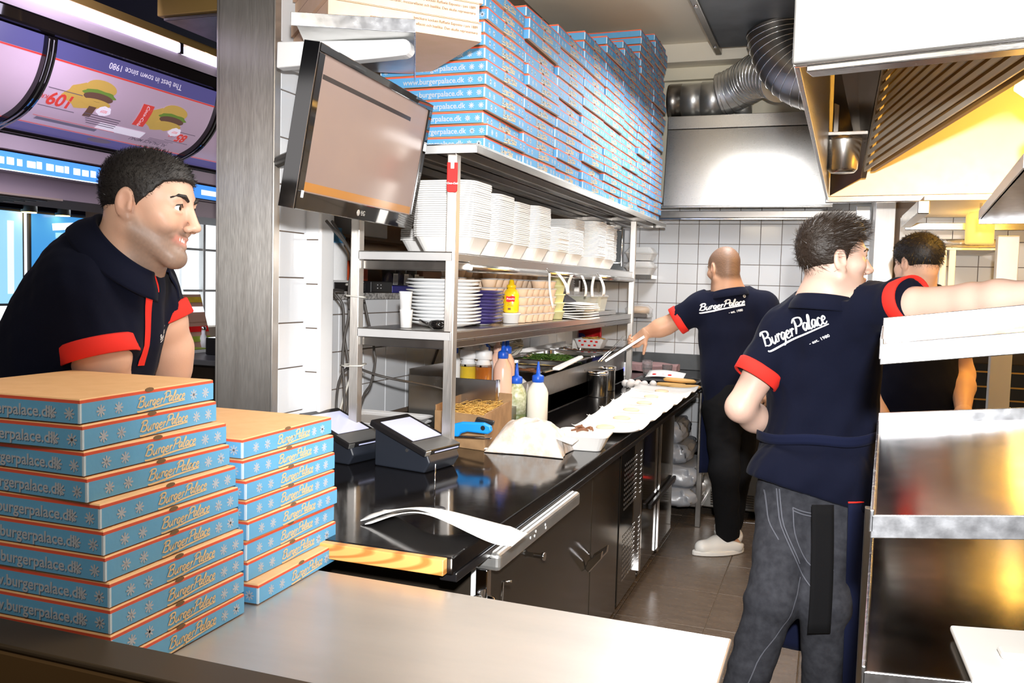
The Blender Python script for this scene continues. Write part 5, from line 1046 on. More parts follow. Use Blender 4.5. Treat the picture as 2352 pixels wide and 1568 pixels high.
# shelves on the back wall with lidded foam boxes, bread bag
for z, lb, nm in ((1.575, 'upper small steel wall shelf in the corner behind the far post', 'corner_shelf'), (1.285, 'lower small steel wall shelf in the corner behind the far post', 'corner_shelf')):
    t = thing(nm, lb, 'shelf', (-1.35, 6.60, z), group='corner shelves'); MB().box(-.5, .09 if z > 1.5 else .07, -.12, .10, 0, .03).build('board', 'steel', t, 0.003); MB().box(-.4, -.38, 0.0, .10, -.08, 0).build('bracket', 'steel', t, 0.002)
for k in range(2):
    c = thing('foam_box', ['lidded white foam box lower on the corner shelf', 'torn lidded white foam box stacked above another on the corner shelf'][k], 'box', (-1.36, 6.57, 1.6065 + .105 * k)); loft_tray(MB(), [(.16, .15, .02, 0), (.21, .2, .03, .05), (.225, .21, .03, .052), (.225, .21, .03, .058)]).build('base', 'foam', c); loft_tray(MB(), [(.225, .21, .03, .059), (.22, .2, .03, .064), (.16, .15, .02, .098)], cap1=True).build('lid', 'foam', c)
bb = thing('bread_bag', 'clear bag of buns on the lower corner shelf', 'bag', (-1.36, 6.55, 1.316)); MB().lathe([(0, 0), (.06, .003), (.065, .03), (.05, .05), (0, .055)], 18, sx=1.3).build('bun', 'bun', bb); MB().lathe([(0, -.001), (.075, .0), (.08, .035), (.05, .065), (.02, .072), (0, .072)], 18, sx=1.35).build('film', 'clear_soft', bb)
wr_ = thing('wire_rack', 'grey folded wire rack standing at the end of the middle shelf', 'rack', (-1.34, 5.36, 1.606))
MB().box(-.10, .12, .0, .012, .0, .26).build('panel', 'plate_grey', wr_, 0.002)
for x in (-.07, .11): MB().tube([(x, -.02, .03), (x, -.02, .275)], .006, 8).build('rod', 'chrome', wr_)
for z in (.05, .25): MB().tube([(-.07, -.02, z), (.11, -.02, z)], .004, 8).build('rod', 'chrome', wr_)

# recess on the left wall: jar, router, tall glasses, boxes
jr = thing('plastic_jar', 'tall clear jar full of white sachets on the granite sill', 'jar', (-1.95, 3.13, 1.4525)); MB().lathe([(0, 0), (.075, 0), (.085, .01), (.085, .16), (.07, .19), (.07, .20)], 28).build('body', mat('sachets', (0.80, 0.80, 0.80), 0.35, bump=(30, .5)), jr)
MB().lathe([(.072, .2), (.076, .202), (.076, .225), (.07, .23), (.06, .245), (.062, .262), (0, .265)], 28).build('lid', 'blue_top', jr)
ro = thing('router', 'white and black router box on the granite sill below the jar', 'router', (-1.875, 3.10, 1.4525)); MB().box(-.04, .045, -.13, .14, 0.0, .05).build('case', 'white', ro, 0.012, seg=3); MB().box(.046, .052, -.11, .13, .006, .042).build('front', 'black', ro, 0.003)
ro2 = thing('set_top_box', 'flat black box with tiny lights beside the router on the sill', 'box', (-1.93, 3.40, 1.4525)); MB().box(-.10, .09, -.09, .10, 0, .05).build('case', 'black', ro2, 0.004)
for q in range(4): MB().box(.0905, .0915, -.04 + .03 * (q % 2), -.034 + .03 * (q % 2), .018 + .014 * (q // 2), .022 + .014 * (q // 2)).build('light', 'white', ro2)
MB().box(-.06, .06, -.16, .17, 0, .032).build('indigo_tray', 'indigo', None, 0.003, loc=(-1.915, 3.69, 1.4525), label='dark blue carton tray on the sill under the tall glasses', cat='tray')
for i in range(3):
    g = thing('tall_glass', ['tall clear glass with barcode nearest on the blue tray', 'tall clear glass with barcode in the middle of the blue tray', 'tall clear glass with barcode farthest on the blue tray'][i], 'glass', (-1.905, 3.585 + .108 * i, 1.4855), group='barcoded tall glasses'); MB().lathe([(0, 0), (.030, 0), (.036, .15), (.0345, .15), (.028, .008), (0, .008)], 18).build('glass', 'glass', g)
    lb_ = MB().box(.034, .0355, -.022, .022, .004, .055, T=TR(ry=.03)).build('barcode_label', 'white', g)
    for q in range(6): MB().box(.0355, .0360, -.018, .018, .008 + q * .007, .0105 + q * .007, T=TR(ry=.03)).build('bar', 'grey_fit', lb_)
MB().box(-.05, .05, -.022, .022, 0, .085).build('orange_carton', 'orange_box', None, 0.002, loc=(-1.94, 3.345, 1.5030), label='slim orange carton standing on the black box in the recess', cat='carton')
MB().box(-.06, .04, -.10, .12, 0, .08).build('white_carton', 'white', None, 0.003, loc=(-1.985, 3.92, 1.4525), label='white carton at the far end of the recess', cat='carton')
MB().box(-.06, .04, -.12, .26, 0, .20).build('tan_carton', 'tan', None, 0.004, loc=(-2.02, 4.22, 1.4525), label='large tan carton filling the end of the recess', cat='carton')
MB().box(-.05, .06, -.10, .22, 0, .10).build('white_carton', 'white', None, 0.003, loc=(-2.02, 3.45, 1.62 if False else 1.7), label='white carton on the upper ledge of the recess', cat='carton')
MB().box(-2.08, -1.95, 3.2, 4.0, 1.685, 1.698).build('recess_ledge', 'niche', wall_left)

# ================================================================== THE DINING ROOM BEYOND, SEEN AT THE LEFT
slab('ceiling_dining', -12.0, -2.1, -1.5, 12.0, 2.80, 2.9, 'navy_ceil', None, kind='structure')
slab('floor_dining', -12.0, -7.0, -1.5, 12.0, -0.12, 0.0, 'dark_wood')
wall_far = MB().box(-6.7, -6.45, -1.5, 5.30, 0.0, 2.8).box(-6.7, -6.45, 5.30, 12.0, 2.40, 2.8).box(-6.7, -6.45, 5.30, 12.0, 0.0, 0.95).box(-6.7, -6.45, 6.42, 6.98, 0.95, 2.40).build('wall_dining', 'beige_wall', kind='structure')
w1 = MB().box(-6.70, -6.69, 5.30, 6.42, 0.95, 2.40).build('window_1', 'street', kind='structure')
MB().box(-6.58, -6.56, 5.30, 6.42, 2.12, 2.40).build('blind', 'navy_ceil', w1)
w2 = MB().box(-6.70, -6.69, 6.98, 11.5, 0.95, 2.40).build('window_2', 'street', kind='structure')
for y in (7.62, 8.0, 8.7, 9.6, 10.6): MB().box(-6.60, -6.54, y - .018, y + .018, 0.95, 2.40).build('mullion', 'white', w2)
for z in (1.35, 1.80): MB().box(-6.60, -6.55, 6.98, 11.5, z - .012, z + .012).build('transom', 'white', w2)
slab('trim_5', -6.45, -6.30, 4.2, 6.42, 2.02, 2.12, 'navy_ceil')
# lit posters before the first window
for i, (y0, y1, m_, lb) in enumerate(((5.02, 5.55, 'tv_sky', 'pale blue lit poster at the left edge behind the smiling man'), (5.60, 6.36, 'tv_blue', 'blue and white lit poster behind the smiling man'))):
    po = thing('lit_poster', lb, 'poster', (-6.38, (y0 + y1) / 2, 1.22), group=None); w_ = (y1 - y0) / 2
    MB().box(-.03, 0, -w_, w_, 0, 0.80).build('frame', 'grey_fit', po, 0.004); f_ = MB().box(0, .004, -w_ + .02, w_ - .02, .02, .78).build('face', m_, po)
    if i:
        for q in range(9): z = .10 + .07 * q; a = RNG.uniform(-.3, .0); MB().box(.0042, .006, w_ * a, w_ * RNG.uniform(.2, .9), z, z + .03 + .015 * (q % 3), T=TR(rx=RNG.uniform(-.1, .15))).build('light_patch', ['sign_white', 'tv_sky', 'sign_white'][q % 3], po)
    else: MB().box(.0042, .006, .10, .16, .1, .7).build('light_patch', 'sign_white', po)
for i, y in enumerate((5.53, 5.87)):
    sp_ = thing('spot_lamp', ['grey cylinder spotlight on the dark band, nearer the left edge', 'grey cylinder spotlight on the dark band, nearer the smiling man'][i], 'lamp', (-6.30, y, 2.0)); MB().lathe([(.062, 0), (.062, .12), (.05, .13), (0, .13)], 20).build('can', 'grey_fit', sp_); MB().lathe([(0, 0.002), (.052, 0.002), (.058, -.006), (.0, -.006)], 20).build('bulb_face', 'lamp_warm', sp_); MB().tube([(0, 0, .13), (0.02, 0, .2), (.01, .02, .30)], .006, 6).build('cord', 'cable_white', sp_)
pier = slab('wall_dining_pier', -5.2, -4.9, 5.05, 5.45, 0.0, 2.8, 'beige_wall')

# curved glowing panels imitating menus mirrored in a glossy cove, print upside down
PROF = smooth_path([(-2.585, 2.315, 0), (-2.60, 2.24, 0), (-2.645, 2.15, 0), (-2.73, 2.075, 0), (-2.86, 2.025, 0)], 6)
CUM = [0.0]
for a, b in zip(PROF, PROF[1:]): CUM.append(CUM[-1] + (b - a).length)
ARC = CUM[-1]
def menu_pt(y, t, off=0.0):
    t = min(max(t, 0), ARC); i = max(0, min(len(CUM) - 2, int(np.searchsorted(CUM, t) - 1))); f_ = (t - CUM[i]) / (CUM[i + 1] - CUM[i]); p = PROF[i].lerp(PROF[i + 1], f_); d = (PROF[i + 1] - PROF[i]).normalized(); n = Vector((-d.y, d.x, 0)); n = n if n.x > 0 else -n
    return (p.x + n.x * off, y, p.y + n.y * off)
def menu_patch(par, y0, y1, t0, t1, m, name, off=.0016, nu=6, nv=None):
    mb = MB().grid(lambda u, v: menu_pt(y0 + (y1 - y0) * u, t0 + (t1 - t0) * v, off), nu, nv or max(2, int((t1 - t0) / .03))); return mb.build(name, m, par)
def menu_text(par, s, size, y, t, m, off=.003, bold=0.0, shear=0.0, rot=0.0):
    me = text_mesh(s, size, 0.0, bold=bold, shear=shear); c, q = math.cos(rot), math.sin(rot)
    mb = MB().add([menu_pt(y - (v.co.x * c - v.co.y * q), t + (v.co.x * q + v.co.y * c), off) for v in me.vertices], [tuple(p.vertices) for p in me.polygons]); return mb.build('lettering', m, par)
def menu_disc(par, y, t, ry, rt, m, name, off=.0024, n=24, wv=0.0):
    mb = MB().add([menu_pt(y, t, off)] + [menu_pt(y + ry * math.cos(a) * (1 + wv * math.sin(5 * a)), t + rt * math.sin(a) * (1 + wv * math.cos(7 * a)), off) for a in np.linspace(0, 2 * PI, n + 1)[:-1]], [(0, 1 + k, 1 + (k + 1) % n) for k in range(n)]); return mb.build(name, m, par)
for i, (y0, y1, lb) in enumerate(((1.70, 2.335, 'curved lit panel of reflected menu cut by the left edge of the picture'), (2.375, 3.235, 'curved lit panel of reflected menu with burgers and prices above the smiling man'), (3.275, 4.0, 'curved lit panel of reflected menu half hidden by the steel column'))):
    mn = thing('mirrored_menu', lb, 'menu board', (0, 0, 0), group='menu panels over the order counter')
    MB().grid(lambda u, v: menu_pt(y0 + (y1 - y0) * u, ARC * v), 8, 24).build('face', 'menu_face', mn)
    for yy in (y0 - .02, y1): MB().sheet(lambda u, v: menu_pt(yy + .02 * u, ARC * v, .010), 1, 24, .02).build('frame', 'gloss_black', mn)
    menu_patch(mn, y0, y1, 0, .062, 'menu_navy', 'header'); menu_patch(mn, y0, y1, .063, .069, 'menu_red', 'stripe'); menu_patch(mn, y0, y1, ARC - .070, ARC - .004, 'menu_navy', 'footer'); menu_patch(mn, y0, y1, ARC - .078, ARC - .073, 'menu_red', 'stripe')
    yc = (y0 + y1) / 2
    if i == 1:
        menu_text(mn, 'The best in town since 1980', .034, yc + .02, .030, 'menu_white', shear=.2)
        for k, (yb, tb) in enumerate(((2.62, .150), (3.02, .165))):
            menu_disc(mn, yb - .05, tb + .02, .10, .050, 'menu_bun', 'fries_picture', .0020, wv=.12); menu_disc(mn, yb, tb - .028, .072, .030, 'menu_bun', 'bun_picture', .0024); menu_disc(mn, yb, tb - .004, .078, .016, 'menu_green', 'lettuce_picture', .0028, wv=.10); menu_disc(mn, yb, tb + .010, .070, .018, 'menu_meat', 'patty_picture', .0032); menu_disc(mn, yb, tb + .032, .070, .016, 'menu_bun', 'bun_picture', .0034)
            menu_disc(mn, yb + .055, tb + .058, .034, .022, 'menu_white', 'beef_seal', .0036, wv=.08); menu_text(mn, 'BEEF', .016, yb + .055, tb + .058, 'menu_red', .0042)
        menu_text(mn, '109', .075, 2.475, .205, 'menu_red', bold=.002); menu_text(mn, 'KR', .024, 2.405, .205, 'menu_red'); menu_text(mn, '85', .060, 3.135, .245, 'menu_red', bold=.002); menu_text(mn, 'KR', .020, 3.07, .245, 'menu_red')
        for (a, b, t) in ((2.40, 2.55, .166), (2.40, 2.56, .244), (3.06, 3.20, .215), (3.06, 3.20, .272)): menu_patch(mn, a, b, t, t + .003, 'menu_ink', 'rule', .0026)
        menu_patch(mn, 2.84, 2.90, .135, .235, 'menu_red', 'cup_picture', .0026); menu_text(mn, 'Coca-Cola', .022, 2.87, .185, 'menu_white', .0036, shear=.4, rot=PI / 2)
        menu_patch(mn, 2.60, 2.635, .20, .25, 'menu_meat', 'drink_picture', .0026)
        menu_text(mn, 'XL PALACE MENU', .026, 3.0, .310, 'menu_ink', bold=.0006)
        for q in range(5): menu_patch(mn, 2.60 + .01 * q, 2.78, .232 + .011 * q, .236 + .011 * q, 'menu_ink', 'print_line', .0026)
        for q in range(3): menu_patch(mn, 2.98, 3.12 - .02 * q, .282 + .008 * q, .2845 + .008 * q, 'menu_ink', 'print_line', .0026)
        menu_patch(mn, 2.42, 2.80, .298, .3005, 'menu_red', 'rule', .0026); menu_patch(mn, 2.44, 2.72, .305, .322, 'menu_ink', 'print_bar', .0026)
        menu_disc(mn, 2.80, ARC - .05, .06, .018, 'menu_ink', 'logo_oval', .0026)
        menu_patch(mn, 2.70, 2.94, .262, .30, 'menu_white', 'panel_patch', .0022)
    else:
        menu_disc(mn, yc + .06, .15, .08, .05, 'menu_bun', 'food_picture', .0022, wv=.1); menu_disc(mn, yc + .06, .155, .07, .02, 'menu_meat', 'food_picture', .0028)
        for q in range(4): menu_patch(mn, yc - .1, yc + .12, .23 + .016 * q, .236 + .016 * q, 'menu_ink', 'print_line', .0026)
sf = thing('menu_canopy', 'dark canopy frame carrying the curved menu panels and light tubes', 'canopy', (0, 0, 0))
MB().box(-2.66, -2.565, 1.6, 4.1, 2.32, 2.375).build('top_frame', 'gloss_black', sf, 0.01)
MB().box(-2.92, -2.855, 1.6, 4.1, 2.010, 2.026).build('bottom_frame', 'gloss_black', sf, 0.006)
MB().box(-2.72, -2.60, 1.6, 4.1, 2.375, 2.425).build('fascia', 'lilac_wall', sf)
MB().box(-2.75, -2.59, 1.6, 4.1, 2.468, 2.50).build('gold_band', 'gold_trim', sf)
MB().box(-2.96, -2.895, 1.6, 4.1, 2.02, 2.48).build('back', 'navy_ceil', sf)
for i, (y0, y1) in enumerate(((1.7, 3.03), (3.06, 4.1))):
    lt = thing('light_tube', ['long violet white light tube on the canopy above the menu panels', 'violet white light tube meeting the steel column'][i], 'lamp', (-2.60, (y0 + y1) / 2, 2.447), group='light tubes'); w_ = (y1 - y0) / 2
    MB().box(-.05, .012, -w_, w_, -.02, .02).build('tube', 'led', lt, 0.006); MB().box(-.052, .013, w_ - .02, w_, -.022, .022).build('end_cap', 'black', lt, 0.002)
MB().box(-2.98, -2.872, 1.6, 4.4, 1.952, 2.005).build('trim_6', 'lilac_wall', kind='structure')
sg = thing('lit_sign', 'long bright blue lit sign strip under the curved menu panels', 'sign', (-2.86, 2.3, 1.905))
MB().box(-.06, .0, -.7, .725, -.034, .044).build('box', 'gloss_black', sg, 0.004); MB().box(0.0, .003, -.69, .718, -.030, .034).build('face', 'sign_blue', sg)
MB().box(0.003, .0045, -.69, .718, -.034, -.030).build('lower_line', 'sign_white', sg)
for q in range(30):
    y = -.66 + q * .043; MB().box(.003, .0045, y, y + RNG.uniform(.02, .04), -.012, .012 + RNG.uniform(0, .004)).build('white_mark', 'sign_white', sg)
sg2 = thing('lit_sign', 'short blue lit sign end beside the steel column', 'sign', (-2.86, 3.52, 1.905)); MB().box(-.06, .0, -.13, .3, -.034, .044).build('box', 'gloss_black', sg2, 0.004); MB().box(0, .003, -.12, .29, -.030, .034).build('face', 'sign_blue', sg2); MB().box(.003, .0045, -.05, .2, -.012, .012).build('white_mark', 'sign_white', sg2)
#
slab('wall_dining_bulkhead', -3.4, -2.98, 1.2, 5.0, 1.80, 2.0, 'lilac_wall')
vt = thing('air_grille', 'flat pale slotted air grille below the blue lit sign', 'grille', (-3.15, 2.45, 1.792)); MB().box(-.2, .2, -.35, .3, 0, .008).build('frame', 'beige_wall', vt)
for q in range(6): MB().box(-.17 + q * .06, -.15 + q * .06, -.32, .27, -.004, 0).build('slot', 'grey_fit', vt)
hbx = thing('ceiling_box', 'bronze coloured box hung from the dark ceiling beside the steel column', 'box', (-2.15, 2.62, 2.40)); MB().box(-.10, .19, -.12, .20, 0, .40).build('box', 'gold_trim', hbx, 0.004); MB().box(-.085, .175, -.105, .185, -.012, 0).build('base', 'steel_dark', hbx, 0.003)

# order counter with little things, stools behind it
oc = thing('order_counter', 'dark order counter with thin metal leg behind the smiling man', 'counter', (-3.55, 4.35, 0.0)); MB().box(-.35, .65, -.45, .9, 1.02, 1.05).build('top', 'grey_fit', oc, 0.004); MB().box(-.3, .3, -.2, .8, 0, 1.02).build('body', 'dark_wood', oc, 0.004); MB().box(.06, .32, .0, .3, .72, .9).build('drawer', 'grey_fit', oc, 0.003)
MB().tube([(.52, -.38, 0), (.52, -.38, 1.02)], .014, 10).build('leg', 'chrome', oc)
bo = thing('small_book', 'pad with lime cover lying on the order counter', 'book', (-3.60, 4.27, 1.0505)); MB().box(-.09, .09, -.07, .07, 0, .02).build('pages', 'white', bo, 0.002); MB().box(-.092, .092, -.072, .072, .0205, .025).build('cover', 'lime', bo)
sa = thing('small_bottle', 'small clear bottle standing on the order counter', 'bottle', (-3.66, 4.47, 1.0505)); MB().lathe([(0, 0), (.025, 0), (.025, .07), (.012, .095), (.012, .12), (0, .12)], 16).build('body', 'white', sa); MB().lathe([(.012, .12), (.018, .125), (.018, .14), (0, .145)], 12).build('cap', 'chrome', sa)
cu_ = thing('paper_cup', 'brown paper cup beside the small clear bottle', 'cup', (-3.57, 4.62, 1.0505)); MB().lathe([(0, 0), (.03, 0), (.038, .09), (0, .09)], 16).build('cup', 'kraft_card', cu_)
st = thing('menu_stand', 'slanted colourful card stand on the order counter behind his arm', 'stand', (-3.75, 4.42, 1.0505))
MB().add([(-.10, -.13, 0), (.10, -.13, 0), (.0, -.13, .34), (-.10, .13, 0), (.10, .13, 0), (0, .13, .34)], [(0, 1, 2), (5, 4, 3), (1, 4, 5, 2), (0, 2, 5, 3), (0, 3, 4, 1)]).build('card', 'tan', st)
for q in range(5): MB().box(-.125, .125, 0, .035, 0.0, .002, T=frame((.0875 - .018 * q, 0, .05 + .06 * q), (0, 1, 0), (-.28, 0, .96))).build('colour_band', ['lime', 'coke', 'tan', 'sign_white', 'oil'][q], st)
till_ = thing('order_screen', 'black slanted till screen on the order counter by the column', 'till', (-3.30, 4.25, 1.0505)); MB().box(-.02, .02, -.14, .16, .10, .34, T=TR(ry=.35)).build('display', 'black', till_, .004); MB().box(-.10, .08, -.08, .1, 0, .10).build('base', 'black', till_, .006)
for i, (x, y) in enumerate(((-4.6, 3.2), (-4.9, 4.6))):
    c_ = thing('dining_chair', ['dark dining chair in the shade nearer the left edge', 'dark dining chair behind the order counter'][i], 'chair', (x, y, 0)); MB().box(-.2, .2, -.2, .2, .44, .48).build('seat', 'dark_wood', c_, .01); MB().box(-.2, -.17, -.2, .2, .48, .95).build('backrest', 'dark_wood', c_, .01)
    for sx in (-.18, .18):
        for sy in (-.18, .18): MB().tube([(sx, sy, 0), (sx * .95, sy * .95, .44)], .014, 8).build('leg', 'chrome', c_)
lamp('window_light', 'AREA', (-6.2, 8.0, 1.7), 60, (0.86, 0.94, 1.0), aim=(-2.0, 4.0, 1.2), size=2.2, size_y=1.3)

# ================================================================== BODIES: signed distance modelling
def smin(a, b, k):
    if k <= 0: return np.minimum(a, b)
    h = np.clip(.5 + .5 * (b - a) / k, 0, 1); return b * (1 - h) + a * h - k * h * (1 - h)
def smax(a, b, k): return -smin(-a, -b, k)
def unit(v): v = np.array(v, float); return v / np.linalg.norm(v)
class SDF:
    def __init__(s): s.p = []
    def rc(s, a, b, ra, rb, k=.02, op='u', flat=None, cut=None):
        """round cone; flat=(direction, factor>1 squashes along it); cut=(point, normal): keep the side the normal points away from"""
        a, b = np.array(a, float), np.array(b, float); r = max(ra, rb); pad = k + .012
        s.p.append(('rc', op, k, np.minimum(a, b) - r - pad, np.maximum(a, b) + r + pad, (a, b, ra, rb, flat, cut))); return s
    def el(s, c, r, k=.02, op='u', M3=None):
        c, r = np.array(c, float), np.array(r, float); e = max(r) if M3 is not None else r; pad = k + .012
        s.p.append(('el', op, k, c - e - pad, c + e + pad, (c, r, M3))); return s
    def plane(s, p, n, k=.004):      # removes everything the normal points to
        s.p.append(('pl', 'i', k, None, None, (np.array(p, float), np.array(n, float) / np.linalg.norm(n)))); return s
    def neckcut(s, p, n, side=1, r=.105):
        p, n = np.array(p, float), unit(n)
        def f(P):
            h = (P - p) @ n; lat = np.linalg.norm(P - p - h[..., None] * n, axis=-1)
            return np.where(lat < r, h, -1.0) if side > 0 else np.maximum(-h, lat - (r - .008 + 1.1 * np.maximum(h, 0)))
        return s.raw(f, p - .25 if side > 0 else None, p + .25 if side > 0 else None, 'i', .001)
    def raw(s, fn, lo=None, hi=None, op='add', k=0): s.p.append(('fn', op, k, lo, hi, fn)); return s
    def dist(s, q, P):
        kind, op, k, lo, hi, d = q
        if kind == 'rc':
            a, b, ra, rb, flat, cut = d; pa = P - a; ba = b - a; t = np.clip(pa @ ba / (ba @ ba + 1e-12), 0, 1); v = pa - t[..., None] * ba
            if flat is not None:
                n = np.array(flat[0], float); n /= np.linalg.norm(n); v = v + ((v @ n) * (flat[1] - 1))[..., None] * n
            D = np.sqrt((v * v).sum(-1) + 1e-12) - (ra + (rb - ra) * t)
            if flat is not None: D = D / math.sqrt(flat[1])
            if cut is not None: D = smax(D, (P - cut[0]) @ (np.array(cut[1]) / np.linalg.norm(cut[1])), .006)
            return D
        if kind == 'el':
            c, r, M3 = d; v = P - c
            if M3 is not None: v = v @ M3
            k0 = np.sqrt(((v / r) ** 2).sum(-1)); k1 = np.sqrt(((v / (r * r)) ** 2).sum(-1)) + 1e-9; return k0 * (k0 - 1) / k1
        if kind == 'pl': return (P - d[0]) @ d[1]
        return d(P)
    def grid(s, lo, hi, h):
        lo = np.array(lo, float); n = np.ceil((np.array(hi) - lo) / h).astype(int) + 1
        ax = [lo[i] + h * np.arange(n[i]) for i in range(3)]; V = np.full(n, 1.0)
        for q in s.p:
            kind, op, k, l, u, d = q
            if l is None: i0, i1 = np.zeros(3, int), n
            else:
                i0 = np.clip(np.floor((l - lo) / h).astype(int), 0, n); i1 = np.clip(np.ceil((u - lo) / h).astype(int) + 1, 0, n)
                if (i1 <= i0).any(): continue
            sl = tuple(slice(a, b) for a, b in zip(i0, i1)); P = np.stack(np.meshgrid(*[ax[i][sl[i]] for i in range(3)], indexing='ij'), -1); D = s.dist(q, P); W = V[sl]
            V[sl] = smin(W, D, k) if op == 'u' else smax(W, -D, k) if op == 's' else smax(W, D, k) if op == 'i' else W + D
        return V, lo
    def mesh(s, lo, hi, h):
        V, lo = s.grid(lo, hi, h); V[0] = V[-1] = 1; V[:, 0] = V[:, -1] = 1; V[:, :, 0] = V[:, :, -1] = 1
        ins = V < 0; n = np.array(V.shape) - 1; c = np.zeros(n, np.int8)
        for dx in (0, 1):
            for dy in (0, 1):
                for dz in (0, 1): c += ins[dx:n[0] + dx, dy:n[1] + dy, dz:n[2] + dz]
        act = np.argwhere((c > 0) & (c < 8)); idx = np.full(n, -1, np.int64); idx[tuple(act.T)] = np.arange(len(act))
        acc = np.zeros((len(act), 3)); cnt = np.zeros(len(act)); cor = [(i, j, k) for i in (0, 1) for j in (0, 1) for k in (0, 1)]
        val = {q: V[act[:, 0] + q[0], act[:, 1] + q[1], act[:, 2] + q[2]] for q in cor}
        for q in cor:
            for a in range(3):
                if q[a] == 0:
                    q2 = tuple(q[i] + (i == a) for i in range(3)); v0, v1 = val[q], val[q2]; m = (v0 < 0) != (v1 < 0); t = np.where(m, v0 / np.where(m, v0 - v1, 1), 0)
                    p = np.array(q, float)[None] + np.eye(3)[a][None] * t[:, None]; acc += p * m[:, None]; cnt += m
        vert = lo + h * (act + acc / cnt[:, None]); F = []
        for a in range(3):
            b, d = (a + 1) % 3, (a + 2) % 3; A_ = np.moveaxis(ins, a, 0); x = A_[:-1] != A_[1:]; w = np.argwhere(np.moveaxis(x, 0, a)); w = w[(w[:, b] > 0) & (w[:, d] > 0) & (w[:, b] < n[b]) & (w[:, d] < n[d])]
            if not len(w): continue
            def g(ob, od): q = w.copy(); q[:, b] -= ob; q[:, d] -= od; return idx[tuple(q.T)]
            Q = np.stack([g(1, 1), g(0, 1), g(0, 0), g(1, 0)], 1); fl = ~ins[tuple(w.T)]; Q[fl] = Q[fl][:, ::-1]; F.append(Q)
        return vert, np.concatenate(F) if F else np.zeros((0, 4), int)
def wob(P, f, seed=0, n=5):
    """smooth pseudo-random field"""
    r = np.random.default_rng(seed); o = 0
    for _ in range(n):
        d = r.normal(size=3); d /= np.linalg.norm(d); o = o + np.sin(P @ (d * f * r.uniform(.6, 1.5)) + r.uniform(0, 6.28))
    return o / n
def np_obj(name, parts, mats, parent=None, tone=None, **kw):
    V, F, o = [], [], 0
    for v, q in parts: V.append(v); F.append(q + o); o += len(v)
    V, F = np.concatenate(V), np.concatenate(F); me = bpy.data.meshes.new(name); me.from_pydata(V.tolist(), [], F.tolist()); me.materials.append(M[mats]); me.polygons.foreach_set('use_smooth', [True] * len(F))
    if tone is not None:
        c = np.ones((len(V), 4)); c[:, :3] = np.clip(tone(V), 0, 1); a = me.color_attributes.new('tone', 'FLOAT_COLOR', 'POINT'); a.data.foreach_set('color', c.ravel())
    me.update(); o = bpy.data.objects.new(name, me); COL.objects.link(o)
    if parent: o.parent = parent
    return tag(o, **kw)
def unit(v): v = np.array(v, float); return v / np.linalg.norm(v)

class Head:
    """head frame: c centre between the ears, F forward, U up, S towards the person's right"""
    def __init__(s, c, F, U, sc=1.0): s.c = np.array(c, float); s.F = unit(F); U = np.array(U, float); s.U = unit(U - s.F * (U @ s.F)); s.S = np.cross(s.F, s.U); s.sc = sc; s.M3 = np.stack([s.S, s.F, s.U], 1)
    def w(s, r, f, u): return s.c + s.sc * (r * s.S + f * s.F + u * s.U)
    def loc(s, P): return ((P - s.c) @ s.M3) / s.sc
    def skull(s, D, ears=True, smile=0.0):
        e = lambda r, f, u, R3, k=.02, op='u': D.el(s.w(r, f, u), np.array(R3) * s.sc, k, op, s.M3)
        r_ = lambda a, b, ra, rb, k=.02, op='u', **q: D.rc(s.w(*a), s.w(*b), ra * s.sc, rb * s.sc, k, op, **q)
        e(0, -.014, .036, (.075, .095, .084)); e(0, .028, .022, (.062, .062, .074), .03); e(0, .042, -.040, (.050, .044, .062), .03)
        for g in (-1, 1):
            r_((g * .056, -.006, -.050), (g * .014, .072, -.100), .022, .018, .03); e(g * .047, .052, -.016, (.022, .024, .019), .025)
            if smile: e(g * .040, .068, -.034, (.017, .015, .016), .018)
        e(0, .076, -.102, (.022, .017, .016), .02); r_((-.036, .079, .026), (.036, .079, .026), .009, .009, .018)
        for g in (-1, 1): e(g * .032, .097, .007, (.021, .015, .0115), .010, 's')
        r_((0, .088, .020), (0, .110, -.026), .0085, .0105, .010); e(0, .1125, -.031, (.0120, .0115, .0095), .007)
        for g in (-1, 1): e(g * .012, .101, -.036, (.0075, .010, .0075), .006); e(g * .0065, .108, -.0425, (.0035, .005, .003), .002, 's')
        for g in (-1, 1): r_((g * .032, .086, .017), (g * .021, .0865, .0135), .0042, .004, .004); r_((g * .043, .078, .010), (g * .032, .086, .017), .0035, .0042, .004); r_((g * .040, .081, -.002), (g * .024, .086, -.003), .0035, .0035, .005)
        w_ = .026 + .007 * smile; up = .010 * smile
        for g in (-1, 1):
            r_((0, .0925, -.0585), (g * w_, .076, -.062 + up), .0056, .003, .007); r_((0, .0895, -.0725 - .002 * smile), (g * w_, .075, -.063 + up), .0064, .003, .007)
        if smile:
            for g in (-1, 1): r_((0, .101, -.0650), (g * (w_ - .006), .086, -.0632 + up * .75), .0044, .0024, .003, 's')
        else: r_((-w_ + .004, .092, -.0635), (w_ - .004, .092, -.0635), .0010, .0010, .002, 's')
        if ears:
            for g in (-1, 1):
                e(g * .079, -.014, .000, (.008, .0195, .031), .008); e(g * .0865, -.010, .006, (.0065, .0115, .019), .005, 's'); e(g * .075, -.004, -.030, (.007, .009, .010), .006); r_((g * .080, -.001, -.002), (g * .080, .001, -.014), .004, .005, .004)
        return D
def hair_sdf(H, line, th, amp, seed=1, smile=0):
    D = SDF(); H.skull(D, ears=False, smile=smile); fx, uy = line
    def f(P):
        L = H.loc(P); t = th(L) if callable(th) else th; return -t - amp * wob(P, 520, seed, 7) - amp * .6 * wob(P, 1100, seed + 3, 5)
    D.raw(f)
    def g(P): L = H.loc(P); return (np.interp(L[..., 1], fx, uy) - L[..., 2]) * .8 * H.sc + .002 * wob(P, 420, seed + 9, 5)
    D.raw(g, op='i', k=.004); return D
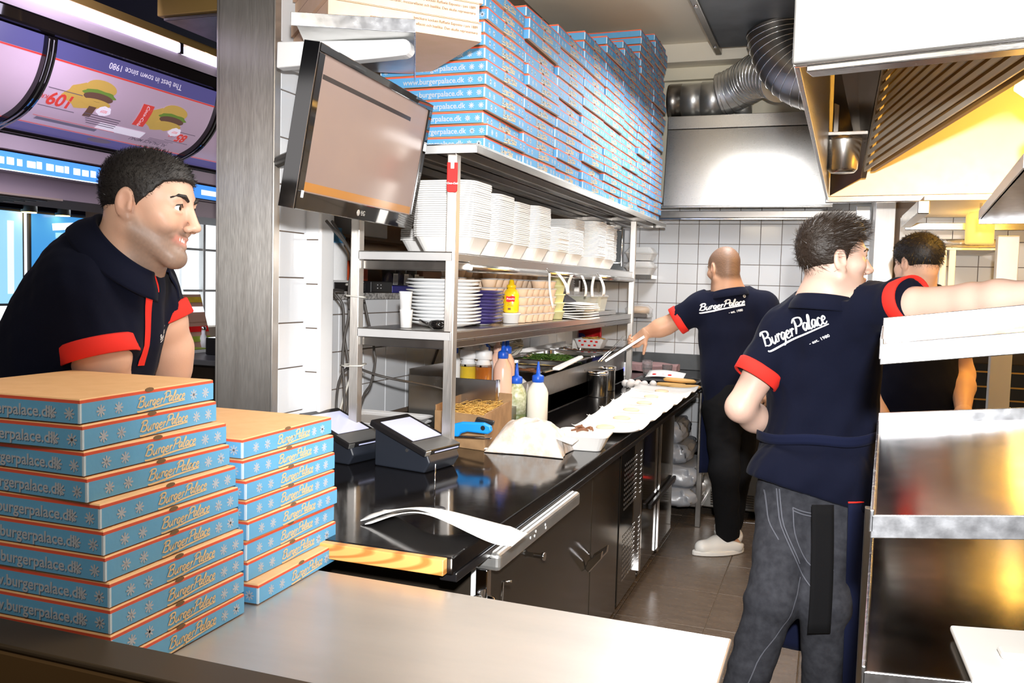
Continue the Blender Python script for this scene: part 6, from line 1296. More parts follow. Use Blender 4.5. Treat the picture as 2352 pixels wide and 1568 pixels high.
HL_F = [-.14, -.085, -.05, -.026, -.018, .000, .008, .022, .040, .058, .080, .10]; HL_U = [-.072, -.072, -.060, -.036, .030, .020, -.004, .012, .030, .056, .064, .068]
def strands(obj, H, n, ln, parent, m, flow=(0, -.4, .35), w=.0006, seed=3, name='hair_strands'):
    me = obj.data; r = np.random.default_rng(seed); N = len(me.vertices); co = np.empty(N * 3); me.vertices.foreach_get('co', co); co = co.reshape(-1, 3); no = np.empty(N * 3); me.vertices.foreach_get('normal', no); no = no.reshape(-1, 3)
    L = H.loc(co); ok = np.where(np.linalg.norm(L, axis=1) > .078)[0]; pick = r.choice(ok, n); fl = H.M3 @ np.array(flow); mb = MB(); V, F = [], []
    for q, i in enumerate(pick):
        p = co[i] + r.normal(0, .001, 3); d = unit(no[i] * .8 + fl + r.normal(0, .25, 3)); sd = unit(np.cross(d, r.normal(size=3))) * w; l = ln * r.uniform(.5, 1.2); e = p + d * l + fl * l * .3
        o = len(V); V += [p - sd, p + sd, (p + e) / 2 + no[i] * l * .08 + sd * .8, (p + e) / 2 + no[i] * l * .08 - sd * .8, e]; F += [(o, o + 1, o + 2, o + 3), (o + 3, o + 2, o + 4)]
    mb.v = [tuple(v) for v in V]; mb.f = F; mb.m = [0] * len(F); mb.sm = [True] * len(F); return mb.build(name, m, parent, kind='stuff')
def eyes(H, person):
    for g in (-1, 1):
        c = H.w(g * .0315, .0770, .0065); e = MB().lathe([(0, -.0118), (.006, -.0102), (.0105, -.0055), (.0118, 0), (.0105, .0055), (.006, .0102), (0, .0118)], 18).build('eye', 'eye', person, loc=None)
        e.matrix_local = Matrix(np.block([[H.M3 * H.sc, c[:, None]], [np.zeros((1, 3)), np.ones((1, 1))]]).tolist())
        MB().lathe([(.0058, .0104), (.0052, .0112), (.0, .0122)], 16, T=Matrix.Rotation(-PI / 2, 4, 'X')).build('iris', 'iris', e)
def brows(H, person, m):
    for g in (-1, 1):
        mb = MB(); mb.tube([H.w(g * .013, .0935, .0245), H.w(g * .028, .0925, .0315), H.w(g * .041, .0845, .0315), H.w(g * .052, .072, .0245)], [.0040, .0056, .0048, .0018], 8); mb.build('eyebrow', m, person); MB().tube([H.w(g * .0205, .0875, .0095), H.w(g * .031, .0905, .0150), H.w(g * .040, .085, .0120), H.w(g * .0455, .0775, .0075)], [.0010, .0017, .0017, .0008], 6).build('eyelash', m, person)
def finger_chain(D, base, d0, nrm, L, r, curl, k=.004):
    p = np.array(base); d = unit(d0); ax = np.cross(nrm, d); ax /= np.linalg.norm(ax) + 1e-9
    for i, f in enumerate((.45, .31, .24)):
        a = curl * (1, 1.15, .8)[i]; d = d * math.cos(a) + np.cross(ax, d) * math.sin(a) + ax * (ax @ d) * (1 - math.cos(a)); q = p + d * L * f; D.rc(p, q, r * (1 - .10 * i), r * (.93 - .10 * i), k); p = q
def hand(D, wrist, d, nrm, side, curl=.45, sc=1.0, thumb=.6):
    """d: towards the knuckles, nrm: out of the back of the hand, side: +1 when the thumb is on d x nrm's positive side"""
    d = unit(d); nrm = np.array(nrm, float); nrm = unit(nrm - d * (nrm @ d)); s = np.cross(d, nrm) * side; w = np.array(wrist, float)
    D.rc(w, w + d * .03 * sc, .026 * sc, .030 * sc, .02, flat=(nrm, 1.35)); D.rc(w + d * .03 * sc + s * .018 * sc, w + d * .082 * sc + s * .026 * sc, .022 * sc, .019 * sc, .015, flat=(nrm, 1.6)); D.rc(w + d * .03 * sc - s * .016 * sc, w + d * .075 * sc - s * .024 * sc, .022 * sc, .018 * sc, .015, flat=(nrm, 1.6)); D.rc(w + d * .04 * sc, w + d * .082 * sc, .022 * sc, .019 * sc, .015, flat=(nrm, 1.6))
    for i, (o, L, b) in enumerate(((.031, .074, .084), (.0105, .083, .090), (-.010, .077, .087), (-.029, .060, .078))):
        finger_chain(D, w + d * b * sc + s * o * sc, d + s * (.10 - .07 * i), nrm, L * sc, (.0088, .009, .0086, .0076)[i] * sc, -curl * (1 + .08 * i))
    t0 = w + d * .022 * sc + s * .026 * sc; td = unit(d * .75 + s * .75 - nrm * thumb * .6); D.rc(t0 - s * .008 * sc, t0 + td * .038 * sc, .015 * sc, .0115 * sc, .010); t1 = t0 + td * .038 * sc; td2 = unit(td + d * .45 - nrm * .35 * thumb); D.rc(t1, t1 + td2 * .030 * sc, .0105 * sc, .0095 * sc, .004); D.rc(t1 + td2 * .03 * sc, t1 + td2 * .055 * sc, .0095 * sc, .008 * sc, .004)
    return D
def cuff(name, a, b, r0, r1, m, parent, flat=None, n=40, th=.004, wave=.003):
    """a fabric ring from a to b"""
    a, b = np.array(a), np.array(b); d = unit(b - a); u = unit(np.cross(d, flat[0] if flat else (0.3, .2, 1))); v = np.cross(d, u); fs = flat[1] if flat else 1.0
    L = np.linalg.norm(b - a); mb = MB(); pr = [(-.004, r0), (0, r0 + th), (L, r1 + th), (L + .002, r1 + th * .4), (L, r1 - .004), (0, r0 - .004)]
    V = [[tuple(a + d * z + (u * math.cos(t) + v * math.sin(t) / fs) * (r + wave * math.sin(3 * t + 1))) for t in np.linspace(0, 2 * PI, n + 1)[:-1]] for z, r in pr]
    o = 0
    for ring in V: mb.v += ring
    for i in range(len(pr)):
        j = (i + 1) % len(pr)
        for k in range(n): mb.f.append((i * n + k, i * n + (k + 1) % n, j * n + (k + 1) % n, j * n + k)); mb.m.append(0); mb.sm.append(True)
    return mb.build(name, m, parent)
def collar(name, base, up, fwd, r, parent, m='navy', h=.036, open_=.30, sq=1.12, fold=.030, tilt=0.35):
    """turned-down collar standing round the neck, open at the front"""
    U = unit(up); F = unit(np.array(fwd, float) - U * (np.array(fwd) @ U)); S = np.cross(F, U); base = np.array(base, float)
    prof = [(0.0, -.012), (.002, h * .6), (.006, h), (.012, h + .002), (.018, h * .8), (.018 + fold * .6, h * .25), (.016 + fold, -.012)]
    prof = smooth_path([(p[0], p[1], 0) for p in prof], 3)
    def fn(u, v):
        a = -PI + open_ + u * (2 * PI - 2 * open_); a += PI; q = prof[int(round(v * (len(prof) - 1)))]; front = max(0, -math.cos(a - 0)) if False else max(0, math.cos(a - PI + PI))
        back = .5 - .5 * math.cos(a); dz = -tilt * r * math.cos(a)
        rr = r + q.x; return tuple(base + F * (math.cos(a) * rr * sq) + S * (math.sin(a) * rr) + U * (q.y + dz * .9))
    return MB().sheet(fn, 44, len(prof) - 1, .003).build(name, m, parent)
def project(obj, strokes2d, T, w, m, name, parent, off=.0016, taper=True, depth=.5, sw=None):
    """prints flat strokes, laid out in T's xy plane, onto the object's surface along -z of T"""
    me = obj.data; bvh = BVHTree.FromPolygons([v.co for v in me.vertices], [p.vertices[:] for p in me.polygons]); mb = MB(); d = -(T.to_3x3() @ Vector((0, 0, 1))).normalized()
    for k, st in enumerate(strokes2d):
        L, Rr = ribbon(mb, st, sw if (sw and k >= len(strokes2d) - 1) else w, taper=taper); ok = []
        rows = []
        for a, b in zip(L, Rr):
            row = []
            for t in (0, .5, 1):
                q = T @ (a * (1 - t) + b * t); hit = bvh.ray_cast(q, d, 1.0)
                row.append(None if hit[0] is None else hit[0] - d * off + hit[1] * off * .3)
            rows.append(row)
        o = len(mb.v); good = [all(x is not None for x in r_) for r_ in rows]
        for r_ in rows: mb.v += [tuple(x) if x is not None else (0, 0, 0) for x in r_]
        for i in range(len(rows) - 1):
            if good[i] and good[i + 1]:
                for j in (0, 1): mb.f.append((o + i * 3 + j, o + i * 3 + j + 1, o + i * 3 + j + 4, o + i * 3 + j + 3)); mb.m.append(0); mb.sm.append(True)
    used = sorted({i for f in mb.f for i in f}); re_ = {v: i for i, v in enumerate(used)}; mb.v = [mb.v[i] for i in used]; mb.f = [tuple(re_[i] for i in f) for f in mb.f]
    return mb.build(name, m, parent)
def project_text(obj, s, size, T, m, name, parent, off=.0016):
    me0 = text_mesh(s, size, 0.0, bold=size * .02); bvh = BVHTree.FromPolygons([v.co for v in obj.data.vertices], [p.vertices[:] for p in obj.data.polygons]); d = -(T.to_3x3() @ Vector((0, 0, 1))).normalized(); mb = MB()
    pts = []
    for v in me0.vertices:
        q = T @ v.co; hit = bvh.ray_cast(q, d, 1.0); pts.append(tuple((hit[0] if hit[0] is not None else q + d * .05) - d * off))
    mb.add(pts, [tuple(p.vertices) for p in me0.polygons]); return mb.build(name, m, parent)
def signature(obj, T, width, parent, m='print', est=True, yk=1.4):
    k = width / SIGW; st = [[(x * k, y * k * yk) for x, y in s_] for s_ in SIG] + [[(x * k, y * k * yk) for x, y in SWOOSH[0]]]
    project(obj, st, T, width * .028, m, 'script_logo', parent, sw=width * .036)
    if est: project_text(obj, '- est. 1980', width * .075, T @ Matrix.Translation((width * .78, -width * .16 * yk / 1.4, 0)) @ Matrix.Rotation(.08, 4, 'Z'), m, 'small_print', parent)
    project_text(obj, '®', width * .085, T @ Matrix.Translation((width * 1.03, width * .20 * yk, 0)), m, 'ring_mark', parent)

# joint positions of the four people, metres
J = {
 'left': dict(head=(-1.3799, 1.5676, 1.6509), neck0=(-1.421, 1.5589, 1.5843), neckb=(-1.4799, 1.5439, 1.5205), pelvis=(-1.6711, 1.4933, 1.0111), belly=(-1.6289, 1.5096, 1.1822), belly2=(-1.6023, 1.5154, 1.2824), chest=(-1.5546, 1.5188, 1.3924), uchest=(-1.5274, 1.5293, 1.4805), shR=(-1.4995, 1.4478, 1.4664), slR=(-1.456, 1.4489, 1.3289), elR=(-1.4818, 1.4841, 1.2777), wrR=(-1.4935, 1.5127, 1.1335), hdR=(-1.4865, 1.5205, 1.0543), shL=(-1.5376, 1.6585, 1.4766), slL=(-1.5081, 1.6847, 1.3913), elL=(-1.5138, 1.7207, 1.3241), wrL=(-1.5332, 1.7677, 1.1781), hdL=(-1.5324, 1.7734, 1.1002), hipR=(-1.6428, 1.4282, 0.9986), hipL=(-1.7026, 1.5638, 0.9616), knR=(-1.6153, 1.4115, 0.6072), knL=(-1.673, 1.5459, 0.5398), ftR=(-1.6152, 1.408, 0.2409), ftL=(-1.6715, 1.5417, 0.1564)),
 'front': dict(head=(0.0066, 2.9418, 1.6324), neck0=(-0.0093, 2.9419, 1.5613), neckb=(-0.0148, 2.9454, 1.4858), uback=(-0.015, 2.9717, 1.4024), chest=(-0.0149, 3.0042, 1.2532), belly=(-0.0156, 3.0021, 1.0687), pelvis=(-0.027, 2.9649, 0.8961), shL=(-0.1406, 2.9878, 1.3684), slL=(-0.2198, 2.9388, 1.2253), elL=(-0.2635, 2.9373, 1.1226), wrL=(-0.1475, 3.1631, 1.0045), hdL=(-0.0614, 3.224, 0.9716), shR=(0.0969, 2.9088, 1.4492), slR=(0.219, 2.7744, 1.4875), elR=(0.3558, 2.6644, 1.4925), wrR=(0.5228, 2.5348, 1.5182), hdR=(0.5878, 2.4952, 1.5306), hipL=(-0.0979, 2.9348, 0.831), hipR=(0.0439, 2.9444, 0.8444), knL=(-0.1271, 2.7886, 0.5594), anL=(-0.2613, 2.8494, 0.1294), toeL=(-0.2773, 2.7038, 0.1103), knR=(0.0258, 2.822, 0.5506), anR=(0.0382, 2.9535, 0.0674), toeR=(0.0545, 2.8002, 0.0764)),
 'back': dict(head=(-0.5806, 5.1275, 1.6395), neck0=(-0.5721, 5.125, 1.558), neckb=(-0.555, 5.1267, 1.4916), uback=(-0.5346, 5.1498, 1.4101), chest=(-0.5212, 5.1455, 1.2736), belly=(-0.5063, 5.1145, 1.0518), pelvis=(-0.4932, 5.0855, 0.8688), shL=(-0.6998, 5.1004, 1.4052), slL=(-0.8314, 5.0895, 1.3179), elL=(-0.8946, 5.0967, 1.2899), wrL=(-1.006, 5.0747, 1.2454), hdL=(-1.0592, 5.064, 1.2154), shR=(-0.3625, 5.1592, 1.4157), slR=(-0.2763, 5.1274, 1.2726), elR=(-0.2369, 5.1147, 1.1897), wrR=(-0.278, 4.9791, 0.9806), hdR=(-0.2952, 4.9461, 0.8993), hipL=(-0.5478, 5.0517, 0.8192), hipR=(-0.4489, 5.151, 0.814), knL=(-0.5097, 4.9159, 0.4999), anL=(-0.492, 5.0587, 0.1552), knR=(-0.4657, 5.1528, 0.4585), anR=(-0.3276, 4.8562, 0.2193)),
 'fourth': dict(head=(0.3425, 4.1309, 1.6603), neck0=(0.3292, 4.1319, 1.5896), neckb=(0.3341, 4.1505, 1.5227), uback=(0.3414, 4.1904, 1.4435), chest=(0.3548, 4.1837, 1.2735), belly=(0.3706, 4.1554, 1.0868), pelvis=(0.3875, 4.1475, 0.8802), shL=(0.2189, 4.1771, 1.4299), slL=(0.188, 4.1761, 1.2656), elL=(0.1759, 4.1744, 1.1493), wrL=(0.2347, 4.0455, 0.977), hdL=(0.2695, 4.0003, 0.9117), shR=(0.4817, 4.2195, 1.4384), slR=(0.5336, 4.2275, 1.2798), elR=(0.5513, 4.2262, 1.1673), wrR=(0.5323, 4.0183, 1.0308), hdR=(0.5426, 3.955, 0.9862), hipL=(0.3423, 4.1272, 0.8224), hipR=(0.4397, 4.1626, 0.8251), knL=(0.3474, 4.0499, 0.4412), anL=(0.3755, 4.1375, 0.0128), knR=(0.461, 4.0912, 0.4445), anR=(0.4922, 4.1799, 0.0162)),
}
for _p in J: J[_p] = {k: np.array(v) for k, v in J[_p].items()}

CR, CUp, CB_ = np.array((.9394, .3417, .0269)), np.array((-.047, .0507, .9976)), np.array((.3396, -.9384, .0637))   # right, up and towards the door, as the people stand
def tone_fn(H, base, lip=(.56, .25, .20), beard=0.0, beard_c=(.20, .15, .12), scalp=None, ruddy=.06):
    base = np.array(base)
    def f(V):
        L = H.loc(V); r, fw, u = L[:, 0], L[:, 1], L[:, 2]; n = len(V); c = np.tile(base, (n, 1)); near = (np.abs(r) < .11) & (np.abs(fw) < .15) & (u > -.16) & (u < .14)
        c *= (1 + .06 * wob(V, 40, 2))[:, None]
        def blob(p, s): return np.exp(-(((L - np.array(p)) / np.array(s)) ** 2).sum(1)) * near
        for g in (-1, 1):
            k = blob((g * .045, .066, -.022), (.02, .025, .018)) * ruddy * 4; c[:, 0] += k * .10; c[:, 1] -= k * .05; c[:, 2] -= k * .05
            k = blob((g * .082, -.012, 0), (.012, .03, .04)) * ruddy * 3; c[:, 0] += k * .12; c[:, 1] -= k * .06; c[:, 2] -= k * .05
        lp = np.zeros(n)
        for t in np.linspace(-1, 1, 9): lp = np.maximum(lp, blob((t * .025, .094 - .014 * t * t, -.0645 + .006 * t * t), (.006, .012, .0085)))
        if beard:
            lo = np.interp(fw, [-.03, -.005, .02, .05, .08, .12], [-.03, -.008, -.035, -.046, -.040, -.044]); m = 1 / (1 + np.exp(-(lo - u) / .006)); m *= 1 / (1 + np.exp(-(fw + .004) / .006)); m *= 1 / (1 + np.exp(-(u + .155) / .008)); m *= near
            sp = .92 + .08 * wob(V, 900, 4, 6); c = c * (1 - beard * m * sp)[:, None] + np.array(beard_c)[None] * (beard * m * sp)[:, None]
        if scalp is not None:
            m = 1 / (1 + np.exp(-(u - np.interp(fw, HL_F, HL_U)) / .006)) * near * (np.abs(r) < .0765); sp = .85 + .15 * wob(V, 900, 6, 6); c = c * (1 - .85 * m * sp)[:, None] + np.array(scalp)[None] * (.85 * m * sp)[:, None]
        lp = np.clip(lp * 1.4, 0, 1); c = c * (1 - lp)[:, None] + np.array(lip)[None] * lp[:, None]; return c
    return f
def limb(D, pts, rs, k=.03, **q):
    for a, b, r0, r1 in zip(pts, pts[1:], rs, rs[1:]): D.rc(a, b, r0, r1, k, **q)
def body_parts(D, H, lo, hi, hands, hb=.008, hh=.0032, hf=.0042, neck=None):
    """one continuous figure: coarse body, fine head and hands cut from the same field; hands: (wrist, direction, back, side, curl)"""
    nk, nd = np.array(neck[0]), unit(neck[1]); parts = []
    B = SDF(); B.p = list(D.p); B.neckcut(nk, nd); parts.append(B.mesh(lo, hi, hb))
    Hd = SDF(); Hd.p = list(D.p); Hd.neckcut(nk - nd * .02, nd, -1); parts.append(Hd.mesh(H.c - .20, H.c + .17, hh))
    for (w, d, n_, sd, cu) in hands:
        w, d = np.array(w), unit(d); G = SDF(); G.p = list(D.p); hand(G, w, d, n_, sd, cu); G.plane(w - d * .012, -d, .001); c = w + d * .08; parts.append(G.mesh(c - .14, c + .14, hf))
    return parts
def wrinkle(D, amp, f, seed, stretch=None, k=1.0):
    A_ = np.array(stretch if stretch is not None else (1, 1, 1.0))
    D.raw(lambda P: amp * wob(P * A_ + .02 * np.stack([wob(P, 9, seed + 5), wob(P, 9, seed + 6), wob(P, 9, seed + 7)], -1), f, seed, 4) + amp * .4 * wob(P * A_, f * 2.6, seed + 2, 4))
def person(label, loc): return thing('person', label, 'person', loc)
def fin(o_parent, base):
    """children are modelled in room coordinates: shift them under the person's Empty"""
    off = Matrix.Translation(-Vector(base))
    for c in o_parent.children: c.matrix_basis = off @ c.matrix_basis

# ------------------------------------------------------------------ smiling man leaning over the boxes
def man_left():
    q = J['left']; q['ftR'][2] = q['ftL'][2] = .09; P_ = person('smiling man in navy polo shirt leaning over the blue pizza boxes', tuple((q['ftR'] + q['ftL']) / 2 * np.array((1, 1, 0))))
    F = unit(CR * .98 + CB_ * .08 - CUp * .13); H = Head(q['head'], F, CUp + CR * .10); H.c = np.array((-1.4202, 1.5527, 1.6469)); D = SDF(); H.skull(D, smile=1.0)
    D.rc(H.w(0, -.022, -.045), q['neck0'] * .25 + q['neckb'] * .75 , .060, .066, .03); D.rc(H.w(0, -.03, -.06), q['neckb'], .058, .07, .03)
    D.rc(q['neckb'], q['uchest'], .075, .10, .04); D.rc(q['uchest'], q['chest'], .10, .125, .04); D.rc(q['chest'], q['belly'], .125, .12, .04); D.rc(q['belly'], q['pelvis'], .12, .13, .04)
    for s_ in 'RL':
        D.rc(q['uchest'], q['sh' + s_], .08, .055, .03); limb(D, [q['sh' + s_], q['sl' + s_], q['el' + s_], q['wr' + s_]], [.060, .061, .054, .031], .02)
        mid = q['el' + s_] * .7 + q['wr' + s_] * .3; D.rc(q['el' + s_], mid, .053, .050, .02)
        D.rc(q['pelvis'], q['hip' + s_], .12, .10, .04); limb(D, [q['hip' + s_], q['kn' + s_], q['ft' + s_] + np.array((0, 0, .02))], [.10, .065, .045], .03)
    hands = [(q['wr' + s_], q['hd' + s_] - q['wr' + s_], CB_ if s_ == 'R' else -CB_, 1 if s_ == 'R' else -1, .35) for s_ in 'RL']
    nk = H.w(0, -.03, -.095) * .5 + q['neckb'] * .5; nd = unit(H.w(0, 0, 0) - q['neckb'])
    allp = np.array(list(q.values())); lo, hi = allp.min(0) - .18, allp.max(0) + .14; lo[2] = max(lo[2], .01)
    np_obj('body', body_parts(D, H, lo, hi, hands, .0085, .0030, neck=(nk, nd)), 'skin', P_, tone=tone_fn(H, (.70, .43, .31), beard=.80, beard_c=(.15, .115, .095), ruddy=.09))
    eyes(H, P_); brows(H, P_, 'hair_black')
    hs = hair_sdf(H, (HL_F, HL_U), lambda L: .0022 + .0085 * np.clip((L[..., 2] - .03) / .07, 0, 1), .0009, 5); hd = np_obj('hair', [hs.mesh(H.c - .16, H.c + .17, .0030)], 'hair_black', P_)
    strands(hd, H, 5200, .0075, P_, 'hair_strand', flow=(0, .35, .10), w=.00045)
    tm = MB()
    for t in np.linspace(-.9, .9, 9):
        x = t * .022; tm.box(-.0023, .0023, -.002, .002, -.0042, .0042, T=Matrix(np.block([[H.M3, H.w(x, .0925 - .013 * t * t, -.0625 + .008 * t * t)[:, None]], [np.zeros((1, 3)), np.ones((1, 1))]]).tolist()))
    tm.build('teeth', 'tooth', P_)
    # polo shirt
    S_ = SDF(); S_.rc(q['neckb'] - .02 * nd, q['uchest'], .072, .118, .05); S_.rc(q['uchest'], q['chest'], .118, .148, .05); S_.rc(q['chest'], q['belly2'], .148, .158, .05); S_.rc(q['belly2'], q['belly'], .158, .160, .05); S_.rc(q['belly'], q['pelvis'], .160, .165, .05)
    for s_ in 'RL': S_.rc(q['uchest'], q['sh' + s_], .095, .072, .05); d = unit(q['sl' + s_] - q['sh' + s_]); S_.rc(q['sh' + s_], q['sl' + s_] + d * .03, .074, .074, .035, cut=(q['sl' + s_], d))
    S_.rc(q['belly'] * .5 + q['chest'] * .5 + unit(F) * .02, q['uchest'] + F * .02, .12, .09, .05)
    wrinkle(S_, .0050, 62, 3, (1, 1, .45)); S_.neckcut(nk + nd * .012, nd, 1, .12); S_.plane(q['pelvis'] - np.array((0, 0, .12)), (0, 0, -1), .005)
    sh = np_obj('polo_shirt', [S_.mesh(lo, hi, .0075)], 'navy', P_)
    for s_ in 'RL': d = unit(q['sl' + s_] - q['sh' + s_]); cuff('sleeve_cuff', q['sl' + s_] - d * .026, q['sl' + s_] + d * .008, 0.0775, 0.0775, 'red', P_, th=.003, wave=.0015)
    collar('collar', nk - nd * .004, nd, F, .074, P_, open_=.40, sq=1.08, h=.034, fold=.034, tilt=.42)
    # red placket down the chest and chest logo, seen along the shirt
    bl = frame(q['uchest'] + F * .32 + CB_ * .12, np.cross(CUp, F), CUp)
    zx = unit(F * .96 + CB_ * .30); T = frame(q['uchest'] + zx * .35 - np.array((0, 0, 0)), np.cross(CUp, zx), CUp)
    project(sh, [[(0.0, .055), (.002, .02), (.006, -.06), (.008, -.14)]], T, .020, 'red', 'placket', P_, off=.002, taper=False)
    project(sh, [[(.004, .06), (.016, .035), (.02, .02)], [(-.006, .06), (-.02, .035)]], T, .014, 'red', 'collar_lining', P_, off=.004, taper=False)
    Tg = T @ Matrix.Translation((.050, -.085, 0)) @ Matrix.Rotation(.35, 4, 'Z')
    signature(sh, Tg, .055, P_, est=False)
    # trousers
    L_ = SDF(); L_.rc(q['belly'], q['pelvis'], .13, .15, .05)
    for s_ in 'RL': L_.rc(q['pelvis'], q['hip' + s_], .14, .115, .05); limb(L_, [q['hip' + s_], q['kn' + s_], q['ft' + s_] + np.array((0, 0, .04))], [.115, .08, .065], .03)
    L_.plane(q['belly'], (0, 0, 1), .004); np_obj('trousers', [L_.mesh(lo, hi, .012)], 'black_cloth', P_)
    for s_ in 'RL': shoe('shoe', q['ft' + s_], F, 'black', P_)
    fin(P_, P_.location)

def trousers(q, P_, m, r=(.115, .082, .066), lo=None, hi=None, h=.009, amp=.004, belt='belly', seed=2, hem=.06, pel=(.13, .15), squash=1.0, k=.035):
    L_ = SDF(); L_.rc(q['belly'], q['pelvis'], pel[0], pel[1], .05, flat=(squash[0], squash[1]) if squash != 1.0 else None)
    for s_ in 'RL':
        L_.rc(q['pelvis'], q['hip' + s_], pel[1] * .9, r[0], .05); limb(L_, [q['hip' + s_], q['kn' + s_]], r[:2], k); d = unit(q['an' + s_] - q['kn' + s_]); L_.rc(q['kn' + s_], q['an' + s_] + d * .05, r[1], r[2], k, cut=(q['an' + s_] + d * (.0), d))
    wrinkle(L_, amp, 50, seed, (.7, .7, 1.6)); L_.plane(q['pelvis'] * .35 + q['belly'] * .65, (0, 0, 1), .004); return np_obj('trousers', [L_.mesh(lo, hi, h)], m, P_)
def foot(D, an, d, sc=1.0):
    an = np.array(an); d = unit(np.array(d) * (1, 1, 0)); g = np.array((an[0], an[1], .045)); D.rc(an, g, .042 * sc, .045 * sc, .02); D.rc(g - d * .035 * sc, g + d * .14 * sc + np.array((0, 0, -.012)), .042 * sc, .034 * sc, .02)
def shoe(name, an, d, m, parent, lo_cut=.105, r=.05):
    an = np.array(an); d = unit(np.array(d) * (1, 1, 0)); g = np.array((an[0], an[1], .045)); S_ = SDF(); S_.rc(g - d * .045, g + d * .165 + np.array((0, 0, -.006)), .052, .043, .02); S_.rc(g - d * .02 + np.array((0, 0, .02)), g + d * .07 + np.array((0, 0, .012)), .052, .048, .03)
    S_.plane((0, 0, .004), (0, 0, -1), .003); S_.plane(an * 0 + np.array((g[0], g[1], lo_cut)) - d * .0, unit(np.array((-d[0] * .35, -d[1] * .35, 1))), .004); o = np_obj(name, [S_.mesh(g - .24, g + .24, .006)], m, parent)
    V = [tuple(g + d * (.06 + .165 * math.cos(t)) + np.cross(d, (0, 0, 1)) * (.052 * math.sin(t) * (1.0 - .10 * math.cos(2 * t))) * 1.08) for t in np.linspace(0, 2 * PI, 29)[:-1]]
    MB().prism([(p[0], p[1]) for p in V], .024, T=Matrix.Translation((0, 0, .0015))).build('sole', 'clog' if m == 'clog' else 'black', parent, .004); return o

